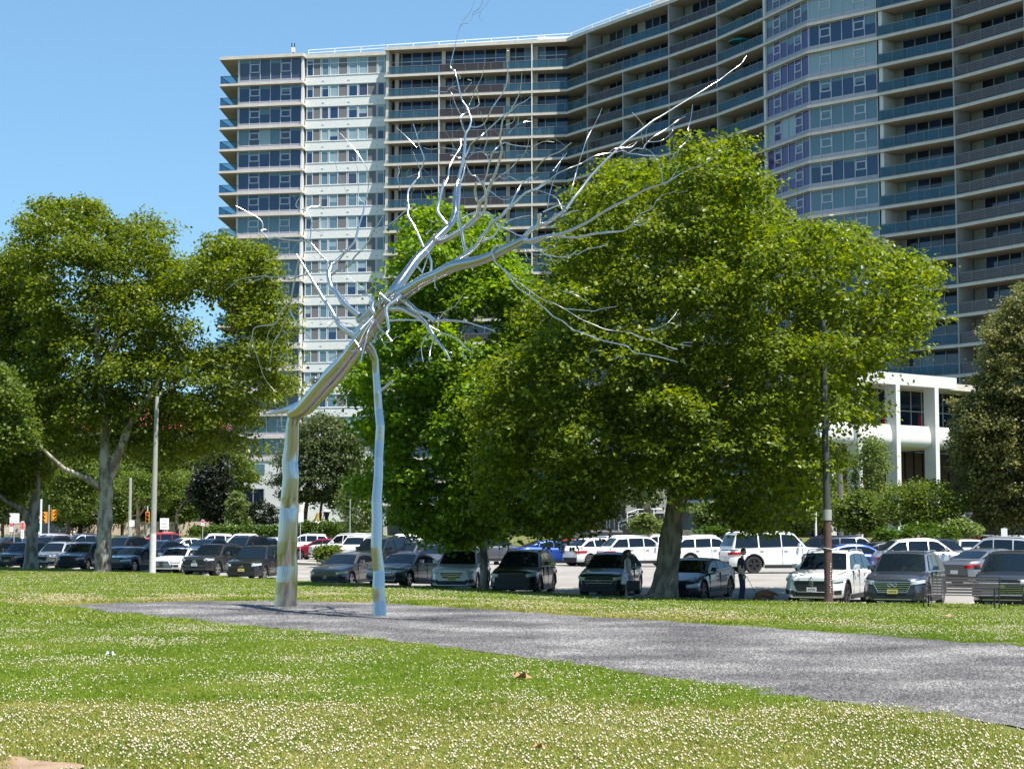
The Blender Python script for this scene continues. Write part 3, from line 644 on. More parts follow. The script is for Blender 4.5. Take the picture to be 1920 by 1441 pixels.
member('limb', 'f', [(470, 232, 28), (560, 240, 21), (640, 210, 17), (720, 195, 14), (830, 205, 12), (940, 205, 11), (1060, 180, 10), (1180, 160, 9), (1292, 155, 8), (1345, 143, 6), (1400, 98, 5), (1450, 40, 4), (1478, -5, 3.6)], None, (29.9, 29.4, 28.9), sides=10)
member('limb', 'b', [(1440, 470, 26), (1490, 400, 24), (1570, 352, 22), (1640, 328, 20), (1705, 280, 18), (1785, 228, 16)], None, (30, 29.8))
member('limb', 'd', [(238, 1180, 15), (300, 1090, 12), (350, 1030, 11), (400, 960, 10.5), (470, 880, 10), (560, 790, 9.5), (640, 715, 9), (720, 650, 8.4), (800, 590, 8), (870, 535, 7.5), (950, 488, 7), (1050, 425, 6.3), (1150, 365, 5.7), (1240, 310, 5), (1300, 270, 4.5), (1360, 235, 3.8), (1430, 180, 3.2), (1500, 130, 3), (1530, 100, 2.7), (1556, 58, 2)], None, (29.8, 30.6, 31.4), sides=10)
member('limb', 'd', [(-40, 1412, 20), (60, 1385, 17), (130, 1370, 15), (210, 1355, 14), (300, 1320, 13), (400, 1270, 12), (500, 1205, 11), (600, 1150, 10), (700, 1100, 9), (800, 1045, 8), (900, 1008, 7), (985, 975, 6)], None, (29.7, 29.2, 28.6), sides=10)
SPRAY = [
    # ------ right hand sprays
    ('d', [(985, 975), (1040, 940), (1120, 890), (1250, 845), (1330, 785), (1382, 740), (1370, 704)], (5, 2), (28.6, 28.3)),
    ('d', [(985, 975), (1030, 920), (1075, 838)], (3, 1.8), (28.6, 28.8)),
    ('d', [(985, 985), (945, 990), (935, 890), (880, 790), (860, 750), (812, 735)], (3, 2), (28.7, 29)),
    ('d', [(789, 1207), (870, 1165), (900, 1110), (950, 1070), (1042, 1043)], (4, 2.4), (28.9, 28.5)),
    ('d', [(335, 1383), (430, 1358), (640, 1338), (700, 1310), (740, 1262), (785, 1210)], (9, 4), (29.3, 28.9)),
    ('d', [(735, 1290), (780, 1292), (835, 1272)], (5, 3), (29, 28.9)),
    ('d', [(20, 1038), (100, 980), (170, 922), (270, 880), (350, 840), (440, 795), (540, 770), (600, 760), (650, 752), (700, 772), (760, 775), (820, 787), (912, 785)], (5, 5), (30.2, 30.6, 30.9)),
    ('d', [(690, 772), (750, 735), (800, 738), (820, 700), (870, 655), (920, 625), (980, 585), (1022, 555), (1070, 520), (1106, 510)], (5, 4), (30.8, 31.2)),
    ('d', [(830, 692), (900, 682), (960, 655), (1008, 622), (1025, 560)], (4, 3), (31, 31.1)),
    ('d', [(555, 765), (580, 742), (650, 730), (700, 730), (730, 715), (755, 688)], (4, 3.5), (30.9, 31)),
    ('d', [(722, 470), (760, 515), (792, 546), (806, 568), (772, 606)], (3.5, 2.5), (31, 31.2)),
    ('d', [(788, 615), (800, 705)], (2, 1.6), (31, 31.1)),
    ('d', [(1165, 408), (1155, 500), (1132, 592), (1146, 640), (1110, 690), (1060, 740), (1000, 822)], (2.2, 2), (31.2, 30.9)),
    ('d', [(502, 438), (470, 520), (430, 590), (390, 670), (360, 760), (330, 850), (310, 920), (290, 1000), (268, 1075)], (2.4, 4), (30.6, 30)),
    ('d', [(276, 698), (200, 750), (120, 790), (60, 840), (0, 912), (-40, 985)], (5, 6), (30.8, 31.2)),
    ('d', [(105, 1170), (125, 1040), (220, 770)], (3, 1.6), (30.4, 30.8)), ('d', [(210, 1180), (160, 1090), (30, 1040)], (4, 3), (30, 30.4)),
    ('d', [(70, 1200), (180, 1150), (230, 1160)], (7, 6), (30, 30)), ('d', [(40, 1210), (45, 1260), (20, 1330)], (14, 16), (29.9, 29.9)),
    ('d', [(200, 1235), (280, 1190), (340, 1185)], (6, 3), (29.8, 29.7)), ('d', [(100, 1290), (160, 1215)], (5, 4), (29.8, 29.7)),
    # ------ upright sprays
    ('c', [(560, 240), (585, 180), (628, 180), (655, 150), (668, 95), (715, 70), (738, 22), (738, -12)], (2.6, 2.4), (35.2, 35)),
    ('c', [(670, 112), (720, 95), (770, 40), (790, -14)], (2, 1.5), (35.1, 34.9)), ('c', [(603, 155), (603, 120)], (2.5, 2), (35.2, 35.2)),
    ('b', [(770, 478), (850, 450), (920, 410), (962, 378), (1000, 350), (1060, 290), (1090, 230), (1100, 170), (1140, 125), (1180, 40), (1198, -8)], (30, 14), (33.4, 32.6, 32)),
    ('c', [(806, 1365), (840, 1290), (865, 1210), (885, 1130), (878, 1085), (872, 1030), (880, 970), (892, 900), (930, 860), (990, 760), (1020, 690), (1030, 620), (1035, 550)], (12, 2.2), (32, 31.7, 31.5)),
    ('c', [(866, 1090), (820, 1150), (800, 1200), (785, 1240), (770, 1310), (755, 1352), (750, 1410), (762, 1450)], (7, 6), (31.8, 32.1)),
    ('c', [(655, 945), (700, 955), (750, 930), (780, 880), (810, 820), (850, 750), (890, 700), (915, 640), (930, 560), (925, 460), (930, 400), (924, 374)], (6, 4), (34.7, 34.2)),
    ('c', [(610, 1195), (640, 1110), (655, 1075), (720, 1040), (760, 990), (830, 930), (900, 860), (960, 830), (1000, 790), (1060, 760), (1118, 708)], (8, 3), (34.5, 33.7)),
    ('c', [(628, 1182), (680, 1150), (740, 1140), (770, 1155), (820, 1150), (862, 1140)], (4.5, 4), (34.4, 34)),
    ('c', [(790, 1240), (770, 1155), (745, 1145), (772, 1060), (768, 980), (740, 900), (725, 838)], (3.4, 2), (34, 33.8)),
    ('c', [(622, 820), (680, 810), (715, 780), (700, 700), (694, 648)], (5.5, 4), (34.9, 34.5)), ('c', [(638, 795), (668, 720), (690, 670), (740, 560), (760, 440)], (4, 2), (34.9, 34.6)),
    ('c', [(600, 690), (620, 660), (657, 628)], (4, 4), (35, 34.8)), ('c', [(580, 870), (540, 790), (510, 710), (484, 660)], (4, 2.4), (34.9, 35)),
    ('c', [(608, 992), (580, 920), (578, 872), (610, 845), (640, 835)], (6, 5), (34.8, 34.9)), ('c', [(630, 605), (655, 598)], (5, 5), (34.8, 34.8)), ('c', [(560, 560), (575, 590)], (4, 3), (35, 35)),
    ('c', [(576, 1050), (576, 1100), (560, 1130), (520, 1190), (490, 1260), (480, 1330), (440, 1420), (430, 1445)], (5, 8), (34.7, 34)),
    ('c', [(570, 1130), (500, 1115), (430, 1110), (350, 1120), (298, 1109)], (4.6, 3.4), (34.6, 34.9)),
    ('c', [(345, 682), (400, 686), (470, 690), (487, 665), (542, 645)], (3.6, 3), (35.1, 35)),
    ('b', [(820, -8), (795, 80), (775, 180), (768, 240), (800, 290), (840, 345)], (13, 17), (34, 33.6)),
    ('c', [(220, 933), (245, 1010), (265, 1090), (300, 1180), (295, 1230), (265, 1290), (260, 1330), (220, 1370), (190, 1410), (178, 1445)], (4, 6.4), (34.3, 33.8)),
    ('b', [(592, -5), (535, 70), (530, 150), (535, 200), (530, 270), (570, 340), (610, 420), (655, 525)], (9, 12), (33.8, 33.1)),
    ('c', [(216, 1135), (240, 1200), (275, 1290), (282, 1350)], (3, 2.6), (34, 34)), ('c', [(175, 1328), (260, 1305)], (3.6, 3.6), (34, 33.9)), ('c', [(95, 960), (180, 1040), (245, 1105)], (1.4, 2), (34.5, 34.2)),
    ('c', [(100, 1230), (115, 1290), (105, 1340), (122, 1430)], (3, 3), (33.6, 33.5)), ('c', [(135, 1228), (110, 1292)], (2.4, 2.4), (33.6, 33.6)), ('c', [(190, 1270), (170, 1310), (185, 1330)], (1.6, 1.6), (33.8, 33.9)),
    ('c', [(868, 1090), (912, 1075), (960, 1090), (1040, 1100), (1120, 1090), (1200, 1065), (1278, 1060)], (4.6, 3.2), (31.8, 31.3)),
    ('c', [(1090, 1008), (1080, 1090), (1052, 1158), (1000, 1212), (940, 1272), (868, 1320), (800, 1382)], (2, 6), (31.4, 31.9)),
    ('c', [(938, 1005), (970, 960), (1020, 930), (1102, 884)], (3.6, 2.4), (31.8, 31.6)), ('c', [(912, 942), (970, 910), (985, 848)], (4, 3), (31.8, 31.7)),
    ('c', [(860, 1328), (910, 1342), (940, 1325), (1005, 1362)], (3.6, 3.2), (31.8, 31.5)), ('c', [(1040, 1372), (1105, 1328)], (5, 4), (31.4, 31.2)), ('c', [(1098, 1362), (1160, 1324)], (4, 3), (31.2, 31.1)),
    ('c', [(698, 1328), (738, 1390), (768, 1425)], (5.5, 4.5), (33.6, 33.2)), ('c', [(358, 1348), (390, 1392)], (4.6, 3), (33.8, 33.7)), ('c', [(608, 1210), (632, 1270), (662, 1318), (628, 1290)], (4, 3.4), (34.3, 34.2)), ('c', [(1268, 1286), (1330, 1200), (1372, 1148)], (2, 1.6), (31, 31.2)),
    # ------ middle
    ('b', [(945, -5), (940, 100), (930, 250), (935, 320), (958, 400), (975, 500), (990, 570), (1005, 645)], (10, 17), (34, 32, 31)),
    ('c', [(577, 1365), (600, 1295), (612, 1215)], (9, 6), (34, 34.5)),
    ('b', [(880, 660), (940, 612), (1010, 570), (1080, 510), (1110, 450), (1170, 380), (1200, 330), (1270, 280), (1310, 230), (1360, 190), (1420, 130), (1470, 90), (1550, 60), (1600, 20), (1652, -12)], (24, 9), (31.1, 30.8, 30.9)),
    ('b', [(1115, 480), (1200, 440), (1240, 390), (1262, 335)], (9, 6), (31, 31.2)), ('b', [(1268, 332), (1400, 290), (1502, 270)], (6, 4), (31, 31.1)), ('b', [(1330, 210), (1400, 80), (1445, -8)], (9, 6), (31, 31.3)),
    ('b', [(940, 310), (1000, 270), (1080, 255), (1160, 255), (1200, 300), (1260, 360), (1330, 390), (1400, 430), (1442, 430)], (8, 6), (32.3, 30.5)),
    ('b', [(1000, 372), (1070, 310), (1120, 260), (1150, 170), (1140, 60), (1118, -5)], (14, 10), (32.2, 32)),
    ('b', [(1070, 5), (1065, 80), (1075, 150), (1100, 162)], (8, 13), (32, 32.2)), ('b', [(1158, 58), (1220, 110), (1280, 150), (1350, 130), (1422, 58)], (4, 3), (32, 31.4)),
    ('b', [(708, 735), (716, 650), (695, 580), (688, 555)], (14, 9), (31.6, 32.4)), ('b', [(640, 730), (668, 660), (690, 595)], (6, 6), (31.7, 32.2)), ('b', [(575, 650), (640, 720), (668, 800)], (6, 10), (32.2, 31.6)),
    ('b', [(748, 720), (743, 820), (766, 866)], (4, 2.4), (31, 30.8)), ('b', [(672, 415), (718, 388)], (7, 6), (32.6, 32.4)), ('b', [(712, 390), (715, 330), (690, 300)], (3, 2), (32.5, 32.4)),
    ('b', [(735, 470), (738, 420)], (12, 9), (33, 32.9)),
    ('f', [(200, 355), (215, 395), (240, 432), (300, 490), (370, 590), (430, 650), (520, 710), (600, 780), (660, 830), (720, 880), (800, 930), (880, 990), (960, 1020), (1100, 1070), (1200, 1100), (1350, 1140), (1410, 1185), (1550, 1215), (1690, 1240), (1790, 1270)], (9, 4), (30.3, 29, 28)),
    ('f', [(290, 478), (380, 550), (450, 610), (520, 660), (630, 735), (720, 770), (820, 820), (880, 860), (960, 910), (1060, 950), (1160, 990), (1270, 1005), (1370, 1020), (1450, 1055), (1600, 1095), (1700, 1140), (1785, 1162)], (6, 4), (29.8, 29.2, 28.6)),
    ('f', [(820, 818), (950, 825), (1085, 835)], (4, 3.6), (29.1, 29)), ('f', [(1085, 830), (1160, 815), (1262, 798)], (3, 2.4), (29, 28.9)),
    ('f', [(490, 222), (560, 282), (620, 330), (690, 372), (716, 418)], (8, 3), (29.8, 29.3)), ('f', [(480, 300), (560, 345), (660, 360), (770, 372), (860, 365), (912, 333)], (4, 6), (29.8, 29.2)),
    ('f', [(905, 345), (930, 352), (1000, 312), (1100, 290), (1182, 274)], (4, 4), (29.2, 28.9)), ('f', [(648, 312), (682, 274)], (5, 3), (29.3, 29.2)),
    ('f', [(188, 342), (210, 295), (265, 270), (325, 292)], (10, 8), (30.3, 30.2)), ('f', [(1495, 1006), (1600, 990), (1700, 940), (1762, 946)], (4.4, 3), (28.6, 28.4)),
    ('f', [(800, 662), (880, 690), (960, 720), (1042, 792)], (4, 2.4), (29.6, 29.2)), ('f', [(590, 420), (700, 450)], (2.6, 2), (30, 29.8)), ('f', [(490, 300), (500, 380), (640, 440)], (2.6, 2), (30, 29.8)),
    ('f', [(575, 130), (600, 50), (612, 5)], (16, 14), (29.8, 29.7)), ('f', [(1775, 1120), (1900, 1135)], (3, 2.4), (28, 28)), ('f', [(1830, 1105), (1920, 1100)], (3, 2.4), (28, 27.9)),
    ('f', [(250, 215), (110, 205)], (4, 3), (31, 31.4)), ('f', [(480, 325), (440, 310), (410, 312)], (5, 4), (30, 30)),
    # ------ low branches by the fork
    ('b', [(475, 925), (540, 980), (600, 1030), (680, 1060), (742, 1112)], (28, 19), (32.3, 31.6)), ('b', [(755, 1106), (880, 1106), (1000, 1120), (1100, 1150), (1222, 1187)], (13, 4), (31.6, 31)),
    ('b', [(775, 1095), (820, 1040), (900, 990), (972, 888)], (6, 2.4), (31.6, 31.3)),
    ('b', [(400, 1010), (480, 1012), (560, 1050), (630, 1090), (680, 1140), (720, 1200), (760, 1270), (800, 1310), (840, 1370), (868, 1424)], (30, 8), (32.6, 31.8, 31.2)),
    ('b', [(702, 1188), (660, 1250), (635, 1330), (650, 1432)], (7, 5), (31.8, 31.6)), ('b', [(742, 1240), (710, 1320), (698, 1424)], (7, 5), (31.6, 31.5)), ('b', [(780, 1200), (850, 1220), (920, 1252), (980, 1310), (1052, 1368)], (7, 4), (31.7, 31)),
    ('b', [(966, 1308), (964, 1350), (975, 1412)], (6, 4), (31.2, 31.1)), ('b', [(828, 1355), (880, 1355)], (6, 5), (31.4, 31.3)), ('b', [(635, 1330), (600, 1362)], (3, 2), (31.7, 31.7)),
    ('b', [(475, 905), (430, 950), (370, 990), (358, 1040), (370, 1100), (376, 1180), (360, 1212), (402, 1272)], (24, 9), (32.2, 31.8)), ('b', [(372, 1110), (450, 1100), (560, 1100), (630, 1110), (720, 1160), (782, 1190)], (9, 5), (32, 31.5)),
    ('b', [(402, 1268), (430, 1240), (470, 1228)], (4, 2), (31.8, 31.7)), ('b', [(390, 1275), (330, 1275)], (5, 5), (31.8, 31.9)), ('b', [(320, 1250), (350, 1310), (390, 1335)], (4, 3), (32, 31.9)),
    ('b', [(300, 1000), (305, 930), (312, 888)], (16, 11), (32.7, 32.4)), ('b', [(315, 895), (350, 930), (395, 962)], (12, 13), (32.4, 32.3)), ('b', [(265, 975), (210, 1040), (160, 1090), (130, 1112)], (22, 26), (32.8, 32.9)), ('b', [(185, 1112), (205, 1108)], (24, 20), (32.7, 32.5)),
    ('b', [(255, 1070), (200, 1130), (150, 1180)], (14, 10), (32.5, 32.3)), ('b', [(250, 1080), (180, 1200), (140, 1290)], (8, 5), (32.3, 32)), ('b', [(270, 1090), (310, 1170), (372, 1228)], (9, 5), (32.4, 32)), ('b', [(260, 1095), (210, 1190), (195, 1260), (150, 1440)], (8, 6), (32.3, 31.9)),
    ('b', [(110, 1265), (140, 1310), (150, 1340), (60, 1345)], (5, 3), (32.6, 32.4)), ('b', [(165, 905), (210, 905), (250, 965)], (9, 8), (32.8, 32.6)), ('b', [(165, 908), (40, 935), (-20, 945)], (3, 2), (32.8, 33)),
    ('b', [(255, 960), (245, 1010), (270, 1060)], (20, 24), (32.6, 32.5)), ('a', [(890, 1416), (950, 1380), (1015, 1348)], (6, 5), (33.4, 33.2)), ('a', [(868, 1140), (900, 1120), (930, 1090)], (3, 3), (33.5, 33.4)), ('a', [(920, 1070), (900, 1020)], (5, 4), (33.4, 33.4)),
    ('a', [(930, 1095), (1060, 1110), (1110, 1140)], (3, 3), (33.2, 33)), ('a', [(1040, 700), (1180, 820)], (1.4, 1.2), (33.5, 33.4)), ('a', [(1000, 850), (1010, 900), (940, 1010)], (2, 1.6), (33.5, 33.4)),
    # ------ left hand sprays
    ('a', [(1190, 1265), (1080, 1200), (990, 1140), (940, 1060), (890, 970), (840, 900), (780, 800), (720, 700), (660, 600), (614, 528)], (32, 8), (33.6, 34.2, 34.6)),
    ('a', [(1145, 1045), (1060, 980), (1000, 920), (960, 860), (912, 812), (890, 740), (885, 680), (902, 638), (908, 606)], (32, 20), (33, 33.6, 33.9)),
    ('a', [(908, 615), (950, 578), (1040, 490), (1100, 420), (1125, 340), (1150, 250), (1178, 160), (1185, 88)], (15, 7), (33.9, 34.3)),
    ('a', [(1185, 90), (1150, 68), (1128, -5)], (4, 2.4), (34.3, 34.4)), ('a', [(1185, 92), (1205, 20), (1218, -160), (1125, -330), (980, -500)], (5, 2.4), (34.3, 34.8)), ('a', [(1050, 35), (970, -140), (930, -280)], (2.4, 2.4), (34.3, 34.6)), ('a', [(1130, 30), (1135, -160), (1085, -290)], (2.6, 2.4), (34.3, 34.5)),
    ('a', [(895, 605), (880, 590), (800, 510), (740, 440), (692, 414), (620, 410), (560, 405), (500, 400), (430, 384), (380, 396), (340, 360), (308, 324)], (10, 8), (33.9, 34.6)),
    ('a', [(310, 325), (325, 310), (300, 225), (105, 122)], (4, 2.4), (34.6, 34.9)),
    ('a', [(890, 656), (820, 655), (740, 660), (710, 690), (650, 710), (540, 740), (520, 715), (380, 715), (342, 705), (312, 735), (178, 766)], (8, 3.6), (33.8, 34.4)), ('a', [(340, 706), (150, 730), (80, 780), (8, 832)], (4.6, 3), (34.3, 34.6)),
    ('a', [(895, 706), (960, 660), (1010, 640), (1060, 620), (1100, 550), (1160, 490), (1220, 420), (1260, 332), (1310, 260), (1352, 188)], (12, 5), (33.8, 33.4)), ('a', [(1268, 336), (1340, 300), (1400, 270), (1460, 220), (1545, 148)], (8, 5.5), (33.5, 33.1)),
    ('a', [(955, 590), (1010, 510), (965, 490)], (7, 4), (33.8, 33.6)), ('a', [(1030, 486), (1090, 497), (1162, 490)], (5, 5), (33.7, 33.5)), ('a', [(985, 680), (1010, 640), (1050, 600)], (9, 6), (33.7, 33.6)),
    ('a', [(690, 416), (726, 398), (735, 300), (740, 232), (700, 162), (722, 130), (795, 118)], (6.5, 6), (34.2, 34.4)), ('a', [(750, 112), (800, 120), (838, 142)], (6, 4), (34.4, 34.3)), ('a', [(700, 164), (620, 130), (608, 100), (660, 28)], (5.5, 4), (34.4, 34.6)), ('a', [(740, 265), (830, 240), (930, 236)], (3, 2.6), (34.3, 34.2)),
    ('a', [(640, 555), (625, 600), (600, 720), (575, 850), (565, 940), (558, 1012)], (7, 9), (34.6, 35)), ('a', [(548, 932), (480, 1010), (430, 1110), (270, 1140), (240, 1220), (210, 1320), (216, 1392)], (8, 4), (35, 35.3)),
    ('a', [(572, 1040), (510, 1100), (480, 1170), (420, 1280), (400, 1380), (388, 1445)], (6, 4), (35, 35.2)), ('a', [(558, 1005), (600, 1080), (650, 1150), (732, 1244)], (7, 4.5), (35, 34.6)), ('a', [(428, 1112), (380, 1190), (358, 1284)], (4.6, 3), (35.1, 35.3)),
    ('a', [(488, 1172), (520, 1178), (544, 1202)], (4, 4), (35.1, 35)), ('a', [(243, 1230), (248, 1300), (280, 1380), (310, 1480), (345, 1580), (430, 1680)], (3.6, 2), (35.2, 35.4)), ('a', [(512, 1180), (530, 1350)], (2.4, 2), (35.1, 35.2)), ('a', [(615, 965), (680, 995)], (3, 3), (35, 34.9)),
    ('a', [(460, 1420), (510, 1360)], (4, 3.4), (35.2, 35.1))]
for z, pts, r, d in SPRAY:
    big = max(r) / ZO[z][2] > 2.2
    member('branch' if big else 'twig', z, pts, r, d, sides=12 if big else 7, per=4, wob=.04 if not big else 0)

# fine welded twigs that finish the sprays
r4 = np.random.default_rng(5); up = [q for q in SPRAY if q[0] in 'cdfba' and len(q[1]) > 3]
for i in range(120):
    z, pts, r, d = up[int(r4.integers(0, len(up)))]; k = int(r4.integers(1, len(pts))); s_ = ZO[z][2]; p0 = np.array(pts[k - 1][:2], float); p1 = np.array(pts[k][:2], float); t_ = r4.random(); st_ = p0 + (p1 - p0) * t_
    dr = (p1 - p0) / (np.linalg.norm(p1 - p0) + 1e-6); dr = dr if r4.random() < .75 else -dr; an = r4.choice([-1, 1]) * r4.uniform(.35, 1.1); ln = r4.uniform(14, 52) * s_ / 3; q = [st_]
    for j in range(int(r4.integers(2, 5))):
        ca, sa = math.cos(an), math.sin(an); v = np.array([dr[0] * ca - dr[1] * sa, dr[0] * sa + dr[1] * ca]); q.append(q[-1] + v * ln); an += r4.normal(0, .45); ln *= r4.uniform(.7, 1.0)
    dd0 = float(np.interp((k - 1 + t_) / (len(pts) - 1), np.linspace(0, 1, len(d)), d)); w0 = r4.uniform(.9, 1.7)
    member('twig', z, [tuple(x) for x in q], (w0 * s_ / 3, .5 * s_ / 3), (dd0, dd0 + r4.normal(0, .5)), sides=6, per=3)
# ================================================================ TREES AND PLANTS
def leaves(centers, normals, size, seed, shape='leaf', droop=.2):
    """one folded leaf (two triangles pairs) per centre"""
    r = np.random.default_rng(seed); n = len(centers)
    nn = normals + r.normal(0, .5, (n, 3)); nn[:, 2] += .55; nn /= np.linalg.norm(nn, axis=1, keepdims=True)
    a = r.normal(0, 1, (n, 3)); a -= nn * (a * nn).sum(1, keepdims=True); a /= np.linalg.norm(a, axis=1, keepdims=True); b = np.cross(nn, a)
    s = size * r.uniform(.55, 1.25, (n, 1)); w = s * r.uniform(.75, 1.0, (n, 1)) * .5; l = s * .6
    fold = nn * s * .18
    v = np.stack([centers - a * l, centers + b * w - a * l * .1 + fold, centers + a * l, centers - b * w - a * l * .1 + fold], 1).reshape(-1, 3)
    i = np.arange(n)[:, None] * 4
    f = np.concatenate([i + np.array([[0, 1, 2]]), i + np.array([[0, 2, 3]])], 1).reshape(-1, 3)
    return v, f
def crown_mesh(name, blobs, per_m2, size, mat, seed, twig=8, spread=.2, fill=.2, flat=.75, core=.3):
    """blobs: (centre, radii) leaf clumps; leaves sit in small twig bunches over each clump, dense on top, thin below"""
    r = np.random.default_rng(seed); C, NV = [], []
    for c, rad in blobs:
        c = np.array(c); rad = np.array(rad) * np.array([1, 1, flat]); area = 4 * math.pi * ((rad[0] * rad[1]) ** 1.6 / 3 + (rad[0] * rad[2]) ** 1.6 / 3 + (rad[1] * rad[2]) ** 1.6 / 3) ** (1 / 1.6)
        nt_ = max(5, int(area * per_m2 / twig)); u = r.normal(0, 1, (nt_, 3)); u /= np.linalg.norm(u, axis=1, keepdims=True)
        low = u[:, 2] < 0; u[:, 2] = np.where(low & (r.random(nt_) < .72), -u[:, 2], u[:, 2])
        k = np.where(r.random((nt_, 1)) < fill, r.uniform(.2, .8, (nt_, 1)), r.normal(.93, .22, (nt_, 1)))
        tc = c + u * rad * k
        ph = np.sin(tc[:, 0] * 2.9 + seed) + np.sin(tc[:, 1] * 3.1 + 1.7 * seed) + np.sin(tc[:, 2] * 3.4 + .3 * seed)
        keep = (ph + r.normal(0, .6, nt_)) > -1.0; tc = tc[keep]; u = u[keep]; m = len(tc)
        if m == 0: continue
        lc = np.repeat(tc, twig, 0) + r.normal(0, spread, (m * twig, 3)) * np.array([1, 1, .55]); C.append(lc); NV.append(np.repeat(u * .55, twig, 0))
    C = np.concatenate(C); NV = np.concatenate(NV); v, f = leaves(C, NV, size, seed + 5)
    # inner leaves in the shade of the outer ones close the crown
    K = int(core * len(C) / 4); bi = r.integers(0, len(blobs), K); bc = np.array([blobs[i][0] for i in bi]); br_ = np.array([blobs[i][1] for i in bi]); mid = np.mean([b[0] for b in blobs], 0)
    ic = bc + (mid - bc) * r.uniform(.05, .4, (K, 1)) * np.array([.5, 1, .5]) + r.normal(0, .42, (K, 3)) * br_ * np.array([1, 1, .8]); v2, f2 = leaves(ic, r.normal(0, .4, (K, 3)), size * 1.7, seed + 9)
    return numpy_mesh(name, np.r_[v, v2], np.r_[f, f2 + len(v)], mat)
def poly_blobs(poly, d, thick, rad, seed, step=.85, lean=0.0):
    """fills a crown outline (picture points at distance d) with overlapping leaf clumps of real depth"""
    r = np.random.default_rng(seed); P = np.array(poly, float); x0, y0 = P.min(0); x1, y1 = P.max(0); s = FPX / d; rp = rad * s; out = []; pts = []
    tries = 0
    while tries < 2500:
        tries += 1; p = (r.uniform(x0, x1), r.uniform(y0, y1))
        inside = in_poly(np.array([p[0]]), np.array([p[1]]), poly)[0]
        if not inside: continue
        e = min(np.hypot(p[0] - a[0], p[1] - a[1]) if 0 else seg_dist(p, a, b) for a, b in zip(poly, poly[1:] + poly[:1]))
        rr = min(rp * r.uniform(.75, 1.25), max(e * .95, rp * .3))
        if e < rr * .95: continue
        if any((p[0] - q[0]) ** 2 + (p[1] - q[1]) ** 2 < (step * (rr + q[2]) * .5) ** 2 for q in pts): continue
        pts.append((p[0], p[1], rr)); tries = max(0, tries - 100)
    sprigs = []; acc = 0
    for a, b in zip(poly, poly[1:] + poly[:1]):
        L_ = math.hypot(b[0] - a[0], b[1] - a[1]); m_ = max(1, int(L_ / (rp * .55)))
        for j in range(m_):
            if r.random() < .2: continue
            t = (j + r.random()) / m_; ex, ey = a[0] + (b[0] - a[0]) * t, a[1] + (b[1] - a[1]) * t; nx, ny = (x0 + x1) / 2 - ex, (y0 + y1) / 2 - ey; q_ = math.hypot(nx, ny); o_ = r.uniform(.05, .75) * rp
            sprigs.append((ex + nx / q_ * o_, ey + ny / q_ * o_, rp * r.uniform(.26, .5), 0))
    for _ in range(int((x1 - x0) * (y1 - y0) / (rp * 1.25) ** 2)):
        p = (r.uniform(x0, x1), r.uniform(y0, y1))
        if in_poly(np.array([p[0]]), np.array([p[1]]), poly)[0]: sprigs.append((p[0], p[1], rp * r.uniform(.32, .6), 1))
    w = (x1 - x0) / 2; h = (y1 - y0) / 2; cx, cy = (x0 + x1) / 2, (y0 + y1) / 2
    for (x, y, rr) in pts:
        q = max(.12, 1 - ((x - cx) / w) ** 2 * .8 - ((y - cy) / h) ** 2 * .6); D = thick * math.sqrt(q)
        R = rr / s
        for sg in ((-1, -.45, .2, .9) if D > rad * 2.2 else ((-1, .1, .9) if D > rad else (-.5, .6))):
            dd = d + sg * D * r.uniform(.75, 1.05) + lean * (cy - y) / s
            if sg not in (-1, -.5): x, y = x + r.normal(0, rr * .3), y + r.normal(0, rr * .25)
            c = at_depth(x, y, dd); k = dd / d; out.append((c, (R * k * 1.1, R * r.uniform(.9, 1.2), R * k * r.uniform(.8, 1.0))))
    for (x, y, rr, front) in sprigs:
        q = max(.12, 1 - ((x - cx) / w) ** 2 * .8 - ((y - cy) / h) ** 2 * .6); D = thick * math.sqrt(q); dd = d - D * r.uniform(.95, 1.25) if front else d + D * r.uniform(-.7, .5); R = rr / s
        out.append((at_depth(x, y, dd), (R * r.uniform(.9, 1.5), R * r.uniform(.9, 1.5), R * r.uniform(.8, 1.3))))
    return out
def seg_dist(p, a, b):
    ax, ay = a; bx, by = b; dx, dy = bx - ax, by - ay; t = max(0, min(1, ((p[0] - ax) * dx + (p[1] - ay) * dy) / (dx * dx + dy * dy + 1e-9)))
    return math.hypot(p[0] - ax - t * dx, p[1] - ay - t * dy)
def woody(root, base, name, pts, d, mat, sides=10, per=4):
    """pts: picture points with half widths in picture pixels; d: distance or list"""
    n = len(pts); dd = list(np.interp(np.linspace(0, 1, n), np.linspace(0, 1, len(d)), d)) if not np.isscalar(d) else [d] * n
    P = [at_depth(p[0], p[1], q) for p, q in zip(pts, dd)]; W = [p[2] / FPX * q for p, q in zip(pts, dd)]
    Q = catmull(P, per); V = list(np.interp(np.linspace(0, 1, len(Q)), np.linspace(0, 1, n), W)); V = [v * (1 + .06 * rng.normal()) for v in V]
    mb = MB(); mb.tube([q - np.array(base) for q in Q], V, sides); return mb.build(name, mat, root, smooth=True)
def plant(name, base, me, label, cat, group=None, partname='crown'):
    root = empty(name, base, label=label, cat=cat, group=group); o = bpy.data.objects.new(partname, me); link(o, root)
    me.transform(Matrix.Translation(-Vector(tuple(map(float, base))))); return root
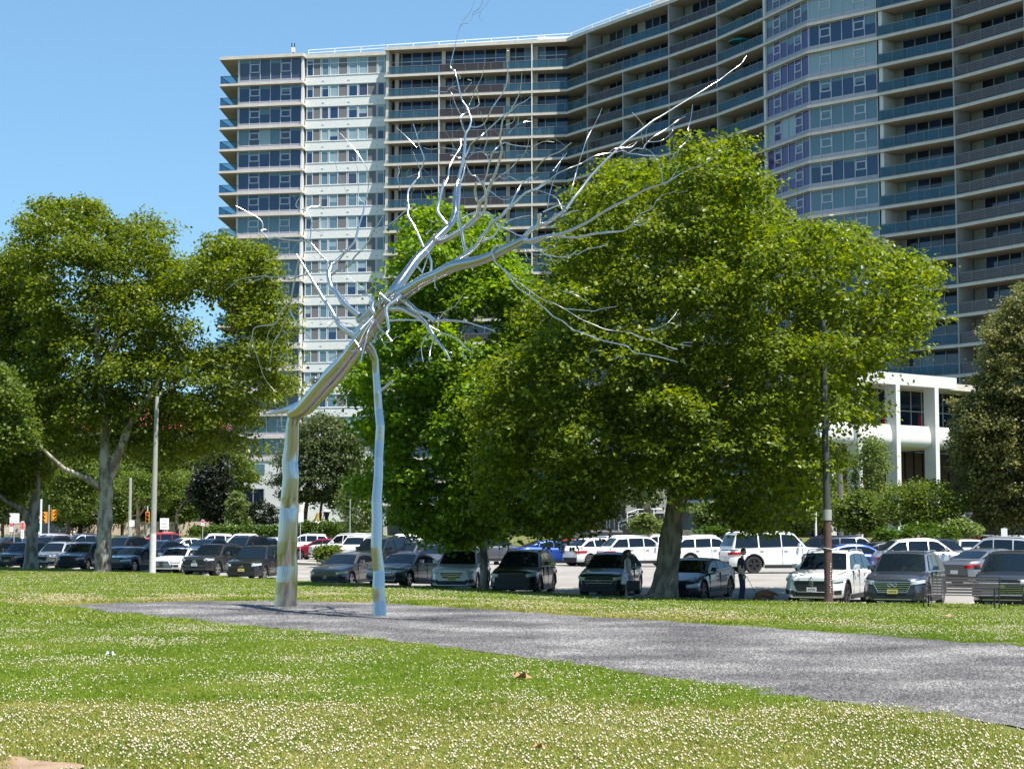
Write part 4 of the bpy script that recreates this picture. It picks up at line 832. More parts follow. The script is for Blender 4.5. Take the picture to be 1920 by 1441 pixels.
# ---- big plane tree by the kerb
T1 = [(1075, 350), (1120, 318), (1180, 300), (1240, 308), (1290, 283), (1345, 264), (1400, 286), (1420, 340), (1440, 395), (1475, 438), (1540, 436), (1590, 420), (1650, 448), (1700, 478), (1738, 518), (1722, 560), (1742, 612), (1695, 665), (1620, 705), (1645, 760), (1612, 815), (1565, 855), (1585, 920), (1545, 990), (1455, 1010), (1420, 1012), (1340, 965), (1240, 935), (1165, 945), (1110, 1005), (1040, 1050), (975, 1005), (905, 968), (880, 885), (905, 822), (868, 778), (930, 690), (1010, 600), (1040, 520), (1058, 420)]
b1 = ground_at(1247, 62.0); g1 = poly_blobs(T1, 63.6, 6.2, 1.45, 3, step=1.16)
t1 = plant('plane_tree', b1, crown_mesh('plane_crown', g1, 56, .15, M['leaf_plane'], 3), 'huge spreading plane tree with mottled leaning trunk by the woman in white', 'tree')
def W(root, base, pts, d, mat, name='limb', **k): return woody(root, base, name, pts, d, mat, **k)
W(t1, b1, [(1240, 1134, 40), (1244, 1118, 30), (1248, 1090, 24), (1254, 1040, 22), (1262, 980, 20), (1272, 930, 19), (1284, 895, 18), (1292, 860, 16)], 62.3, M['bark_plane'], 'trunk', sides=14)
for pts, d in [([(1288, 880, 12), (1330, 840, 9), (1390, 800, 8), (1460, 740, 6), (1560, 660, 4), (1640, 600, 2)], (62.3, 62, 60)), ([(1286, 890, 11), (1250, 850, 9), (1180, 820, 7), (1080, 790, 5), (980, 800, 3)], (62.3, 62, 61)),
               ([(1292, 860, 13), (1300, 760, 10), (1280, 640, 8), (1310, 500, 6), (1345, 380, 3)], (62.3, 64, 65)), ([(1295, 830, 9), (1380, 700, 7), (1450, 600, 5), (1560, 520, 3)], (62.3, 65, 67)), ([(1290, 800, 9), (1230, 680, 7), (1180, 540, 5), (1150, 400, 3)], (62.3, 65, 67)),
               ([(1284, 905, 8), (1220, 870, 6), (1150, 850, 4), (1080, 860, 2)], (62.3, 62, 61))]: W(t1, b1, pts, d, M['bark_plane'])
# ---- bright maple between the steel legs and the plane
T2 = [(819, 362), (852, 382), (872, 420), (905, 398), (942, 438), (968, 490), (1004, 525), (1040, 560), (1070, 640), (1020, 760), (990, 900), (950, 1000), (900, 1042), (850, 1046), (790, 1016), (735, 1004), (716, 920), (706, 850), (655, 818), (680, 770), (640, 728), (660, 682), (718, 640), (735, 560), (722, 502), (762, 468), (766, 434), (785, 400)]
b2 = ground_at(908, 71.0); g2 = poly_blobs(T2, 72.5, 4.2, 1.35, 8, step=1.16)
t2 = plant('maple_tree', b2, crown_mesh('maple_crown', g2, 50, .18, M['leaf_maple'], 8), 'bright green maple with a slim straight trunk beside the white crossover', 'tree')
W(t2, b2, [(908, 1116, 13), (908, 1095, 8.5), (907, 1040, 7.5), (904, 980, 7), (892, 860, 6), (870, 700, 5), (840, 560, 3.5), (822, 440, 2)], 71.2, M['bark_pale'], 'trunk')
for pts, d in [([(900, 950, 5), (840, 880, 4), (770, 800, 3), (700, 740, 2)], (71.2, 70)), ([(895, 880, 5), (950, 780, 4), (1000, 660, 2)], (71.2, 73)), ([(880, 760, 4), (800, 640, 3), (760, 540, 2)], (71.2, 73))]: W(t2, b2, pts, d, M['bark_pale'])
# ---- planes at the left
T3 = [(38, 385), (82, 366), (131, 362), (171, 368), (194, 380), (202, 408), (244, 408), (277, 418), (298, 452), (322, 476), (360, 480), (397, 457), (440, 444), (510, 468), (524, 511), (526, 560), (552, 625), (540, 664), (520, 690), (562, 715), (552, 748), (505, 778), (465, 816), (482, 852), (410, 850), (352, 886), (282, 884), (232, 852), (150, 872), (88, 852), (40, 805), (26, 700), (50, 600), (26, 500)]
b3 = ground_at(194, 99.0)
def hole3(C):
    q = C - np.array([0, 0, EYE]); d = q[:, 1] * CP + q[:, 2] * SP; u = -q[:, 1] * SP + q[:, 2] * CP; X = PCX + FPX * q[:, 0] / d; Y = PCY - FPX * u / d
    return (((X - 388) / 36) ** 2 + ((Y - 648) / 26) ** 2 < 1)
g3 = [g for g in poly_blobs(T3, 103, 5.6, 1.8, 21, step=1.16) if not hole3(np.array([g[0]]))[0]]
t3 = plant('plane_tree', b3, crown_mesh('left_plane_crown', g3, 32, .185, M['leaf_left'], 21, twig=8, spread=.26), 'tall plane tree with thick pale trunk left of the white based lamp post', 'tree')
W(t3, b3, [(192, 1082, 22), (193, 1065, 16), (195, 1010, 14), (198, 950, 13), (199, 900, 14), (196, 850, 9), (197, 800, 8), (190, 745, 7), (184, 690, 6), (180, 600, 4), (150, 450, 2)], 99.2, M['bark_pale'], 'trunk', sides=12)
for pts, d in [([(203, 905, 9), (222, 850, 8), (238, 810, 8), (248, 785, 6), (280, 745, 5), (310, 690, 3)], (99.2, 98)), ([(190, 915, 7), (165, 898, 6), (135, 885, 5), (112, 872, 4), (60, 820, 2)], (99.2, 97)), ([(185, 700, 5), (240, 600, 4), (290, 500, 2)], (99.2, 102)),]: W(t3, b3, pts, d, M['bark_pale'])
T4 = [(-140, 520), (-60, 480), (0, 466), (36, 462), (72, 500), (112, 600), (130, 720), (122, 830), (88, 905), (40, 950), (-20, 955), (-140, 930)]
b4 = ground_at(60, 107.0); g4 = poly_blobs(T4, 110, 5.0, 1.5, 31, step=.95)
t4 = plant('plane_tree', b4, crown_mesh('far_left_plane_crown', g4, 28, .19, M['leaf_left'], 31, twig=8, spread=.26), 'plane tree with scarred split trunk beside the white square sign', 'tree')
W(t4, b4, [(56, 1078, 20), (58, 1060, 14), (60, 1010, 12), (62, 970, 12), (66, 930, 9), (70, 890, 6), (74, 820, 5), (60, 700, 4), (30, 560, 2)], 107.2, M['bark_pale'], 'trunk', sides=12)
for pts, d in [([(56, 985, 7), (46, 962, 6), (30, 948, 5), (12, 940, 4), (-30, 900, 3)], (107, 105)), ([(70, 890, 5), (64, 840, 4.5), (40, 760, 3)], (107, 109))]: W(t4, b4, pts, d, M['bark_pale'])
# ---- linden at the right edge
T5 = [(1920, 540), (1880, 560), (1872, 600), (1835, 610), (1858, 650), (1828, 665), (1846, 700), (1812, 712), (1830, 745), (1772, 752), (1800, 800), (1776, 830), (1800, 880), (1780, 900), (1812, 930), (1800, 960), (1840, 1000), (1920, 1010), (2060, 1010), (2100, 850), (2080, 700), (2010, 580), (1960, 530)]
b5 = ground_at(1945, 112.0); g5 = poly_blobs(T5, 112, 4.5, 1.25, 41, step=.85)
t5 = plant('linden_tree', b5, crown_mesh('linden_crown', g5, 34, .17, M['leaf_linden'], 41, spread=.2), 'dense dark linden tree with pale yellowish tips at the right edge', 'tree')
W(t5, b5, [(1945, 1030, 14), (1945, 950, 12), (1945, 800, 8), (1945, 620, 3)], 112, M['bark_dark'], 'trunk')
# ---- smaller background trees: outline, trunk, distance, leaf
def small(name, poly, trunk, d, mat, bark, label, seed, dens=16, size=.26, rad=1.2, thick=2.2, sub=(), group=None, spread=.34, cat='tree'):
    base = ground_at(trunk[0][0], d); root = plant(name, base, crown_mesh(name + '_crown', poly_blobs(poly, d, thick, rad * .8, seed), dens * 1.5, size * .75, M[mat], seed, spread=spread), label, cat, group)
    gy = PCY  # the trunk starts on the ground
    q = base - np.array([0, 0, EYE]); py = PCY - FPX * (-q[1] * SP + q[2] * CP) / (q[1] * CP + q[2] * SP)
    dp = q[1] * CP + q[2] * SP
    W(root, base, [(trunk[0][0], py, trunk[0][2] * 1.3)] + trunk, dp, M[bark], 'trunk', sides=8)
    for s in sub: W(root, base, s, dp, M[bark], sides=6)
    return root
small('background_tree', [(60, 850), (110, 815), (170, 825), (215, 850), (235, 900), (230, 965), (180, 990), (110, 990), (70, 960), (50, 900)], [(150, 1004, 4), (150, 960, 3.5), (148, 880, 2)], 205, 'leaf_bg', 'bark_dark', 'broad leafy tree filling the gap between the two pale plane trunks', 64, 12, .34, 2.0, 4)
small('background_tree', [(225, 850), (280, 820), (340, 830), (380, 860), (395, 920), (370, 975), (310, 990), (250, 985), (222, 930)], [(300, 1004, 4), (300, 965, 3.5), (305, 890, 2)], 215, 'leaf_bg', 'bark_dark', 'broad leafy tree hiding the tan building behind the left lamp post', 65, 12, .34, 2.0, 4)
small('background_tree', [(400, 860), (440, 840), (470, 860), (485, 900), (460, 930), (420, 925)], [(437, 1004, 3), (437, 950, 2.5), (440, 890, 2)], 198, 'leaf_bg', 'bark_dark', 'leafy tree in front of the white corner wall of the tower', 66, 10, .32, 1.7, 3)
small('olive_tree', [(560, 800), (600, 770), (640, 790), (665, 820), (690, 850), (700, 905), (680, 945), (640, 955), (590, 950), (540, 945), (520, 930), (524, 860), (540, 820)], [(573, 1000, 4), (573, 960, 4), (585, 890, 3), (600, 820, 2)], 190, 'leaf_grey', 'bark_dark', 'dusty olive green tree in front of the white brick tower base', 51, 12, .34, 1.9, 3.5, sub=[[(602, 1000, 2.5), (602, 950, 2.5), (620, 890, 2)]])
small('birch_tree', [(655, 905), (680, 890), (700, 920), (705, 970), (690, 1000), (655, 998), (640, 960), (636, 930)], [(668, 995, 1.6), (668, 960, 1.4), (672, 910, 1)], 150, 'leaf_light', 'bark_tan', 'slender pale green birch clump right of the small lantern post', 52, 8, .26, 1.0, 1.4)
small('conifer_tree', [(405, 835), (425, 880), (432, 930), (424, 985), (400, 990), (372, 950), (352, 925), (370, 880)], [(333, 1000, 3), (333, 960, 3), (380, 900, 2), (405, 850, 1)], 185, 'leaf_dark', 'bark_dark', 'black green conifer against the tan wall near the tower corner', 53, 18, .3, 1.6, 2)
small('street_tree', [(250, 880), (285, 890), (320, 880), (352, 900), (330, 935), (300, 960), (262, 950), (232, 930), (226, 900)], [(259, 1000, 4), (259, 970, 4), (258, 945, 3), (250, 905, 2)], 175, 'leaf_bg', 'bark_tan', 'thin tree with forked tan trunk beside the grey street pole', 54, 8, .3, 1.5, 2.2, sub=[[(259, 968, 2.4), (272, 950, 2), (286, 920, 1.4)], [(257, 965, 1.6), (244, 967, 1.2)]])
small('street_tree', [(90, 880), (130, 850), (170, 860), (188, 900), (180, 960), (150, 985), (110, 980), (80, 950)], [(128, 1004, 3), (128, 970, 3), (130, 900, 2)], 180, 'leaf_bg', 'bark_dark', 'leafy mid green tree behind the yellow traffic signal', 55, 12, .32, 1.8, 3)
small('street_tree', [(205, 920), (225, 905), (245, 925), (240, 975), (215, 985), (200, 960)], [(229, 1004, 3), (229, 980, 3), (228, 930, 2)], 196, 'leaf_bg', 'bark_dark', 'small dark tree behind the thick pale plane trunk', 56, 14, .32, 1.4, 2)
small('street_tree', [(295, 900), (335, 880), (370, 900), (380, 950), (350, 985), (310, 975), (285, 940)], [(302, 1004, 3), (302, 975, 3), (320, 920, 2)], 200, 'leaf_bg', 'bark_dark', 'broad yellow green tree behind the second white sign', 57, 12, .34, 1.7, 2.5)
small('street_tree', [(-60, 900), (0, 890), (50, 900), (60, 950), (30, 990), (-40, 990)], [(5, 1004, 3), (5, 980, 3), (10, 920, 2)], 190, 'leaf_grey', 'bark_dark', 'shaded dark tree behind the sign at the left edge', 58, 12, .32, 1.8, 2.5)
small('leafy_tree', [(-40, 680), (10, 690), (42, 740), (62, 800), (66, 850), (30, 830), (0, 860), (-40, 850)], [(-30, 1060, 8), (-30, 950, 7), (-20, 800, 4)], 92, 'leaf_bg', 'bark_pale', 'pale silvery leaved branches reaching in at the left edge', 59, 12, .24, .8, 1.5)
small('sapling_tree', [(1618, 830), (1640, 815), (1658, 850), (1662, 890), (1640, 930), (1600, 935), (1588, 890), (1600, 850)], [(1612, 985, 2), (1612, 930, 1.8), (1610, 860, 1.2), (1618, 830, .8)], 124, 'leaf_light', 'white_paint', 'airy young birch with white stems in front of the concrete portico', 60, 5, .22, 1.0, 1.2, sub=[[(1632, 985, 1.6), (1634, 930, 1.4), (1646, 860, 1)]])
small('ornamental_tree', [(1650, 925), (1700, 908), (1750, 905), (1800, 925), (1815, 950), (1790, 985), (1730, 990), (1670, 980), (1640, 960)], [(1706, 1010, 3), (1708, 985, 3), (1720, 940, 2)], 110, 'leaf_bg', 'bark_dark', 'low spreading ornamental tree below the portico columns', 61, 18, .2, .95, 2)
small('garden_tree', [(1140, 880), (1200, 870), (1240, 900), (1235, 945), (1190, 950), (1140, 945), (1110, 920)], [(1222, 1000, 8), (1216, 960, 8), (1205, 930, 7), (1195, 890, 4)], 140, 'leaf_grey', 'bark_pale', 'garden tree with bent pale trunk behind the stair railings', 62, 12, .26, 1.4, 2.5)
small('garden_tree', [(1480, 900), (1530, 880), (1570, 900), (1590, 950), (1560, 990), (1500, 990), (1470, 950)], [(1530, 1003, 2), (1530, 970, 2), (1530, 920, 1.5)], 122, 'leaf_bg', 'bark_dark', 'small garden tree behind the dark lamp post and no parking sign', 63, 14, .24, 1.2, 2)
def bush(name, poly, d, mat, label, seed, dens=24, size=.2, rad=.7, thick=.9, cat='shrub', group=None):
    c = np.array(poly).mean(0); base = ground_at(c[0], d); return plant(name, base, crown_mesh(name + '_leaves', poly_blobs(poly, d, thick, rad, seed, step=.8), dens, size, M[mat], seed, spread=.2), label, cat, group, 'foliage')
bush('shrub', [(1568, 940), (1600, 925), (1640, 930), (1662, 960), (1650, 1000), (1590, 1004), (1565, 985)], 116, 'leaf_bg', 'light green rounded shrub right of the dark lamp post', 71)
bush('shrub', [(1690, 985), (1730, 975), (1760, 985), (1765, 1004), (1700, 1006)], 108, 'hedge', 'dark low shrub behind the two people at the lot edge', 72)
bush('shrub', [(1770, 985), (1800, 976), (1835, 990), (1838, 1006), (1778, 1008)], 106, 'leaf_light', 'yellow green feathery shrub beside the white utility car', 73)
bush('shrub', [(1300, 950), (1350, 940), (1400, 955), (1420, 1000), (1310, 1002)], 128, 'leaf_light', 'flowering pale shrub under the right of the big plane crown', 74)
bush('shrub', [(1180, 975), (1215, 962), (1240, 975), (1242, 1000), (1185, 1000)], 132, 'leaf_light', 'hydrangea shrub with cream blossom beside the stair rail', 75)
bush('shrub', [(1420, 955), (1470, 945), (1510, 965), (1515, 1002), (1425, 1004)], 124, 'leaf_light', 'cream blossomed shrub left of the brown based lamp post', 76)
bush('shrub', [(455, 948), (490, 935), (520, 950), (526, 985), (460, 990)], 176, 'leaf_dark', 'dark rounded shrub below the ground floor windows', 77, rad=1.0)
bush('shrub', [(598, 1032), (614, 1024), (632, 1032), (636, 1050), (600, 1052)], 103, 'leaf_bg', 'bright weedy bush growing on the lot island', 78, rad=.35, thick=.4, size=.16, dens=40)
bush('shrub', [(425, 940), (445, 915), (460, 940), (465, 985), (430, 988)], 172, 'leaf_light', 'reddish tipped thin shrub against the white wall corner', 79, rad=.9)
bush('hedge', [(350, 990), (440, 986), (530, 988), (532, 1006), (350, 1006)], 165, 'hedge', 'long clipped hedge along the far left of the car park', 80, cat='hedge', rad=.8, dens=30)
bush('hedge', [(545, 985), (600, 978), (650, 985), (700, 980), (715, 1004), (548, 1004)], 158, 'hedge', 'clipped hedge below the small lantern post', 81, cat='hedge', rad=.8, dens=30)
bush('hedge', [(1300, 992), (1400, 988), (1500, 990), (1505, 1006), (1300, 1004)], 122, 'hedge', 'low hedge strip behind the parked white people carriers', 82, cat='hedge', rad=.6, dens=30)
bush('hedge', [(1640, 998), (1700, 994), (1790, 996), (1795, 1012), (1642, 1012)], 104.5, 'hedge', 'bright low hedge behind the red car at right', 83, cat='hedge', rad=.5, dens=36)
# fallen leaves and litter on the grass
def fallen(px, py, s, mat, label, name='fallen_leaf', cat='leaf'):
    x, y = flat(px, py); mb = MB(); pts = []
    for i in range(10):
        a = 2 * math.pi * i / 10; r = s * (1 if i % 2 == 0 else .5); pts.append((r * math.cos(a), r * math.sin(a) * .8, .05 + .35 * s * (i % 3)))
    mb.add([(0, 0, .05)] + pts, [(0, 1 + i, 1 + (i + 1) % 10) for i in range(10)]); o = mb.build(name, mat); o.location = (x, y, gz(x, y) + .01); return tag(o, label, cat)
brown = pm('dry_leaf', (.42, .22, .10), .7)
fallen(979, 1281, .11, brown, 'curled brown dry leaf lying in the grass near the gravel edge'); fallen(1011, 1416, .055, brown, 'small tan leaf in the near grass at bottom centre'); fallen(661, 1205, .045, brown, 'small orange leaf on the gravel edge behind the near grass')
fallen(207, 1236, .07, M['white_paint'], 'crumpled white scrap lying on the left lawn', 'paper_scrap', 'litter')
c = ground_at(1116, 60.0); mb = MB(); mb.tube([(-.12, 0, .06), (.12, .02, .07)], .05, 8); o = mb.build('paper_cup', M['white_paint']); o.location = c; tag(o, 'small white cup dropped on the grass in front of the dark crossover', 'litter')
c = ground_at(1774, 38.0); mb = MB(); mb.tube([(-.12, 0, .05), (.05, .03, .06), (.14, 0, .05)], [.03, .05, .02], 6); o = mb.build('fallen_bark', brown); o.location = c; tag(o, 'pale strip of fallen bark on the grass before the bench', 'bark')

# ---- unseen planes added behind the viewer so the polished steel has something to reflect
for i, (x, y) in enumerate([(-40, -52), (-20, -62), (2, -58), (24, -64), (44, -50), (-66, -26), (70, -24)]):
    c = copy_tree(t3 if i % 2 else t1); c.location = (x, y, 0); c.rotation_euler = (0, 0, 1.1 * i); c.scale = (.8, .8, .8); c['label'] = 'unseen plane tree added behind the viewer for steel reflections'; c['group'] = 'plane trees added behind the viewer'
# ================================================================ CARS
SPEC = {   # L, W, H, wheel r, wheelbase, front overhang, clearance, nose z, hood z, cowl(x from front, z), roof front x, roof peak x, roof rear x, rear base x, deck z, tail z
 'sedan': dict(L=4.85, W=1.82, H=1.45, r=.33, wb=2.78, fo=.95, gc=.17, nose=.70, hood=.80, cx=1.45, cz=.98, rf=2.15, rp=2.7, rr=3.45, rb=4.25, deck=1.06, tail=1.0, rails=0, pill=(2.62, 3.5)),
 'sleek': dict(L=4.72, W=1.86, H=1.44, r=.345, wb=2.87, fo=.86, gc=.15, nose=.62, hood=.74, cx=1.25, cz=.96, rf=2.05, rp=2.65, rr=3.35, rb=4.35, deck=1.08, tail=1.02, rails=0, pill=(2.6, 3.45)),
 'suv': dict(L=4.72, W=1.88, H=1.69, r=.37, wb=2.72, fo=.93, gc=.22, nose=.88, hood=.98, cx=1.35, cz=1.10, rf=1.98, rp=2.5, rr=3.95, rb=4.5, deck=1.06, tail=1.0, rails=1, pill=(2.45, 3.35)),
 'cuv': dict(L=4.40, W=1.79, H=1.61, r=.34, wb=2.61, fo=.90, gc=.20, nose=.80, hood=.92, cx=1.25, cz=1.05, rf=1.90, rp=2.4, rr=3.55, rb=4.2, deck=1.04, tail=.98, rails=0, pill=(2.3, 3.15)),
 'bigsuv': dict(L=5.10, W=2.00, H=1.79, r=.40, wb=3.05, fo=.95, gc=.23, nose=.93, hood=1.06, cx=1.55, cz=1.16, rf=2.15, rp=2.75, rr=4.3, rb=4.9, deck=1.12, tail=1.05, rails=1, pill=(2.65, 3.6)),
 'van': dict(L=5.35, W=2.02, H=1.93, r=.42, wb=3.2, fo=1.0, gc=.27, nose=1.02, hood=1.14, cx=1.5, cz=1.24, rf=2.05, rp=2.6, rr=5.0, rb=5.25, deck=1.16, tail=1.12, rails=1, pill=(2.75, 3.9)),
 'hatch': dict(L=4.15, W=1.76, H=1.52, r=.32, wb=2.55, fo=.85, gc=.17, nose=.72, hood=.84, cx=1.1, cz=1.0, rf=1.75, rp=2.2, rr=3.35, rb=3.98, deck=1.02, tail=.95, rails=0, pill=(2.15, 3.0)),
}
MESH = {}
def car_meshes(kind):
    if kind in MESH: return MESH[kind]
    s = SPEC[kind]; L, Wd, H = s['L'], s['W'], s['H']; hw = Wd / 2; X = lambda f: L / 2 - f     # f = distance from the nose
    xf, xr = X(s['fo']), X(s['fo'] + s['wb']); r = s['r']; Ra = r + .07
    def plan(x):
        e = max(0, (abs(x) - (L / 2 - .75)) / .75); return hw * (1 - .26 * e ** 2.6)
    belt = s['cz'] + .02
    def top(x):
        f = L / 2 - x
        return np.interp(f, [0, .07, .32, s['cx'], s['cx'] + .5, s['rb'] - .5, s['rb'], L - .10, L], [s['nose'], s['nose'] + .06, s['hood'], s['cz'], belt, s['deck'] - .01, s['deck'], s['tail'], s['tail'] - .12])
    def bot(x):
        z = s['gc'] + (.07 if abs(x) > L / 2 - .5 else 0)
        for w in (xf, xr):
            if abs(x - w) < Ra: z = max(z, r + math.sqrt(Ra * Ra - (x - w) ** 2))
        return z
    xs = set(np.linspace(-L / 2, L / 2, 22).tolist() + [X(.07), X(.32), X(s['cx']), X(s['rb']), X(L - .1)])
    for w in (xf, xr): xs |= {w + Ra * math.cos(a) for a in np.linspace(0, math.pi, 11)} | {w - Ra - .004, w + Ra + .004}
    xs = sorted(xs)
    def sec(x):
        w = plan(x); zb, zt = bot(x), top(x); cr = .035; zm = max(zb + .02, s['gc'] + .26); z2 = max(zm + .01, zt - .26)
        f = L / 2 - x; crown = .04 if f < s['cx'] else .01
        return [(w - .06, zb), (w - .012, max(zb + .005, zm - .12)), (w, zm + .1 if zm + .1 < z2 else (zm + z2) / 2), (w - .018, z2), (w - .03, zt - .09), (w - .09, zt - .015), (w * .62, zt + crown * .8), (0, zt + crown)]
    mb = MB(); rows = []
    for x in xs:
        sc = sec(x); row = [(x, y, z) for y, z in sc] + [(x, -y, z) for y, z in sc[-2::-1]]; rows.append(row)
    m = len(rows[0]); vs = [p for rw in rows for p in rw]; fs = []
    for i in range(len(rows) - 1):
        for k in range(m - 1): fs.append((i * m + k, (i + 1) * m + k, (i + 1) * m + k + 1, i * m + k + 1))
    fs.append(tuple(range(m))); fs.append(tuple((len(rows) - 1) * m + k for k in range(m - 1, -1, -1))); mb.add(vs, fs)
    # cabin
    prof = [(X(s['cx']) + .02, s['cz'] - .02), (X(s['rf']), H - .06), (X((s['rf'] + s['rp']) / 2), H - .015), (X(s['rp']), H), (X((s['rp'] + s['rr']) / 2), H - .015), (X(s['rr']), H - .07), (X(s['rb']), s['deck'] - .02)]
    yb, yt = hw - .085, hw - .27
    def ywid(z): return yb + (yt - yb) * max(0, min(1, (z - belt) / (H - belt)))
    cols = [-1, -.94, -.6, -.2, .2, .6, .94, 1]
    def cab(i, t):      # i-th profile point, t across
        x, z = prof[i]; y = ywid(z); ed = abs(t)
        return (x + (.10 * (1 - ed ** 2) * (1 if i == 0 else (.4 if i == 1 else (-.4 if i == len(prof) - 1 else 0)))), y * t, z + (.035 * (1 - ed ** 2)) * (1 if 0 < i < len(prof) - 1 else 0) - (.035 if ed > .97 and 0 < i < len(prof) - 1 else 0))
    vs = [cab(i, t) for i in range(len(prof)) for t in cols]; nc = len(cols); fs = []
    for i in range(len(prof) - 1):
        for k in range(nc - 1): fs.append((i * nc + k, i * nc + k + 1, (i + 1) * nc + k + 1, (i + 1) * nc + k))
    fs.append(tuple(i * nc for i in range(len(prof)))); fs.append(tuple(i * nc + nc - 1 for i in range(len(prof) - 1, -1, -1))); mb.add(vs, fs)
    out = {}; out['body'] = (mb, 'paint', None)
    ub = MB(); ub.box(-L / 2 + .25, L / 2 - .2, -hw + .27, hw - .27, s['gc'] + .02, .62)
    for w in (xf, xr):
        for sg in (1, -1): ub.box(w - Ra + .01, w + Ra - .01, sg * (hw - .27) - .001 * sg if 0 else min(sg * (hw - .28), sg * (hw - .1)), max(sg * (hw - .28), sg * (hw - .1)), r + .05, r + Ra - .055)
    out['underbody'] = (ub, 'black', None)
    def patch(i, t0, t1, u0, u1, off, name):
        g = MB(); n = 7; A = []
        for u in (u0, (u0 + u1) / 2, u1):
            for k in range(n):
                t = t0 + (t1 - t0) * k / (n - 1); a = np.array(cab(i, t)); b = np.array(cab(i + 1, t)); A.append(a + (b - a) * u)
        a = A[0]; d1 = A[n - 1] - A[0]; d2 = A[2 * n] - A[0]; nn = np.cross(d1, d2); nn /= np.linalg.norm(nn)
        if nn[2] < 0: nn = -nn
        A = [p + nn * off for p in A]
        g.add(A, [(j * n + k, j * n + k + 1, (j + 1) * n + k + 1, (j + 1) * n + k) for j in range(2) for k in range(n - 1)]); return g
    out['windscreen'] = (patch(0, -.9, .9, .07, .95, .014, 'w'), 'car_glass', None)
    out['rear_window'] = (patch(len(prof) - 2, -.86, .86, .10, .80, .012, 'r'), 'car_glass', None)
    # side windows cut out of the cabin side outline
    outline = [(X(s['cx'] + .16), belt + .035)] + [(x - .0, z - .085) for x, z in prof[1:-1]] + [(X(s['rb'] - .12), s['deck'] + .05)]
    outline[1] = (outline[1][0] + .0, outline[1][1])
    def clip(poly, x0, x1):
        for lim, sgn in ((x0, 1), (x1, -1)):
            res = []
            for i in range(len(poly)):
                a, b = poly[i], poly[(i + 1) % len(poly)]; ia, ib = sgn * (a[0] - lim) >= 0, sgn * (b[0] - lim) >= 0
                if ia: res.append(a)
                if ia != ib: t = (lim - a[0]) / (b[0] - a[0]); res.append((lim, a[1] + t * (b[1] - a[1])))
            poly = res
            if not poly: break
        return poly
    p1, p2 = s['pill']
    for (fa, fb) in ((s['cx'], p1 - .03), (p1 + .03, p2 - .03), (p2 + .05, s['rb'])):
        pg = clip(outline, X(fb), X(fa))
        if len(pg) < 3: continue
        for sg in (1, -1):
            g = MB(); v = [(x, sg * (ywid(z) + .012), z) for x, z in pg]; g.add(v, [tuple(range(len(v)))[::sg]]); out.setdefault('side_window', []).append((g, 'car_glass', None))
    # wheels
    for w in (xf, xr):
        for sg in (1, -1):
            g = MB(); yo = hw - .025; yi = hw - .26; n = 28; V = []; rad = [(yi, r * .6), (yi, r - .03), (yi + .03, r), (yo - .03, r), (yo, r - .035), (yo - .004, r * .70), (yo - .05, r * .68)]
            for (y, q) in rad:
                for k in range(n): a = 2 * math.pi * k / n; V.append((w + q * math.cos(a), sg * y, r + q * math.sin(a)))
            g.add(V, [(i * n + k, i * n + (k + 1) % n, (i + 1) * n + (k + 1) % n, (i + 1) * n + k) for i in range(len(rad) - 1) for k in range(n)]); 
            g.add([(w + r * .68 * math.cos(2 * math.pi * k / n), sg * (yo - .06), r + r * .68 * math.sin(2 * math.pi * k / n)) for k in range(n)], [tuple(range(n))])
            q = MB(); ns = 5
            for k in range(ns):
                a = 2 * math.pi * k / ns + .3
                for da in (-.17, .17):
                    c1, s1 = math.cos(a + da * .5), math.sin(a + da * .5); c2, s2 = math.cos(a + da), math.sin(a + da); wd = r * .055
                    px_, pz_ = -s2 * wd, c2 * wd; R2 = r * .66; R1 = r * .1; y0 = sg * (yo - .035); y1 = sg * (yo - .012)
                    vv = [(w + c1 * R1 - px_, y0, r + s1 * R1 - pz_), (w + c1 * R1 + px_, y0, r + s1 * R1 + pz_), (w + c2 * R2 + px_, y0, r + s2 * R2 + pz_), (w + c2 * R2 - px_, y0, r + s2 * R2 - pz_)]
                    q.add(vv + [(a_, y1, b_) for a_, _, b_ in vv], [(0, 1, 2, 3), (4, 5, 6, 7), (0, 1, 5, 4), (1, 2, 6, 5), (2, 3, 7, 6), (3, 0, 4, 7)])
            for (ra, rb) in ((r * .63, r * .70), (0.001, r * .13)):
                V = [(w + q2 * math.cos(2 * math.pi * k / n), sg * (yo - .014), r + q2 * math.sin(2 * math.pi * k / n)) for q2 in (ra, rb) for k in range(n)]
                q.add(V, [(k, (k + 1) % n, n + (k + 1) % n, n + k) for k in range(n)])
            out.setdefault('wheel', []).append((g, 'rubber', ('rim', q, 'rim')))
    # bands that wrap the nose or tail corner
    def band(front, y0, y1, z0, z1, off, dz=0.0, sg=1, n=6):
        g = MB(); V = []; end = L / 2 if front else -L / 2; dirx = 1 if front else -1
        for k in range(n + 1):
            y = y0 + (y1 - y0) * k / n; yy = min(y, hw * .985); f = 0
            lo, hi = 0.0, .75
            if yy > plan(L / 2):
                for _ in range(24):
                    md = (lo + hi) / 2
                    if plan(L / 2 - md) < yy: lo = md
                    else: hi = md
                f = hi
            e = k / n
            for z in (z0 + dz * e, z1 + dz * e * .6): V.append((end - dirx * (f - off), sg * (yy + off * .8 * min(1, f * 4)), z))
        V2 = [(p[0] - dirx * .05, p[1] * .98, p[2]) for p in V]
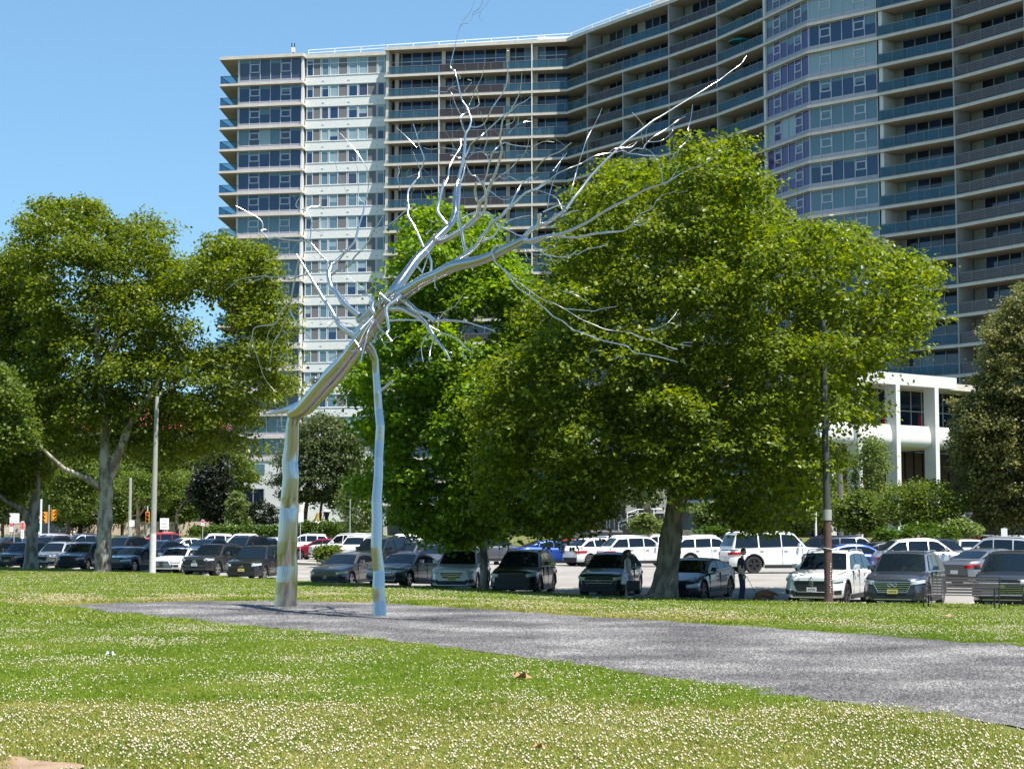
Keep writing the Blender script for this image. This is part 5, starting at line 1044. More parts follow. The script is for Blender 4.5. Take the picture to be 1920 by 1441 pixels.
        m_ = len(V); g.add(V + V2, [(2 * k, 2 * k + 2, 2 * k + 3, 2 * k + 1) for k in range(n)] + [(2 * k, m_ + 2 * k, m_ + 2 * k + 2, 2 * k + 2) for k in range(n)] + [(2 * k + 1, 2 * k + 3, m_ + 2 * k + 3, m_ + 2 * k + 1) for k in range(n)] + [(0, 1, m_ + 1, m_), (2 * n, m_ + 2 * n, m_ + 2 * n + 1, 2 * n + 1)]); return g
    nz = s['nose']
    for sg in (1, -1):
        out.setdefault('headlight', []).append((band(True, hw * .58, hw * .97, nz - .14, nz - .015, .014, .06, sg), 'lamp_glass', None))
        out.setdefault('taillight', []).append((band(False, hw * .55, hw * .985, s['tail'] - .27, s['tail'] - .13, .014, .05, sg), 'red', None))
        g = MB(); mx, mz = X(s['cx'] + .42), belt + .09
        v = [(mx + .05, sg * (hw - .06), mz - .05), (mx + .06, sg * (hw + .16), mz - .06), (mx + .06, sg * (hw + .17), mz + .08), (mx + .04, sg * (hw + .01), mz + .09), (mx - .06, sg * (hw - .06), mz - .05), (mx - .05, sg * (hw + .15), mz - .06), (mx - .05, sg * (hw + .16), mz + .08), (mx - .06, sg * (hw + .01), mz + .09)]
        g.add(v, [(0, 1, 2, 3), (7, 6, 5, 4), (0, 4, 5, 1), (1, 5, 6, 2), (2, 6, 7, 3), (3, 7, 4, 0)]); out.setdefault('mirror', []).append((g, 'paint', None))
        for fh in (p1 - .12, p2 - .05):
            g = MB(); g.box(X(fh) - .02, X(fh) + .16, min(sg * (hw - .02), sg * (hw + .025)), max(sg * (hw - .02), sg * (hw + .025)), belt - .17, belt - .14); out.setdefault('door_handle', []).append((g, 'trim', None))
        if s['rails']:
            g = MB(); z = H - .02; y = sg * (yt - .02); g.tube([(X(s['rf'] + .1), y, z - .03), (X(s['rf'] + .25), y, z + .045), (X(s['rp']), y, z + .07), (X(s['rr'] - .2), y, z + .045), (X(s['rr'] - .05), y, z - .03)], .022, 6); out.setdefault('roof_rail', []).append((g, 'trim', None))
        g = MB(); g.box(xr + Ra + .05, xf - Ra - .05, min(sg * (hw - .05), sg * (hw + .006)), max(sg * (hw - .05), sg * (hw + .006)), s['gc'] - .02, s['gc'] + .14); out.setdefault('sill', []).append((g, 'black', None))
    for sg in (1, -1):
        out.setdefault('fog_recess', []).append((band(True, hw * .60, hw * .93, s['gc'] + .17, s['gc'] + .31, .008, .02, sg), 'black', None))
        for fx_ in (s['cx'] + .22, p1, p2 + .12):      # door shut lines
            if X(fx_) - xr < Ra + .05: continue
            g = MB(); x_ = X(fx_); y0 = hw - .02; g.box(x_ - .006, x_ + .006, min(sg * (hw - .06), sg * (hw + .004)), max(sg * (hw - .06), sg * (hw + .004)), s['gc'] + .16, belt - .03); out.setdefault('door_gap', []).append((g, 'black', None))
        for w in (xf, xr):      # dark arch lips
            g = MB(); V = []; n_ = 12
            for k in range(n_ + 1):
                a_ = math.pi * k / n_
                for q_ in (Ra - .02, Ra + .035): V.append((w + q_ * math.cos(a_), sg * (hw + .006), r + q_ * math.sin(a_)))
            V2 = [(p[0], p[1] - sg * .06, p[2]) for p in V]; m_ = len(V)
            g.add(V + V2, [(2 * k, 2 * k + 1, 2 * k + 3, 2 * k + 2) for k in range(n_)] + [(2 * k, 2 * k + 2, m_ + 2 * k + 2, m_ + 2 * k) for k in range(n_)] + [(2 * k + 1, m_ + 2 * k + 1, m_ + 2 * k + 3, 2 * k + 3) for k in range(n_)])
            if s['rails']: out.setdefault('wheel_arch', []).append((g, 'black', None))
    ch = MB(); e = L / 2 + .016; ch.box(e - .05, e, -hw * .6, hw * .6, s['gc'] + .085, s['gc'] + .115); out['bumper_trim'] = (ch, 'trim', None)
    for sg in (1, -1):      # bonnet shut line
        g = MB(); g.tube([(x_, sg * (plan(x_) - .115), top(x_) + .012) for x_ in np.linspace(X(.30), X(s['cx']), 8)], .008, 4); out.setdefault('bonnet_gap', []).append((g, 'black', None))
    fl = MB(); e = L / 2 + .012; w0 = hw * .66; fl.add([(e, -w0, s['gc'] + .12), (e, w0, s['gc'] + .12), (e, w0 * .9, s['gc'] + .27), (e, -w0 * .9, s['gc'] + .27), (e - .06, -w0, s['gc'] + .12), (e - .06, w0, s['gc'] + .12), (e - .06, w0 * .9, s['gc'] + .27), (e - .06, -w0 * .9, s['gc'] + .27)], [(0, 1, 2, 3), (0, 4, 5, 1), (3, 2, 6, 7), (1, 5, 6, 2), (0, 3, 7, 4)]); out['air_intake'] = (fl, 'black', None)
    rbm = MB(); e = -L / 2 - .012; rbm.box(e, e + .08, -hw * .68, hw * .68, s['gc'] + .06, s['gc'] + .30); out['rear_bumper'] = (rbm, 'black', None)
    pl = MB(); pl.box(-L / 2 - .03, -L / 2 - .01, -.17, .17, s['gc'] + .36, s['gc'] + .5); out['license_plate'] = (pl, 'white_paint', None)
    fin = {}
    for k, v in out.items():
        lst = v if isinstance(v, list) else [v]; fin[k] = []
        for (g, mk, sub) in lst:
            me = g.mesh(k, M['black'], smooth=True, angle=32 if k in ('body',) else 40); sm = None
            if sub: sm = (sub[0], sub[1].mesh(sub[0], M['rim']), sub[2])
            fin[k].append((me, mk, sm))
    MESH[kind] = (fin, s); return MESH[kind]
def setmat(o, m):
    o.material_slots[0].link = 'OBJECT'; o.material_slots[0].material = m
def emblem(kind):
    mb = MB(); n = 20
    if kind == 'oval' or kind == 'ring':
        a, b = (.085, .055) if kind == 'oval' else (.065, .065); mb.tube([(0, a * math.cos(2 * math.pi * k / n), b * math.sin(2 * math.pi * k / n)) for k in range(n + 1)], .011, 6)
        if kind == 'oval': mb.tube([(0, a * .45 * math.cos(2 * math.pi * k / n), b * .9 * math.sin(2 * math.pi * k / n)) for k in range(n + 1)], .008, 6)
        else: mb.tube([(0, -.06, .015), (0, -.03, .03), (0, 0, -.03), (0, .03, .03), (0, .06, .015)], .008, 6)
    elif kind == 'loops':
        mb.tube([(0, .135 * math.sin(2 * math.pi * k / 32 + .0), .052 * math.sin(4 * math.pi * k / 32 + .0) * (1) + .0) for k in range(33)], .014, 6)
    elif kind == 'h':
        for sg in (-1, 1): mb.tube([(0, sg * .055, -.06), (0, sg * .075, .06)], .013, 6)
        mb.tube([(0, -.06, 0), (0, .06, 0)], .011, 6)
    elif kind == 'slant_h':
        mb.tube([(0, .09 * math.cos(2 * math.pi * k / n), .052 * math.sin(2 * math.pi * k / n)) for k in range(n + 1)], .010, 6)
        for sg in (-1, 1): mb.tube([(0, sg * .04 + .012, -.04), (0, sg * .04 - .012, .04)], .010, 6)
        mb.tube([(0, .04, .012), (0, -.04, -.012)], .008, 6)
    elif kind == 'cross':
        mb.add([(0, -.12, -.03), (0, -.045, -.03), (0, -.045, -.05), (0, .06, -.05), (0, .055, -.03), (0, .12, -.03), (0, .11, .03), (0, .045, .03), (0, .045, .05), (0, -.06, .05), (0, -.055, .03), (0, -.13, .03)], [tuple(range(12))])
    else:
        mb.tube([(0, .07 * math.cos(2 * math.pi * k / n), .045 * math.sin(2 * math.pi * k / n)) for k in range(n + 1)], .010, 6)
    return mb
def car(kind, col, px, d, a, label, group, grille=None, plate=None, badge=None, far=False, lamp=None, scale=1.0, roofbox=False, name=None, wheel_dark=False, trim=None, sun=None, base=None, stripe=True):
    fin, s = car_meshes(kind); g = base if base is not None else ground_at(px, d)
    cdir = math.atan2(-g[1], -g[0]); yaw = cdir - R_(a)
    root = empty(name or {'sedan': 'parked_sedan', 'sleek': 'parked_sedan', 'hatch': 'parked_hatchback', 'van': 'parked_van', 'bigsuv': 'parked_suv', 'suv': 'parked_suv', 'cuv': 'parked_crossover'}[kind], g, yaw, label, 'car', group)
    root.scale = (scale,) * 3; P_ = paint(col); trim_m = M['chrome'] if trim == 'chrome' else (M['black'] if trim == 'black' else P_)
    fx = g + 0; zf = gz(g[0] + math.cos(yaw) * 1.4, g[1] + math.sin(yaw) * 1.4); zr_ = gz(g[0] - math.cos(yaw) * 1.4, g[1] - math.sin(yaw) * 1.4)
    if base is None: root.location.z = (zf + zr_) / 2; root.rotation_euler = (0, -math.atan2(zf - zr_, 2.8), yaw)
    for k, lst in fin.items():
        if far and k in ('door_handle', 'license_plate', 'air_intake', 'fog_recess', 'bonnet_gap', 'bumper_trim', 'door_gap', 'wheel_arch'): continue
        for me, mk, sub in lst:
            o = bpy.data.objects.new(k, me); link(o, root); setmat(o, P_ if mk == 'paint' else (trim_m if mk == 'trim' else M[lamp] if (lamp and k == 'headlight') else M[mk]))
            if k == 'mirror' and trim == 'black': setmat(o, M['black'])
            if sub: q = bpy.data.objects.new(sub[0], sub[1]); link(q, o); setmat(q, M['rim_dark'] if wheel_dark else M['rim'])
    L, hw, nz, gc = s['L'], s['W'] / 2, s['nose'], s['gc']; e = L / 2
    if grille:
        (wt, wbm, z0, z1, edge, bars) = grille; mb = MB(); x0, x1 = e + .012, e - .06
        q = [(-wbm * hw, z0), (wbm * hw, z0), (wt * hw, z1), (-wt * hw, z1)]
        mb.add([(x0, y, z) for y, z in q] + [(x1, y, z) for y, z in q], [(0, 1, 2, 3), (0, 4, 5, 1), (1, 5, 6, 2), (2, 6, 7, 3), (3, 7, 4, 0)]); gr = mb.build('grille', M['black'], root)
        if edge:
            mb = MB(); ring = [(x0 + .006, y, z) for y, z in q]; 
            for i in range(4): mb.tube([ring[i], ring[(i + 1) % 4]], .014, 6)
            mb.build('grille_trim', M['chrome'] if edge == 'chrome' else P_, gr)
        if bars:
            mb = MB()
            for i in range(bars):
                z = z0 + (z1 - z0) * (i + .8) / (bars + .6); w_ = (wbm + (wt - wbm) * (z - z0) / (z1 - z0)) * hw * .95; mb.box(x0, x0 + .012, -w_, w_, z - .01, z + .012)
            mb.build('grille_bar', M['chrome'] if edge == 'chrome' else M['rim_dark'], gr)
        if badge:
            o = emblem(badge).build('emblem', M['chrome'], gr); o.location = (x0 + .022, 0, z1 - (.10 if z1 - z0 > .2 else .05))
    if plate:
        mb = MB(); mb.box(e + .016, e + .035, -.165, .165, gc + .28, gc + .42); mp_ = M['plate_yellow'] if plate == 'yellow' else M['plate_white']; p = mb.build('license_plate', mp_, root)
        tx = MB()
        for i in range(6): tx.box(e + .0355, e + .037, -.115 + i * .042, -.09 + i * .042, gc + .325, gc + .375)
        tx.build('plate_characters', M['plate_ink'], p)
    if not far:
        for yy in (0.02, ):
            w0 = (L / 2 - (s['cx'] * .35 + s['rf'] * .65)); zz = s['cz'] * .35 + s['H'] * .65 - .09
            mb = MB(); mb.box(w0 - .06, w0 + .075, -.09, .09, zz + .02, zz + .055); 
            o = mb.build('rear_view_mirror', M['rim'], root); o.rotation_euler = (0, 0, 0)
    if roofbox:
        mb = MB(); z = s['H'] + .1; mb.prism([(-1.25, -.4), (.6, -.4), (.95, -.3), (1.05, 0), (.95, .3), (.6, .4), (-1.25, .4)], z, z + .24); o = mb.build('roof_box', pm('roof_box_grey', (.12, .115, .115), .45), root)
        bv = o.modifiers.new('bevel', 'BEVEL'); bv.width = .09; bv.segments = 3
    return root
M['plate_yellow'] = pm('plate_yellow', (.60, .52, .12), .5); M['plate_white'] = pm('plate_white', (.62, .63, .62), .5); M['plate_ink'] = pm('plate_ink', (.06, .07, .10), .6)
GF = 'cars parked nose out along the grass'; GM = 'cars parked across the lane'; GB = 'cars in the far rows of the car park'
# ---- front row, left to right
car('suv', 'black', -15, 120, 24, 'dark suv cut off by the left edge of the photo', GF)
car('suv', 'navy', 47, 117, 28, 'dark navy suv behind the split plane trunk with yellow plate', GF, grille=(.45, .4, .55, .85, 'chrome', 0), plate='yellow')
car('suv', 'silver', 112, 115.5, 30, 'silver suv with black hexagon grille between the two pale plane trunks', GF, grille=(.55, .42, .58, .84, None, 2), plate='white', trim='black')
car('cuv', 'charcoal', 160, 112, 26, 'dark grey crossover half hidden by the thick pale plane trunk', GF, grille=(.5, .62, .42, .66, None, 3), scale=1.05)
car('sedan', 'dark_red', 232, 108.5, 28, 'dark maroon sedan peeking out right of the thick pale plane trunk', GF)
car('sedan', 'navy', 255, 103.5, 32, 'black blue sedan with wide front parked behind the lamp post', GF, grille=(.7, .85, .30, .52, None, 3), trim='black')
car('sedan', 'white', 338, 99.5, 24, 'white sedan with spindle grille right beside the white based lamp post', GF, grille=(.40, .62, .36, .66, 'chrome', 3))
car('suv', 'charcoal', 404, 95, 27, 'dark grey suv with oval emblem and pale plate in the front row', GF, grille=(.78, .66, .58, .84, None, 3), plate='white', badge='slant_h', trim=None)
car('suv', 'black', 484, 90.5, 20, 'black suv with yellow plate just left of the thick steel trunk', GF, grille=(.6, .6, .62, .78, None, 0), plate='yellow', lamp='lamp_glass', badge='bar')
car('sedan', 'brown_grey', 652, 81.5, 24, 'brown grey sedan parked between the two steel trunks', GF, grille=(.55, .8, .30, .50, None, 3), badge='oval', lamp='lamp_sunlit')
car('sedan', 'grey', 762, 77, 26, 'older grey sedan with yellow plate right of the slim steel trunk', GF, grille=(.55, .5, .56, .66, 'chrome', 1), plate='yellow', badge='h', lamp='lamp_glass')
car('suv', 'pearl', 866, 74.5, 10, 'white crossover with dark trapezoid grille behind the slim maple trunk', GF, grille=(.5, .38, .62, .80, 'chrome', 2), plate='yellow', lamp='lamp_glass')
car('suv', 'black', 984, 70.5, 12, 'glossy black suv in deep shade right of the slim maple trunk', GF, grille=(.6, .5, .55, .84, None, 0), wheel_dark=True, trim='black')
car('cuv', 'teal', 1146, 68, 12, 'dark teal crossover with bright light strips behind the woman', GF, grille=(.62, .5, .50, .74, 'chrome', 2), badge='h', lamp='lamp_sunlit')
car('sleek', 'navy', 1302, 65.5, 20, 'dark smooth nosed electric sedan right of the leaning plane trunk', GF, wheel_dark=True, trim='black')
car('bigsuv', 'white', 1556, 61.5, 14, 'white suv with wide black grille behind the brown based lamp post', GF, grille=(.66, .5, .50, .86, 'chrome', 0), plate='white', badge='ring', trim='chrome', wheel_dark=True)
car('bigsuv', 'slate', 1698, 59.5, 10, 'blue grey suv with large mesh grille and dark yellow plate', GF, grille=(.62, .46, .56, .88, 'chrome', 4), plate='yellow', badge='loops', trim='chrome')
car('bigsuv', 'charcoal', 1898, 59, 8, 'dark grey suv with chrome bar grille behind the bench', GF, grille=(.72, .62, .48, .86, 'chrome', 6), badge='cross', trim='chrome')
# ---- row across the lane
car('suv', 'grey', 925, 108, -118, 'dark grey suv seen from behind left of the blue sedan', GM)
car('sedan', 'blue', 1035, 104, -112, 'bright blue sedan seen from the side under the drooping plane leaves', GM, far=True)
car('hatch', 'white', 1125, 103, -128, 'small white hatchback behind the dark teal crossover', GM, scale=1.05)
car('suv', 'white', 1200, 100.5, -112, 'white suv with red tail lamp beside the woman', GM, trim='chrome')
car('suv', 'pearl', 1330, 99, -104, 'white people carrier just right of the leaning plane trunk', GM, trim='chrome', scale=1.0)
car('van', 'white', 1455, 86, -112, 'large white suv with dark alloy wheels behind the man', GM, wheel_dark=True)
car('sleek', 'blue', 1606, 80, -108, 'bright blue sedan between the white suv and the blue grey suv', GM, wheel_dark=True)
car('cuv', 'silver', 1736, 78, -106, 'silver white crossover seen from the side behind the blue grey suv', GM, scale=1.06, wheel_dark=True, trim='chrome')
car('sedan', 'steel', 1862, 71.5, -142, 'grey sedan with thin red tail lamp behind the bench', GM)
car('sedan', 'red', 606, 125, 108, 'red sedan with silver wheels facing left on the lot island', GM)
car('bigsuv', 'white', 652, 118, 118, 'large white suv with rounded bonnet behind the brown grey sedan', GM)
car('suv', 'white', 692, 112, -150, 'white suv with dark bumper and red tail lamp by the slim steel trunk', GM)
car('bigsuv', 'black', 714, 95, 34, 'black suv just behind the slim steel trunk', GM)
car('sedan', 'grey', 770, 96, 30, 'dark grey sedan one row behind the older grey sedan', GM, scale=1.05)
car('sedan', 'grey', 826, 92, 32, 'grey sedan nose glimpsed left of the white crossover', GM)
car('sedan', 'navy', 300, 122, 40, 'dark blue sedan behind the lamp post in the second row', GM)
car('sedan', 'navy', 388, 124, 36, 'navy sedan with bright windscreen behind the white sedan', GM)
car('suv', 'black', 458, 118, 34, 'black suv behind the dark grey suv with pale plate', GM)
car('suv', 'black', 232, 126, 36, 'black suv roof right of the thick pale plane trunk', GM)
car('suv', 'black', 92, 134, 36, 'black suv behind the silver suv at far left', GM)
car('sedan', 'navy', 488, 122, 38, 'dark sedan with glinting windscreen left of the thick steel trunk', GM)
car('sedan', 'silver', 510, 150, 60, 'silver sedan roof left of the thick steel trunk', GB, far=True)
# ---- far rows
for (k, c, px, d, a, lb) in [
    ('sedan', 'black', 18, 160, 60, 'black sedan with white glinting glass below the white square sign'), ('hatch', 'blue', 84, 150, -120, 'small blue car right of the split plane trunk'),
    ('suv', 'lavender', 116, 150, -112, 'pale lavender grey crossover in the far left row'), ('suv', 'navy', 152, 146, 70, 'dark blue suv left of the thick pale plane trunk'),
    ('sedan', 'white', 228, 165, 80, 'white sedan right of the thick pale plane trunk'), ('sedan', 'silver', 262, 160, 100, 'silver sedan left of the red sedan in the far left row'),
    ('sedan', 'red', 262, 142, 70, 'red sedan just left of the lamp post'), ('bigsuv', 'red', 322, 148, -100, 'bright red suv right of the lamp post'),
    ('sedan', 'white', 345, 134, 60, 'white sedan bonnet below the bright red suv'), ('suv', 'white', 398, 152, 80, 'white suv beyond the navy sedan'), ('suv', 'white', 446, 148, 84, 'second white suv right of the first one'),
    ('sedan', 'white', 520, 142, 60, 'white sedan beside the thick steel trunk in the far row'), ('suv', 'white', 574, 146, 96, 'white wagon beyond the red sedan'), ('suv', 'charcoal', 612, 165, 70, 'dark roofed wagon beyond the red sedan'),
    ('sedan', 'orange_red', 648, 170, 70, 'orange red car roof far behind the white suvs'), ('sedan', 'white', 590, 172, 80, 'far white sedan below the small lantern post'),
    ('suv', 'white', 752, 138, 70, 'white suv left under the maple canopy'), ('sedan', 'white', 800, 130, -60, 'white sedan in the middle under the maple canopy'), ('suv', 'white', 845, 140, 80, 'white suv right under the maple canopy'),
    ('sedan', 'silver', 880, 120, -110, 'silver sedan behind the slim maple trunk'), ('sedan', 'red', 1085, 128, -90, 'red car roof above the bright blue sedan'),
    ('suv', 'white', 1232, 124, 90, 'white suv roof left of the leaning plane trunk'), ('suv', 'silver', 1300, 122, 90, 'silver wagon right of the leaning plane trunk'), ('suv', 'slate', 1348, 126, 90, 'blue grey suv roof behind the white people carrier'), ('sedan', 'white', 1395, 118, 90, 'white car roof behind the large white suv'),
    ('suv', 'black', 1536, 104, 92, 'black suv left of the brown based lamp post'), ('suv', 'navy', 1606, 101, -96, 'navy suv above the bright blue sedan with roof bars'), ('sedan', 'orange_red', 1662, 106, -110, 'orange red car right of the navy suv'),
    ('sedan', 'black', 1668, 92, -120, 'black sedan with red lamp right of the bright blue sedan'), ('cuv', 'charcoal', 1738, 92, 40, 'dark car roof right below the two people at the lot edge'), ('hatch', 'white', 1815, 100, 172, 'white utility car seen from behind at right'),
    ('suv', 'silver', 1862, 86, 96, 'silver suv facing left behind the grey sedan')]:
    car(k, c, px, d, a, lb, GB, far=True)
car('suv', 'navy', 1140, 124, -94, 'dark suv carrying a grey roof box', GB, far=True, roofbox=True)
b = at(1772, 1008, 128); b[2] = gz(b[0], 128)
car('suv', 'white', 1772, 127, 96, 'white suv on the raised driveway behind the shrubs', GB, far=True)
car('bigsuv', 'black', 1890, 121, -98, 'black suv on the raised driveway at the right edge', GB, far=True)
# ================================================================ PAVILION, STREET FURNITURE, PEOPLE
pav = empty('entrance_pavilion', (31, 144, .95), label='white concrete entrance pavilion with fin columns and curved parapet', cat='pavilion')
PP, pt, pn = np.array([27.3, 140.0]), np.array([.778, .629]), np.array([.629, -.778]); PT = Vector((31, 144, .95))
def ppart(name, mb, mats, parent=None, **k):
    o = mb.build(name, mats, None, **k); o.parent = parent or pav; o.matrix_parent_inverse = Matrix.Translation(-PT) if parent is None else Matrix.Identity(4); return o
ztop = 14.25
for a in (0, 4.76, 9.75):
    mb = MB(); mb.fbox(PP, pt, pn, a, a + .5, -1.15, 0, .9, ztop - .95); ppart('column', mb, M['white_concrete'])
mb = MB(); mb.fbox(PP, pt, pn, -4, 12.7, -1.15, .002, ztop - .948, ztop); ppart('beam', mb, M['white_concrete'])
mb = MB(); mb.fbox(PP, pt, pn, -4, 24, -9, -1.16, ztop - .9, ztop - .35); ppart('roof', mb, [M['concrete']])
prof = [(-.62, 10.1), (-.42, 9.4), (-.40, 8.9), (-.46, 8.6), (-.62, 8.42), (-.9, 8.32), (-1.4, 8.3), (-8.9, 8.3), (-8.9, 8.7), (-.9, 8.9), (-.85, 10.1)]
for a0, a1 in ((-4, -.01), (.51, 4.75), (5.27, 9.74), (10.26, 12.3)):
    mb = MB(); V = []
    for a in (a0, a1):
        for b_, z in prof: V.append((PP[0] + pt[0] * a + pn[0] * b_, PP[1] + pt[1] * a + pn[1] * b_, z))
    n = len(prof); mb.add(V, [(i, (i + 1) % n, n + (i + 1) % n, n + i) for i in range(n)] + [tuple(range(n - 1, -1, -1)), tuple(range(n, 2 * n))]); ppart('parapet', mb, M['white_concrete'], smooth=True, angle=35)
# glazing of the upper terrace and the lobby
f = MB(); b_ = -4.2
for a in np.arange(-4, 24, 1.45): f.fbox(PP, pt, pn, a - .05, a + .05, b_ - .1, b_, 8.9, ztop - .95)
for z in (10.3, 11.6): f.fbox(PP, pt, pn, -4, 24, b_ - .1, b_ + .01, z, z + .09)
w_ = ppart('window', f, M['alu'])
for i, a in enumerate(np.arange(-4, 23, 1.45)):
    for z0, z1 in ((8.92, 10.29), (10.4, 11.59), (11.7, ztop - .96)):
        g = MB(); g.fbox(PP, pt, pn, a + .06, a + 1.39, b_ - .07, b_ - .05, z0, z1); ppart('pane', g, M['glass_dark'], w_)
f = MB(); b_ = -6.5
for a in np.arange(-4, 24, 1.2): f.fbox(PP, pt, pn, a - .05, a + .05, b_ - .1, b_, .95, 8.29)
w_ = ppart('window', f, M['dark_metal'])
wood = pm('lobby_wood', (.10, .06, .035), .5, nscale=1.5); 
f = MB(); f.fbox(PP, pt, pn, -4, 24, b_ - .3, b_ - .12, .95, 8.29); f.fbox(PP, pt, pn, -4, 24, b_ - .5, -4.4, 8.4, 14); ppart('lobby_wall', f, wood)
glow = bpy.data.materials.new('warm_lobby_light'); glow.use_nodes = True; bb = glow.node_tree.nodes['Principled BSDF']; bb.inputs['Emission Color'].default_value = (1, .55, .2, 1); bb.inputs['Emission Strength'].default_value = .45; bb.inputs['Base Color'].default_value = (.4, .22, .08, 1)
for a in (5.6, 6.9, 8.2, 10.6, 11.4):
    g = MB(); g.fbox(PP, pt, pn, a, a + .32, b_ - .11, b_ - .06, 4.2, 5.4); ppart('wall_lamp', g, glow)
f = MB()
for s_, q in ((-3.6, 0), (-1.2, 0)): f.fbox(PP, pt, pn, s_, s_ + .5, -1.1, 0, .9, ztop - 5.9)
for px_, lb in ((1657, 'closed dark red parasol left on the pavilion terrace'), (1724, 'closed dark red parasol right on the pavilion terrace')):
    r_ = ray(px_, 780); aa = None
    for s_ in np.linspace(0, 13, 400):
        p = PP + pt * s_ - pn * 2.2
        if p[0] / p[1] >= r_[0] / r_[1]: aa = p; break
    parasol('closed_parasol', (aa[0], aa[1], 8.9), .5, 2.35, (.33, .012, .02), lb, closed=True)
# entrance steps area half hidden under the plane crown
mb = MB(); mb.box(3.5, 18, 141.5, 142.1, .8, 1.6); o = mb.build('retaining_wall', pm('stone_wall', (.16, .15, .14), .9, nscale=3, namt=.4)); tag(o, 'low dark stone wall beside the entrance stairs', 'wall')
mb = MB(); mb.box(6.0, 13.0, 148.6, 149, .9, 3.0); o = mb.build('dark_wall', M['dark_metal']); tag(o, 'dark wall panel behind the stair railings under the plane crown', 'wall')
def railing(name, pts, lb, h=1.05, m='alu_white'):
    root = empty(name, pts[0], label=lb, cat='railing'); P0 = np.array(pts[0]); Q = [np.array(p) - P0 for p in pts]; mb = MB(); mb.tube([q + np.array([0, 0, h]) for q in Q], .055, 6); mb.tube([q + np.array([0, 0, h * .5]) for q in Q], .03, 6); mb.build('handrail', M[m], root)
    for q in Q: mb = MB(); mb.tube([q + np.array([0, 0, -.1]), q + np.array([0, 0, h - .05])], .05, 6); mb.build('post', M[m], root)
def gp(px, py, Y): return at(px, py, Y)
railing('stair_railing', [gp(1160, 995, 140), gp(1180, 988, 140), gp(1199, 988, 140), gp(1219, 988, 140)], 'pale stair handrail right of the roof box', 1.1 * .8 / .8 * .62)
railing('stair_railing', [gp(1176, 976, 146), gp(1196, 969, 146), gp(1226, 968, 146), gp(1246, 968, 146)], 'upper pale stair handrail near the bent pale trunk', .62)
railing('stair_railing', [gp(1110, 988, 143), gp(1119, 988, 143), gp(1138, 988, 143), gp(1143, 987, 143)], 'short pale handrail left of the roof box', .62)
mb = MB(); c = at(1152, 996, 143); mb.tube([c, c + np.array([0, 0, 1.3]), c + np.array([.62, 0, 1.3]), c + np.array([.6, 0, .3])], .05, 6); o = mb.build('hoop_barrier', M['alu_white']); tag(o, 'square white hoop barrier beside the stair handrail', 'barrier')
for i, px_ in enumerate((1116, 1183, 1240, 1268)):
    p = ground_at(px_, 153); mb = MB(); mb.box(-.45, .45, -.45, .45, 0, 8.5); o = mb.build('concrete_pillar', M['concrete_grey'], smooth=False); o.location = p; tag(o, ['grey pillar left of the stairs under the plane crown', 'grey pillar behind the upper stair handrail', 'grey pillar left of the leaning plane trunk', 'grey pillar right behind the leaning plane trunk'][i], 'pillar', 'grey pillars of the entrance')
p = np.array([27.2, 146.0]); mb = MB(); mb.box(-.45, .45, -.4, .4, 0, 13); o = mb.build('concrete_pillar', M['white_concrete']); o.location = (ground_at(1562, 140)[0], 140, .9); o.scale = (.55, .55, .75); tag(o, 'white pillar right beside the dark lamp post', 'pillar')
# buildings beyond the trees at the left
rb = empty('brick_building', (-66, 300, .9), label='long tan building with a red tiled roof behind the left trees', cat='building')
mb = MB(); mb.box(-36, 17.2, -4, 12, 0, 17.2); mb.build('wall', pm('tan_wall', (.55, .42, .30), .9, nscale=.4, namt=.15), rb)
mb = MB(); y0, y1 = -5, 13; v = [(-37, y0, 17.2), (18, y0, 17.2), (18, y1, 17.2), (-37, y1, 17.2), (-33, 4, 22.2), (14, 4, 22.2)]
mb.add(v, [(0, 1, 5, 4), (1, 2, 5), (2, 3, 4, 5), (3, 0, 4), (3, 2, 1, 0)]); roof = mb.build('roof', pm('red_roof', (.40, .07, .085), .7, nscale=1.5, namt=.15), rb)
for i in range(9):
    for j in range(3):
        mb = MB(); x = -33 + i * 5.4; z = 2.2 + j * 5; mb.box(x, x + 2.2, -4.12, -4.01, z, z + 2.6); mb.build('window', M['glass_dark'], rb)
mb = MB(); mb.box(-30, 12, -.25, .25, 0, 1.7); o = mb.build('low_wall', pm('tan_stone', (.60, .47, .36), .9, nscale=1, namt=.15)); o.location = (-46, 212, .9); tag(o, 'low tan stone wall beyond the far left cars', 'wall')
tan = empty('tan_building', (-37.3, 238, .9), label='tan corner building close behind the tower base at left', cat='building'); mb = MB(); mb.box(-6, 1.6, 0, 8, 0, 12); mb.build('wall', pm('pinkish_wall', (.62, .48, .38), .9, nscale=.5, namt=.1), tan)
for j in range(2): mb = MB(); mb.box(-4.4, -1.4, -.1, -.01, 1 + j * 4.5, 3.6 + j * 4.5); mb.build('window', M['glass_dark'], tan)
# yellow lift and orange barrier by the white wall
lf = empty('scissor_lift', at(592, 997, 205) * np.array([1, 1, 0]) + np.array([0, 0, .95]), label='yellow folding lift frame by the white brick wall', cat='lift'); ym = pm('lift_yellow', (.62, .42, .10), .5)
mb = MB(); mb.prism([(-.5, -.5), (.55, -.5), (.55, .5), (-.5, .5)], .3, .7); mb.build('base', ym, lf); mb = MB(); mb.add([(-.45, -.4, .7), (.35, -.4, .7), (.75, -.4, 2.6), (.1, -.4, 2.6), (-.45, .2, .7), (.35, .2, .7), (.75, .2, 2.6), (.1, .2, 2.6)], [(0, 1, 2, 3), (4, 7, 6, 5), (0, 3, 7, 4), (1, 5, 6, 2), (3, 2, 6, 7)]); mb.build('mast', ym, lf)
for i in range(2): mb = MB(); mb.tube([(-.7 + i * 1.1, -.5, .3), (.2 + i * .8, -.5, 2.5)], .04, 5); mb.build('brace', M['dark_metal'], lf)
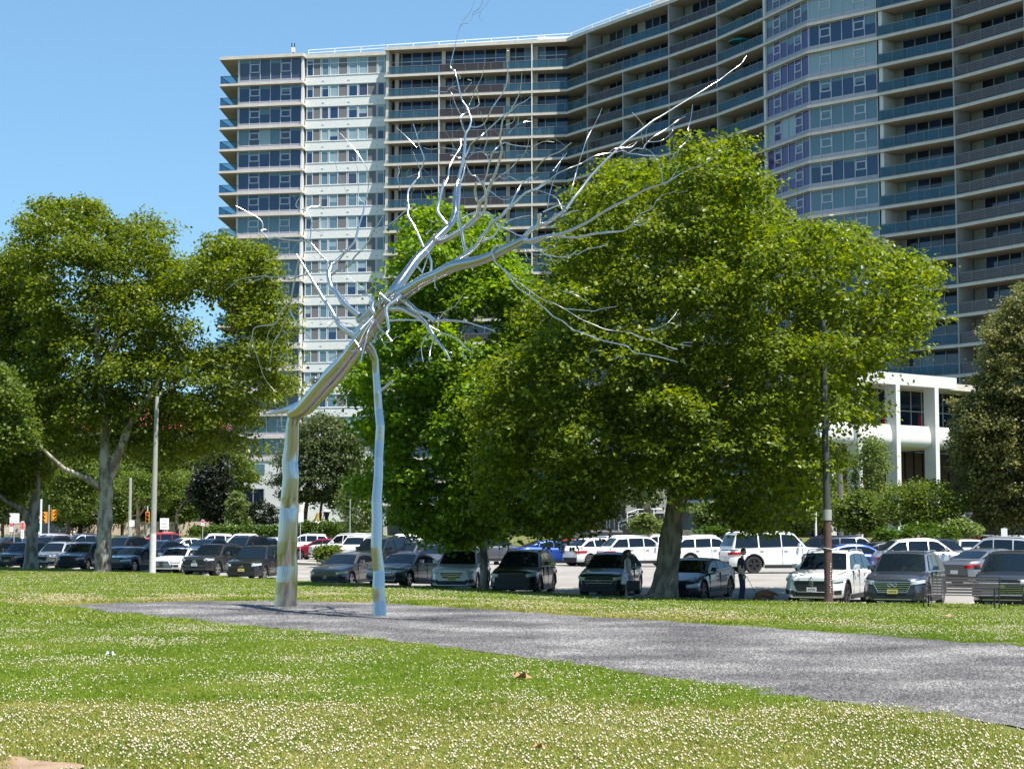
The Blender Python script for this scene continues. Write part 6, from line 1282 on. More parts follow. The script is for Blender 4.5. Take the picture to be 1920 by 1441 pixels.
ob = empty('road_barrier', at(625, 990, 200) * np.array([1, 1, 0]) + np.array([0, 0, .95]), label='orange and white barrier boards behind the clipped hedge', cat='barrier'); om = pm('barrier_orange', (.75, .16, .03), .6)
mb = MB(); mb.box(-.9, .9, -.05, .05, 1.2, 1.55); mb.build('board', om, ob)
for sx in (-.7, .7): mb = MB(); mb.box(sx - .05, sx + .05, -.04, .04, 0, 1.19); mb.build('post', M['white_paint'], ob)
# ---- lamp posts
lp = empty('lamp_post', ground_at(287, 96.6), label='grey concrete lamp post with white painted base at left', cat='lamp post'); b0 = ground_at(287, 96.6); ht = at_depth(290, 743, 97)[2] - b0[2]; pole = pm('pole_grey', (.34, .335, .30), .8, nscale=3, namt=.12)
mb = MB(); mb.tube([(0, 0, 2.2), (0.03, 0, 4.5), (.06, 0, 7), (.09, 0, ht)], [.165, .15, .125, .105], 14); mb.build('pole', pole, lp, smooth=True); mb = MB(); mb.tube([(0, 0, -.1), (0, 0, .05), (0, 0, 2.2)], [.19, .18, .172], 14); mb.build('painted_base', pm('weathered_white', (.66, .63, .60), .8, nscale=5, namt=.15), lp, smooth=True)
mb = MB(); mb.tube([(.09, 0, ht - .3), (.3, .3, ht + .3), (.9, .9, ht + .6)], .05, 6); mb.build('arm', pole, lp); mb = MB(); mb.prism([(.8, .8), (1.2, .95), (1.35, 1.35), (.95, 1.2)], ht + .5, ht + .66); mb.build('lamp_head', M['dark_metal'], lp)
b0 = ground_at(1552, 58.0); lp = empty('lamp_post', b0, label='tall dark lamp post with brown scratched base before the white suv', cat='lamp post')
brn = pm('brown_paint', (.12, .062, .05), .7, nscale=4, namt=.25); dk = pm('dark_pole', (.055, .06, .06), .6, nscale=3, namt=.2); z1 = at_depth(1551, 975, 58)[2] - b0[2]; z2 = at_depth(1551, 955, 58)[2] - b0[2]; z3 = at_depth(1541, 598, 58)[2] - b0[2]
mb = MB(); mb.tube([(0, 0, -.15), (0, 0, .0), (-.01, 0, z1)], [.145, .14, .13], 16); bp_ = mb.build('painted_base', brn, lp, smooth=True)
mb = MB(); mb.tube([(-.01, 0, z1), (-.01, 0, z2)], [.15, .15], 16); mb.build('collar', pole, lp, smooth=True); mb = MB(); mb.tube([(-.01, 0, z2), (-.03, 0, z3 * .6), (-.06, 0, z3)], [.12, .105, .09], 14); mb.build('pole', dk, lp, smooth=True)
mb = MB(); mb.prism([(-.3, -.3), (.3, -.3), (.3, .3), (-.3, .3)], -.1, .06); mb.build('footing', M['concrete'], lp)
mb = MB(); zz = at_depth(1600, 619, 58)[2] - b0[2]; mb.tube([(-.06, 0, zz), (.6, .6, zz + .02), (1.2, 1.6, zz + .04)], .05, 8); mb.build('arm', dk, lp)
mb = MB(); mb.prism([(1.0, 1.5), (1.25, 1.4), (1.6, 2.0), (1.35, 2.1)], zz - .02, zz + .12); mb.build('lamp_head', dk, lp)
mb = MB(); mb.tube([(-.16 * math.cos(a), -.16 * math.sin(a), at_depth(1551, 1028, 58)[2] - b0[2] + .03 * math.cos(a)) for a in np.linspace(0, 2 * math.pi, 20)], .012, 5); mb.build('strap', M['white_concrete'], lp)
mb = MB(); r2 = random.Random(4)      # scratched white marks running down the base
for i in range(13):
    z = .38 + i * .075; an = -math.pi / 2 + .35 + r2.uniform(-.15, .15); w = r2.uniform(.05, .22); 
    p = lambda a, z: (.1425 * math.cos(a), .1425 * math.sin(a), z)
    mb.add([p(an - w, z), p(an + w, z + r2.uniform(-.01, .03)), p(an + w * .7, z + .04), p(an - w * .5, z + .045)], [(0, 1, 2, 3)])
mb.build('graffiti', M['white_paint'], bp_)
def pole_thing(name, px, d, ytop, r, mat, lb, cat='pole', extra=None, base=None):
    b0 = ground_at(px, d) if base is None else base; root = empty(name, b0, label=lb, cat=cat); zt = at_depth(px, ytop, d)[2] - b0[2]; mb = MB(); mb.tube([(0, 0, -.1), (0, 0, zt)], [r, r * .85], 8); mb.build('pole', mat, root); return root, zt
pole_thing('street_pole', 243, 170, 895, .16, pole, 'grey street pole behind the left lamp post'); pole_thing('street_pole', 76, 150, 935, .10, M['alu_white'], 'thin white pole right behind the split plane trunk')
pole_thing('street_pole', 1577, 119, 830, .19, pm('taupe_pole', (.16, .15, .14), .7), 'taupe pole carrying the no parking sign'); pole_thing('street_pole', 1530, 117, 957, .07, M['alu_white'], 'thin pale pole left of the dark lamp post'); pole_thing('street_pole', 656, 135, 935, .06, pm('green_pole', (.2, .27, .24), .6), 'thin green grey pole beside the birch clump')
# small lantern
root, zt = pole_thing('lantern_post', 612, 160, 975, .07, M['alu_white'], 'small lantern post with dark tapered lamp head', 'lamp post'); mb = MB(); mb.tube([(0, 0, zt), (0, 0, zt + .12), (0, 0, zt + .75)], [.08, .14, .3], 8); mb.build('lantern', M['dark_metal'], root); mb = MB(); mb.tube([(0, 0, zt + .76), (0, 0, zt + .82), (0, 0, zt + 1.0)], [.48, .46, .1], 8); mb.build('cap', M['alu'], root)
# signs
ink = pm('sign_ink', (.22, .22, .25), .7); redp = pm('sign_red', (.62, .06, .08), .6); greenp = pm('sign_green', (.03, .35, .25), .6)
def text(parent, body, size, loc, mat, name='lettering'):
    cu = bpy.data.curves.new(name, 'FONT'); cu.body = body; cu.size = size; cu.align_x = 'CENTER'; cu.align_y = 'CENTER'; cu.extrude = .002; cu.materials.append(mat); o = bpy.data.objects.new(name, cu); link(o, parent); o.location = loc; o.rotation_euler = (math.pi / 2, 0, 0); return o
def sign(px, d, yt, yb, w, lb, kind='plain', name='parking_sign'):
    b0 = ground_at(px, d); root = empty(name, b0, math.atan2(-b0[1], -b0[0]) + math.pi / 2, lb, 'sign'); zt = at_depth(px, yt, d)[2] - b0[2]; zb = at_depth(px, yb, d)[2] - b0[2]
    mb = MB(); mb.tube([(0, .04, -.1), (0, .04, zt + .05)], .035, 6); mb.build('post', M['alu'], root); mb = MB(); mb.box(-w / 2, w / 2, -.015, .0, zb, zt); bd = mb.build('board', M['white_paint'], root); h = zt - zb
    if kind == 'next':
        text(bd, 'NEXT', h * .2, (0, -.019, zb + h * .5), ink)
        mk = MB()
        for row, n in ((.80, 6), (.2, 7)):
            for i in range(n): x = -w * .36 + i * w * .72 / n; mk.box(x, x + w * .06, -.018, -.0155, zb + h * (row - .04), zb + h * (row + .04))
        mk.build('lettering', ink, bd)
    if kind == 'red':
        mk = MB(); mk.box(-w * .44, w * .44, -.018, -.0155, zb + h * .52, zb + h * .95); mk.build('red_panel', redp, bd); mk = MB()
        for i in range(3): mk.box(-w * .3, w * .3, -.018, -.0155, zb + h * (.1 + .12 * i), zb + h * (.15 + .12 * i))
        mk.build('lettering', ink, bd)
    if kind == 'arrow':
        mk = MB(); c = zb + h * .5; mk.add([(-w * .42, -.018, c), (-w * .1, -.018, c + h * .32), (-w * .1, -.018, c + h * .1), (w * .4, -.018, c + h * .1), (w * .4, -.018, c - h * .1), (-w * .1, -.018, c - h * .1), (-w * .1, -.018, c - h * .32)], [tuple(range(7))]); mk.build('arrow', ink, bd)
    if kind == 'green': mk = MB(); mk.box(-w * .4, w * .4, -.018, -.0155, zb + h * .2, zb + h * .9); mk.build('green_panel', greenp, bd)
    return root
sign(26.5, 150, 962, 980, .78, 'white square sign with three text lines at the far left', 'next'); sign(308, 148, 971, 992, .72, 'white square sign with three text lines right of the left lamp post', 'next')
sign(563, 122, 960, 978, .43, 'white sign right beside the thick steel trunk', 'plain'); sign(1581.5, 116, 968, 983, .29, 'small red and white no parking sign on the taupe pole', 'red', 'no_parking_sign'); sign(1817, 110, 960, 970, .48, 'small white arrow sign before the dark linden', 'arrow', 'arrow_sign'); sign(1883, 95, 990, 1009, .32, 'white sign in front of the black suv at right', 'plain')
sign(21, 160, 979, 996, .27, 'narrow red topped sign below the white square sign', 'red'); sign(42, 158, 977, 1009, .27, 'narrow red striped sign left of the split plane trunk', 'red'); sign(73, 148, 978, 1001, .24, 'narrow green sign right of the split plane trunk', 'green'); sign(380, 150, 974, 985, .26, 'small red and white sign above the hedge', 'red'); sign(247, 165, 975, 986, .45, 'white sign on the grey street pole', 'plain')
def signal(px, d, yt, yb, lb, two):
    b0 = ground_at(px, d); root = empty('traffic_signal', b0, math.atan2(-b0[1], -b0[0]) + math.pi / 2, lb, 'traffic light'); zt = at_depth(px, yt, d)[2] - b0[2]; zb = at_depth(px, yb, d)[2] - b0[2]; h = zt - zb; w = h * .36
    mb = MB(); mb.tube([(0, .1, -.1), (0, .1, zt + .5)], .06, 8); mb.build('post', M['alu'], root)
    for j, (x, rz) in enumerate(((-.0, 0),) if not two else ((-.28, -.5), (.3, .7))):
        oz = j * h * .18; mb = MB(); mb.box(-w / 2, w / 2, -.25, 0, zb + oz, zt + oz - (h * .1 if two else 0)); hd = mb.build('housing', M['amber'], root); hd.location.x = x; hd.rotation_euler.z = rz; hh = (h - (h * .1 if two else 0)) / 3
        for i in range(3):
            zc = zb + oz + hh * (i + .5); mb = MB(); mb.tube([(0, -.252, zc), (0, -.27, zc)], hh * .36, 12); mb.build('lens', M['black'] if i != 2 else redp, hd)
            mb = MB(); n = 8; V = []
            for y in (-.25, -.25 - hh * .55):
                for k in range(n + 1): a = math.pi * (-.1 + 1.2 * k / n); V.append((hh * .42 * math.cos(a), y, zc + hh * .42 * math.sin(a)))
            mb.add(V, [(k, k + 1, n + 2 + k, n + 1 + k) for k in range(n)]); mb.build('visor', M['amber'], hd)
signal(91, 152, 957, 980, 'yellow traffic signal with two heads at far left', True); signal(276, 152, 959, 980, 'yellow traffic signal just left of the grey lamp post', False)
# ---- bench
bb_ = ground_at(1800, 53.6); run = np.array([.86, -.50]); brz = math.atan2(run[1], run[0]); bench = empty('park_bench', bb_, brz, 'black metal bench with horizontal slats facing the gravel', 'bench'); Lb = 2.15; bm_ = M['dark_metal']; slat_m = pm('bench_slat', (.16, .135, .125), .5)
# local frame: x along the bench, -y towards the viewer
for i in range(6):
    z = .50 + i * .085; y = .20 + i * .028; mb = MB(); mb.box(-Lb / 2 + .08, Lb / 2 - .05, y - .015, y + .01, z - .032, z + .032); mb.build('slat', slat_m, bench)
for i in range(5):
    y = -.24 + i * .1; mb = MB(); mb.box(-Lb / 2 + .04, Lb / 2 - .04, y - .04, y + .04, .42, .445); mb.build('slat', slat_m, bench)
mb = MB(); mb.tube([(-Lb / 2 + .04, .35, .96), (Lb / 2 - .04, .35, .96)], .022, 8); mb.build('top_rail', bm_, bench)
for sx in (-Lb / 2, Lb / 2):
    fr = MB(); fr.tube([(sx, -.28, 0), (sx, -.28, .42), (sx, -.27, .66), (sx, -.1, .70), (sx, .25, .68)], .024, 8); fr.build('armrest', bm_, bench, smooth=True)
    fr = MB(); fr.tube([(sx, .22, 0), (sx, .2, .42), (sx, .36, .97)], .024, 8); fr.build('leg', bm_, bench, smooth=True)
    fr = MB(); fr.tube([(sx, -.28, .41), (sx, .2, .41)], .02, 8); fr.build('seat_frame', bm_, bench)
# ---- people
def skin_body(name, verts, edges, radii, mat, parent, sub=2, root=0):
    me = bpy.data.meshes.new(name); me.from_pydata(verts, edges, []); me.update(); o = bpy.data.objects.new(name, me); link(o, parent); me.materials.append(mat)
    sk = o.modifiers.new('skin', 'SKIN'); sk.use_smooth_shade = True
    for i, v in enumerate(me.skin_vertices[0].data): v.radius = radii[i] if isinstance(radii[i], tuple) else (radii[i], radii[i]); v.use_root = (i == root)
    sb = o.modifiers.new('sub', 'SUBSURF'); sb.levels = sub; sb.render_levels = sub; return o
skin_t = pm('skin_tan', (.36, .21, .14), .6); skin_d = pm('skin_light', (.42, .27, .2), .6); hair = pm('dark_hair', (.015, .011, .01), .5); dress = pm('floral_dress', (.62, .60, .66), .8, nscale=14, namt=.45, coord='obj'); tee = pm('navy_tee', (.012, .014, .028), .85); jean = pm('dark_jeans', (.012, .022, .055), .85); bagm = pm('dark_bag', (.02, .016, .016), .6)
def body(verts_, radii_, edges_, mat, par, name='body', **k): return skin_body(name, verts_, edges_, radii_, mat, par, **k)
def hand(root, wrist, palm_dir, mat, side):
    """five bent fingers on a palm, grown from the wrist"""
    w = np.array(wrist); d = np.array(palm_dir, float); d /= np.linalg.norm(d); across = np.array([1.0, 0, 0]); across -= d * across.dot(d); across /= np.linalg.norm(across); nrm = np.cross(d, across)
    V = [w, w + d * .06]; E = [(0, 1)]; Rr = [.026, .032]
    for i, (off, ln) in enumerate(((-.03, .07), (-.01, .08), (.01, .075), (.03, .06))):
        a = len(V); V += [w + d * .09 + across * off, w + d * (.09 + ln * .5) + across * off + nrm * .012, w + d * (.09 + ln * .85) + across * off + nrm * .035]; Rr += [.010, .009, .007]; E += [(1, a), (a, a + 1), (a + 1, a + 2)]
    a = len(V); V += [w + d * .03 + across * -.04 * side, w + d * .07 + across * -.055 * side]; Rr += [.012, .009]; E += [(0, a), (a, a + 1)]
    return skin_body('hand', [tuple(p) for p in V], E, Rr, mat, root, 1)
def head(root, c, mat, hairmat, yaw, long_hair=False, cap=False):
    hd = empty('head_pivot', (0, 0, 0)) if 0 else None
    bm = bmesh.new(); bmesh.ops.create_icosphere(bm, subdivisions=3, radius=1)
    for v in bm.verts:
        x, y, z = v.co; f = 1 - .22 * max(0, -z) * (1 - .3 * max(0, x)); v.co = Vector((x * .098 * (1 - .12 * max(0, -z)), y * .076 * f, z * .118))
        if x > .8 and -.25 < z < .15 and abs(y) < .22: v.co.x += .022 * (1 - abs(y) / .22)
        if x > .55 and -.75 < z < -.5 and abs(y) < .35: v.co.x += .008
    me = bpy.data.meshes.new('head'); bm.to_mesh(me); bm.free(); me.materials.append(mat); me.shade_smooth(); o = bpy.data.objects.new('head', me); link(o, root); o.location = c; o.rotation_euler = (0, .18, yaw)
    for s_ in (-1, 1):
        mb = MB(); mb.tube([(.086, s_ * .03, .012), (.094, s_ * .03, .012)], .010, 8); mb.build('eye', hair, o)
        mb = MB(); mb.tube([(-.01, s_ * .07, .02), (-.012, s_ * .084, .0), (-.005, s_ * .078, -.03)], [.012, .016, .01], 6); mb.build('ear', mat, o)
    mb = MB(); mb.tube([(.088, -.022, -.058), (.093, 0, -.06), (.088, .022, -.058)], .006, 6); mb.build('mouth', pm('lips', (.25, .09, .08), .6), o)
    bm = bmesh.new(); bmesh.ops.create_icosphere(bm, subdivisions=3, radius=1)
    for v in list(bm.verts):
        x, y, z = v.co
        if (x > .35 and z < .45) or (z < -.25): bm.verts.remove(v)
    for v in bm.verts: x, y, z = v.co; v.co = Vector((x * .106 - .006, y * .085, z * .126 + .006))
    me = bpy.data.meshes.new('hair'); bm.to_mesh(me); bm.free(); me.materials.append(hairmat); me.shade_smooth(); h = bpy.data.objects.new('hair', me); link(h, o)
    if long_hair:
        mb = MB(); mb.tube([(-.05, 0, .08), (-.10, 0, .0), (-.115, 0, -.12), (-.125, 0, -.26), (-.14, 0, -.36), (-.145, 0, -.42)], [.06, .085, .095, .085, .06, .02], 12); mb.build('hair', hairmat, o, smooth=True)
    return o
# woman, facing right
wb_ = ground_at(1176, 62.6); wb_[2] = gz(wb_[0], wb_[1]); wm = empty('person', wb_, math.radians(-8), 'woman in a pale floral dress with long dark hair holding a dark bag', 'person')
V = [(0, 0, .92), (0, 0, 1.12), (.0, 0, 1.32), (.01, 0, 1.40), (.02, 0, 1.48), (0, .09, .86), (.02, .09, .48), (-.02, .09, .09), (.07, .09, .04), (0, -.09, .86), (.0, -.09, .48), (-.05, -.09, .09), (.04, -.09, .04), (-.0, .15, 1.36), (-.02, .2, 1.12), (.05, .2, .90), (.0, -.15, 1.36), (.0, -.2, 1.10), (.07, -.2, .86)]
E = [(0, 1), (1, 2), (2, 3), (3, 4), (0, 5), (5, 6), (6, 7), (7, 8), (0, 9), (9, 10), (10, 11), (11, 12), (2, 13), (13, 14), (14, 15), (2, 16), (16, 17), (17, 18)]
RR = [(.12, .14), (.10, .12), (.10, .13), .055, .05, .085, .055, .04, .035, .085, .055, .04, .035, .05, .04, .03, .05, .04, .03]
body(V, RR, E, skin_t, wm); head(wm, (.035, 0, 1.60), skin_t, hair, 0, True); hand(wm, (.05, .2, .90), (.1, 0, -1), skin_t, 1); hand(wm, (.07, -.2, .86), (.1, 0, -1), skin_t, -1)
mb = MB(); n = 18; V = []
for (z, rx, ry, cx) in ((1.40, .07, .13, 0), (1.34, .11, .17, 0), (1.2, .125, .16, .01), (1.05, .115, .145, .0), (.95, .14, .17, -.01), (.75, .19, .20, -.01), (.52, .235, .235, 0)):
    for k in range(n): a = 2 * math.pi * k / n; q = 1 + (.05 * math.sin(5 * a) if z < .9 else 0); V.append((cx + rx * q * math.cos(a), ry * q * math.sin(a), z))
mb.add(V, [(i * n + k, i * n + (k + 1) % n, (i + 1) * n + (k + 1) % n, (i + 1) * n + k) for i in range(6) for k in range(n)]); mb.build('dress', dress, wm, smooth=True)
for y in (.09, -.09): mb = MB(); mb.tube([(-.08 - (.02 if y < 0 else 0), y, .04), (.02, y, .05), (.13, y, .035)], [.045, .052, .035], 8); mb.build('shoe', M['white_paint'], wm, smooth=True)
bg = empty('handbag', wb_ + np.array([.18, -.24, .30]), math.radians(-8), 'large dark handbag hanging from the hand of the woman', 'bag'); mb = MB(); mb.prism([(-.22, -.07), (.22, -.07), (.24, .07), (-.24, .07)], 0, .34); o = mb.build('bag_body', bagm, bg); bv = o.modifiers.new('bevel', 'BEVEL'); bv.width = .04; bv.segments = 3
mb = MB(); mb.tube([(-.12, 0, .32), (-.1, .0, .46), (-.06, 0, .5), (-.02, 0, .46), (.08, 0, .32)], .012, 6); mb.build('strap', bagm, bg)
# man, facing right, looking down
mbs = ground_at(1391, 60.0); mbs[2] = gz(mbs[0], mbs[1]); mn = empty('person', mbs, math.radians(-12), 'man in dark tee shirt and jeans standing with his dog', 'person')
V = [(-.02, 0, .96), (-.03, 0, 1.16), (-.03, 0, 1.38), (.0, 0, 1.47), (.02, 0, 1.55), (-.02, .1, .90), (.02, .1, .50), (-.03, .1, .10), (.09, .1, .05), (-.02, -.1, .90), (-.0, -.1, .50), (-.06, -.1, .10), (.06, -.1, .05), (-.04, .2, 1.42), (-.06, .24, 1.14), (.06, .22, .92), (-.04, -.2, 1.42), (-.07, -.25, 1.14), (.05, -.24, .90)]
RR = [(.13, .15), (.14, .15), (.13, .17), .065, .06, .09, .065, .045, .04, .09, .065, .045, .04, .06, .047, .034, .06, .047, .034]
body(V, RR, E, skin_d, mn); head(mn, (.045, 0, 1.665), skin_d, hair, 0); hand(mn, (.06, .22, .92), (.2, 0, -1), skin_d, 1); hand(mn, (.05, -.24, .90), (.2, 0, -1), skin_d, -1)
TV = [(-.02, 0, .93), (-.03, 0, 1.16), (-.03, 0, 1.38), (-.01, 0, 1.45), (-.04, .2, 1.42), (-.06, .24, 1.2), (-.04, -.2, 1.42), (-.07, -.25, 1.2)]; skin_body('tee_shirt', TV, [(0, 1), (1, 2), (2, 3), (2, 4), (4, 5), (2, 6), (6, 7)], [(.155, .175), (.16, .17), (.15, .19), .08, .08, .07, .08, .07], tee, mn)
TV = [(-.02, 0, .98), (-.02, 0, .92), (-.02, .1, .84), (.02, .1, .50), (-.03, .1, .06), (-.02, -.1, .84), (-.0, -.1, .50), (-.06, -.1, .06)]; skin_body('jeans', TV, [(0, 1), (1, 2), (2, 3), (3, 4), (1, 5), (5, 6), (6, 7)], [(.15, .165), (.15, .165), .105, .085, .075, .105, .085, .075], jean, mn)
for y in (.1, -.1): mb = MB(); mb.tube([(-.10, y, .04), (.0, y, .055), (.14, y, .035)], [.045, .055, .04], 8); mb.build('shoe', M['black'], mn, smooth=True)
# dog sniffing the grass
fur = pm('ginger_fur', (.19, .085, .035), .9, nscale=9, namt=.4, coord='obj', bump=.5, bscale=40); db = ground_at(1434, 60.2); db[2] = gz(db[0], db[1]); dog = empty('dog', db, math.radians(6), 'ginger brown shaggy dog sniffing the grass beside the man', 'dog')
V = [(0, 0, .40), (-.16, 0, .40), (-.27, 0, .36), (-.36, 0, .22), (-.44, 0, .12), (-.52, 0, .07), (.15, 0, .41), (.24, 0, .40), (.36, 0, .38), (.46, 0, .33), (-.22, .07, .27), (-.22, .075, .14), (-.24, .075, .03), (-.22, -.07, .27), (-.20, -.075, .14), (-.22, -.075, .03), (.20, .07, .28), (.26, .075, .15), (.22, .075, .03), (.20, -.07, .28), (.27, -.075, .15), (.24, -.075, .03)]
E2 = [(0, 1), (1, 2), (2, 3), (3, 4), (4, 5), (0, 6), (6, 7), (7, 8), (8, 9), (1, 10), (10, 11), (11, 12), (1, 13), (13, 14), (14, 15), (6, 16), (16, 17), (17, 18), (6, 19), (19, 20), (20, 21)]
skin_body('body', V, E2, [(.115, .13), (.115, .14), (.09, .10), .075, .08, .04, (.11, .12), .08, .035, .02, .055, .035, .035, .055, .035, .035, .07, .04, .035, .07, .04, .035], fur, dog)
for s_ in (-1, 1): mb = MB(); mb.tube([(-.40, s_ * .06, .19), (-.40, s_ * .09, .13), (-.41, s_ * .085, .07)], [.02, .035, .015], 6); mb.build('ear', pm('dark_fur', (.10, .045, .02), .9), dog, smooth=True)
mb = MB(); mb.tube([(-.535, 0, .075), (-.56, 0, .07)], .02, 6); mb.build('nose', M['black'], dog)
mb = MB(); mb.tube([mbs + np.array([.12, -.22, .85]), (mbs + db) / 2 + np.array([.0, -.1, .42]), db + np.array([-.28, 0, .32])], .008, 5); o = mb.build('dog_leash', M['black']); tag(o, 'thin dark leash between the man and the ginger dog', 'leash')
# distant people at the lot edge
def far_person(px, d, label, shirt, yaw, h=1.0):
    b = ground_at(px, d); r = empty('person', b, yaw, label, 'person'); V = [(0, 0, .96), (0, 0, 1.16), (0, 0, 1.38), (0, 0, 1.48), (0, .1, .88), (0, .1, .5), (0, .1, .05), (0, -.1, .88), (0, -.1, .5), (0, -.1, .05), (0, .2, 1.40), (.05, .22, 1.14), (.2, .2, 1.0), (0, -.2, 1.40), (.05, -.22, 1.14), (.2, -.2, 1.0)]
    E3 = [(0, 1), (1, 2), (2, 3), (0, 4), (4, 5), (5, 6), (0, 7), (7, 8), (8, 9), (2, 10), (10, 11), (11, 12), (2, 13), (13, 14), (14, 15)]
    skin_body('body', V, E3, [(.13, .15), (.13, .15), (.13, .17), .06, .09, .065, .05, .09, .065, .05, .06, .05, .035, .06, .05, .035], skin_d, r, 1); head(r, (.02, 0, 1.64), skin_d, pm('light_hair', (.18, .1, .06), .6), 0)
    skin_body('tee_shirt', [(0, 0, .92), (0, 0, 1.38), (0, .2, 1.40), (.03, .22, 1.2), (0, -.2, 1.40), (.03, -.22, 1.2)], [(0, 1), (1, 2), (2, 3), (1, 4), (4, 5)], [(.16, .18), (.15, .19), .08, .07, .08, .07], shirt, r, 1)
    skin_body('trousers', [(0, 0, .98), (0, .1, .84), (0, .1, .1), (0, -.1, .84), (0, -.1, .1)], [(0, 1), (1, 2), (0, 3), (3, 4)], [(.15, .16), .1, .08, .1, .08], jean, r, 1)
pk = pm('dusty_pink', (.35, .2, .18), .8); far_person(1722, 103, 'person in a dusty pink top behind the parked dark car roof', pk, 2.6); far_person(1731, 104, 'shorter person standing beside the one in dusty pink', pm('rust_top', (.3, .12, .08), .8), 2.9)
far_person(133, 190, 'bare headed person in pale pink walking beyond the far left cars', pm('pale_pink', (.7, .45, .4), .8), 0.2); far_person(139, 191, 'person in white walking beyond the far left cars', pm('white_top', (.75, .72, .68), .8), 0.2)
# ================================================================ LAWN BLADES AND GRAVEL STONES (nobody could count them)
def grass_mat(name, cols, trans=.3):
    m, nt, b = nodes_of(name); g = N(nt, 'ShaderNodeNewGeometry'); cr = N(nt, 'ShaderNodeValToRGB'); el = cr.color_ramp.elements
    while len(el) < len(cols): el.new(.5)
    for i, c in enumerate(cols): el[i].position = i / (len(cols) - 1); el[i].color = (*c, 1)
    no = N(nt, 'ShaderNodeTexNoise'); no.inputs['Scale'].default_value = .55; no.inputs['Detail'].default_value = 5; nt.links.new(g.outputs['Position'], no.inputs['Vector'])
    ad = N(nt, 'ShaderNodeMath', operation='MULTIPLY_ADD'); nt.links.new(no.outputs[0], ad.inputs[0]); ad.inputs[1].default_value = 1.5
    sc = N(nt, 'ShaderNodeMath', operation='MULTIPLY_ADD'); nt.links.new(g.outputs['Random Per Island'], sc.inputs[0]); sc.inputs[1].default_value = .55; sc.inputs[2].default_value = -.5
    nt.links.new(sc.outputs[0], ad.inputs[2]); nt.links.new(ad.outputs[0], cr.inputs[0]); nt.links.new(cr.outputs[0], b.inputs['Base Color']); b.inputs['Roughness'].default_value = .5; b.inputs['Specular IOR Level'].default_value = .2
    t = N(nt, 'ShaderNodeBsdfTranslucent'); nt.links.new(cr.outputs[0], t.inputs[0]); mx = N(nt, 'ShaderNodeMixShader'); mx.inputs[0].default_value = trans
    nt.links.new(b.outputs[0], mx.inputs[1]); nt.links.new(t.outputs[0], mx.inputs[2]); nt.links.new(mx.outputs[0], nt.nodes['Material Output'].inputs[0]); return m
M['blade'] = grass_mat('grass_blade', [(.105, .18, .008), (.17, .26, .014), (.235, .31, .028), (.33, .33, .07)])
M['blade_dry'] = grass_mat('dry_grass_blade', [(.19, .22, .025), (.31, .31, .055), (.43, .385, .10), (.52, .44, .17)])
M['clover'] = grass_mat('clover_leaf', [(.09, .17, .012), (.13, .22, .018), (.17, .26, .03)])
M['bloom'] = pm('clover_bloom', (.50, .43, .29), .8, nscale=30, namt=.25)
tiles = bpy.data.collections.new('lawn_tiles')      # sources for the scattered lawn, not part of the scene itself
def tile(name, n, h, w, mat, blooms, clov, seed, size=1.0, bloom_r=.010):
    r = np.random.default_rng(seed); p = np.c_[r.uniform(-.54, .54, (n, 2)) * size, np.zeros(n)]; a = r.uniform(0, 2 * np.pi, n); dx = np.c_[np.cos(a), np.sin(a), np.zeros(n)]
    lean = r.normal(0, .55, (n, 2)); hh = h * r.uniform(.45, 1.2, (n, 1)); tip = p + np.c_[lean * hh, hh]; mid = p + np.c_[lean * hh * .3, hh * .6]; ww = w * r.uniform(.6, 1.3, (n, 1))
    v = np.stack([p - dx * ww, p + dx * ww, mid + dx * ww * .8, tip, mid - dx * ww * .8], 1).reshape(-1, 3); i = np.arange(n)[:, None] * 5
    f = np.concatenate([i + np.array([[0, 1, 2]]), i + np.array([[0, 2, 4]]), i + np.array([[4, 2, 3]])], 1).reshape(-1, 3); mi = np.zeros(len(f), int)
    if clov:
        c = np.c_[r.uniform(-.52, .52, (clov, 2)) * size, r.uniform(.015, h * .9, clov)]; V, F = [], []
        for k in range(clov):
            for j in range(3):
                an = r.uniform(0, 6.28) if j == 0 else an + 2.09; b = len(V); d = np.array([math.cos(an), math.sin(an), .25]); e = np.array([-math.sin(an), math.cos(an), 0]); s = .013 * r.uniform(.7, 1.3)
                V += [c[k], c[k] + d * s + e * s * .6, c[k] + d * s * 1.5, c[k] + d * s - e * s * .6]; F += [(b, b + 1, b + 2), (b, b + 2, b + 3)]
        F = np.array(F) + len(v); v = np.r_[v, np.array(V)]; f = np.r_[f, F]; mi = np.r_[mi, np.full(len(F), 1)]
    if blooms:
        c = np.c_[r.uniform(-.52, .52, (blooms, 2)) * size, h * r.uniform(.75, 1.25, blooms)]; o = np.array([(1, 0, 0), (0, 1, 0), (-1, 0, 0), (0, -1, 0), (0, 0, 1), (0, 0, -.8)]); of = np.array([(0, 1, 4), (1, 2, 4), (2, 3, 4), (3, 0, 4), (1, 0, 5), (2, 1, 5), (3, 2, 5), (0, 3, 5)])
        V = (c[:, None, :] + o[None] * (bloom_r * r.uniform(.7, 1.4, (blooms, 1, 1)))).reshape(-1, 3); F = (of[None] + 6 * np.arange(blooms)[:, None, None]).reshape(-1, 3) + len(v); v = np.r_[v, V]; f = np.r_[f, F]; mi = np.r_[mi, np.full(len(F), 2)]
    me = numpy_mesh(name, v, f, [mat, M['clover'], M['bloom']], mi); o = bpy.data.objects.new(name, me); tiles.objects.link(o); return o
G_, Dg = M['blade'], M['blade_dry']
tile('t0', 2600, .062, .0030, G_, 7, 120, 1); tile('t1', 2600, .060, .0030, G_, 32, 260, 2); tile('t2', 2400, .055, .0030, G_, 80, 420, 3, bloom_r=.010)
tile('t3', 2400, .050, .0030, Dg, 36, 200, 4); tile('t4', 2200, .048, .0030, Dg, 90, 320, 5, bloom_r=.010)
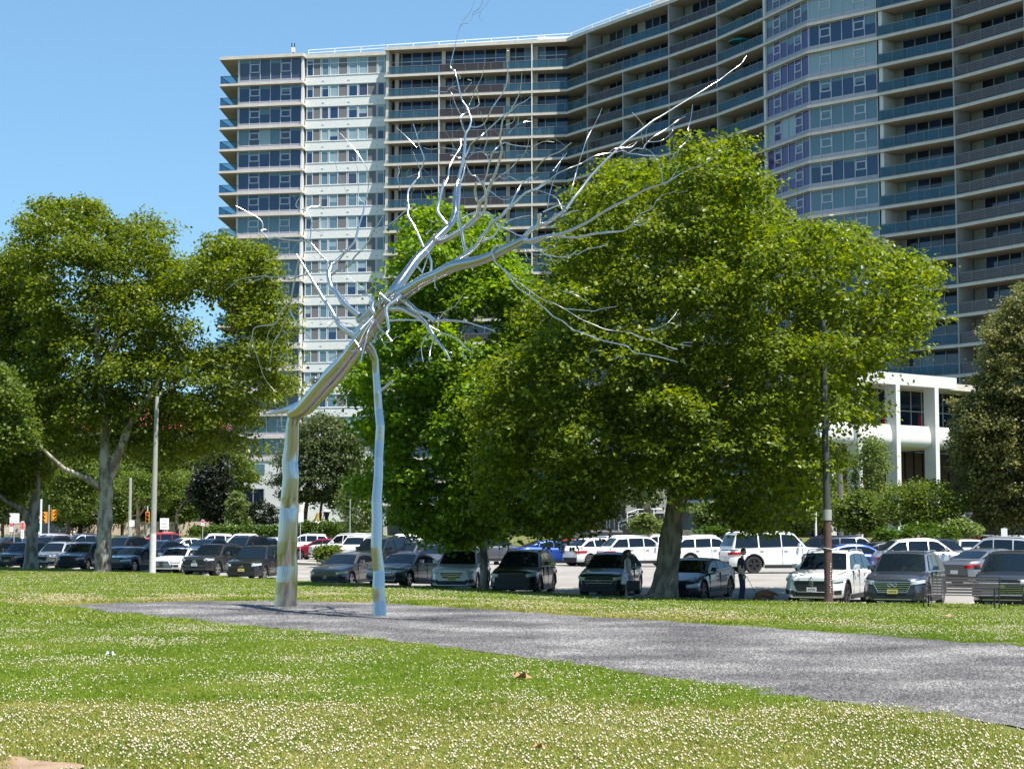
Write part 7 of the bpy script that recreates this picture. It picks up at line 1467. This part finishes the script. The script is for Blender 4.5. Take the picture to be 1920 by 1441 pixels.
tile('t5', 900, .07, .0065, G_, 2, 0, 6); tile('t6', 900, .065, .0065, G_, 14, 0, 7, bloom_r=.013); tile('t7', 800, .06, .0065, Dg, 34, 0, 8, bloom_r=.013)
stones = bpy.data.collections.new('gravel_tiles'); M['stone'] = grass_mat('gravel_stone', [(.035, .033, .034), (.09, .086, .086), (.165, .158, .155), (.34, .325, .31)], 0)
for s in range(3):
    r = np.random.default_rng(90 + s); n = 900; o = np.array([(1, 0, 0), (-.3, .9, .1), (-.8, -.5, 0), (.3, -.9, -.1), (.1, .1, .75)]); of = np.array([(0, 1, 4), (1, 2, 4), (2, 3, 4), (3, 0, 4)]); sc = r.uniform(.007, .022, (n, 1, 1)); a = r.uniform(0, 6.28, n); ca, sa = np.cos(a), np.sin(a)
    q = o[None] * sc * r.uniform(.7, 1.3, (n, 1, 3)); q = np.stack([q[..., 0] * ca[:, None] - q[..., 1] * sa[:, None], q[..., 0] * sa[:, None] + q[..., 1] * ca[:, None], q[..., 2]], -1)
    V = (np.c_[r.uniform(-.52, .52, (n, 2)), r.uniform(0, .004, n)][:, None] + q).reshape(-1, 3); F = (of[None] + 5 * np.arange(n)[:, None, None]).reshape(-1, 3)
    o_ = bpy.data.objects.new('s%d' % s, numpy_mesh('s%d' % s, V, F, M['stone'])); stones.objects.link(o_)
def scatter(name, pts, rot, sc, idx, coll):
    me = bpy.data.meshes.new(name); me.from_pydata([tuple(p) for p in pts], [], []); n = len(pts)
    for nm, ty, dat in (('rot', 'FLOAT', rot), ('sc', 'FLOAT', sc), ('pick', 'INT', idx)):
        at_ = me.attributes.new(nm, ty, 'POINT'); at_.data.foreach_set('value', np.ascontiguousarray(dat, np.float32 if ty == 'FLOAT' else np.int32))
    o = link(bpy.data.objects.new(name, me)); ng = bpy.data.node_groups.new(name + '_nodes', 'GeometryNodeTree'); ng.interface.new_socket('Geometry', in_out='INPUT', socket_type='NodeSocketGeometry'); ng.interface.new_socket('Geometry', in_out='OUTPUT', socket_type='NodeSocketGeometry')
    a, b = N(ng, 'NodeGroupInput'), N(ng, 'NodeGroupOutput'); ip = N(ng, 'GeometryNodeInstanceOnPoints'); ci = N(ng, 'GeometryNodeCollectionInfo'); ci.inputs['Collection'].default_value = coll; ci.inputs['Separate Children'].default_value = True; ci.inputs['Reset Children'].default_value = True
    def at2(nm, ty): q = N(ng, 'GeometryNodeInputNamedAttribute'); q.data_type = ty; q.inputs['Name'].default_value = nm; return q.outputs[0]
    cx = N(ng, 'ShaderNodeCombineXYZ'); ng.links.new(at2('rot', 'FLOAT'), cx.inputs[2]); ng.links.new(cx.outputs[0], ip.inputs['Rotation']); ng.links.new(at2('sc', 'FLOAT'), ip.inputs['Scale']); ng.links.new(at2('pick', 'INT'), ip.inputs['Instance Index']); ip.inputs['Pick Instance'].default_value = True
    ng.links.new(ci.outputs[0], ip.inputs['Instance']); ng.links.new(a.outputs[0], ip.inputs['Points']); ng.links.new(ip.outputs[0], b.inputs[0]); md = o.modifiers.new('scatter', 'NODES'); md.node_group = ng; return o
def lowfreq(x, y, s, ph): return (np.sin(x * s + ph) + np.sin(y * s * 1.3 + 2 * ph) + np.sin((x + y) * s * .7 + 3 * ph) + np.sin((x - 1.7 * y) * s * .45 + ph)) / 4
P_, Ro, Sc, Ix = [], [], [], []
r = np.random.default_rng(77); step = .62; y = 9.5
GP = GRAVEL
def edge_dist(x, y): return min(seg_dist((x, y), GP[i], GP[(i + 1) % len(GP)]) for i in range(len(GP)))
while y < 118:
    near = y < 30; st = step if near else (.8 if y < 55 else 1.25); hx = y * .30 + 1.5
    xs_ = np.arange(-hx, hx, st)
    for x0 in xs_:
        x = x0 + r.uniform(-.15, .15); yy = y + r.uniform(-.15, .15)
        if yy > float(Yk(x)) - .35: continue
        sc = 1.0 if near else (1.15 if y < 55 else 1.5)
        ins = bool(in_poly(np.array([x]), np.array([yy]), GP)[0]); ed = edge_dist(x, yy) if (yy < 44) else 9
        half = .5 * sc
        if ins: continue
        if ed < half * .95:       # smaller tiles right along the gravel edge
            sc = max(.3, ed / .56)
        if in_poly(np.array([x]), np.array([yy]), BARE)[0] or min(math.hypot(x - q[0], yy - q[1]) for q in BARE) < .18: continue
        n1 = lowfreq(x, yy, 1.1, 1.3) + r.normal(0, .16); n2 = lowfreq(x, yy, 2.3, .4) + r.normal(0, .2)
        if near:
            q = PCY; zc = gz(x, yy); pxx = PCX + FPX * x / yy; pyy = 993 + FPX * (EYE - zc) / yy
            dry = (pyy > 1310 + 40 * n1 + .03 * (960 - pxx) * 0) ; bl = n2 + (.35 if pxx > 1200 or pyy > 1330 else 0) + (.25 if (pyy < 1250 and pxx < 700 and n1 > -.1) else 0)
            if dry: k = 4 if bl > .25 else 3
            else: k = 2 if bl > .42 else (1 if bl > .05 else 0)
        else:
            fromg = yy - float(Yg(x)); k = 7 if (0 < fromg < 6 and n2 > -.1) or fromg < 1.2 and fromg > 0 else (6 if n2 > .0 else 5)
        P_.append((x, yy, gz(x, yy) - .004)); Ro.append(r.uniform(0, 6.283)); Sc.append(sc); Ix.append(k)
    y += st
tag(scatter('grass', P_, Ro, Sc, Ix, tiles), kind='stuff')
P_, Ro, Sc, Ix = [], [], [], []
xs_ = np.arange(-11, 9, .7)
for x in xs_:
    for yy in np.arange(13.5, 41, .7):
        x1, y1 = x + r.uniform(-.1, .1), yy + r.uniform(-.1, .1)
        if not in_poly(np.array([x1]), np.array([y1]), GP)[0]: continue
        ed = edge_dist(x1, y1); sc = min(1, (ed + .08) / .5)
        if sc < .25: continue
        P_.append((x1, y1, .012)); Ro.append(r.uniform(0, 6.28)); Sc.append(sc); Ix.append(int(r.integers(0, 3)))
tag(scatter('gravel', P_, Ro, Sc, Ix, stones), kind='stuff')
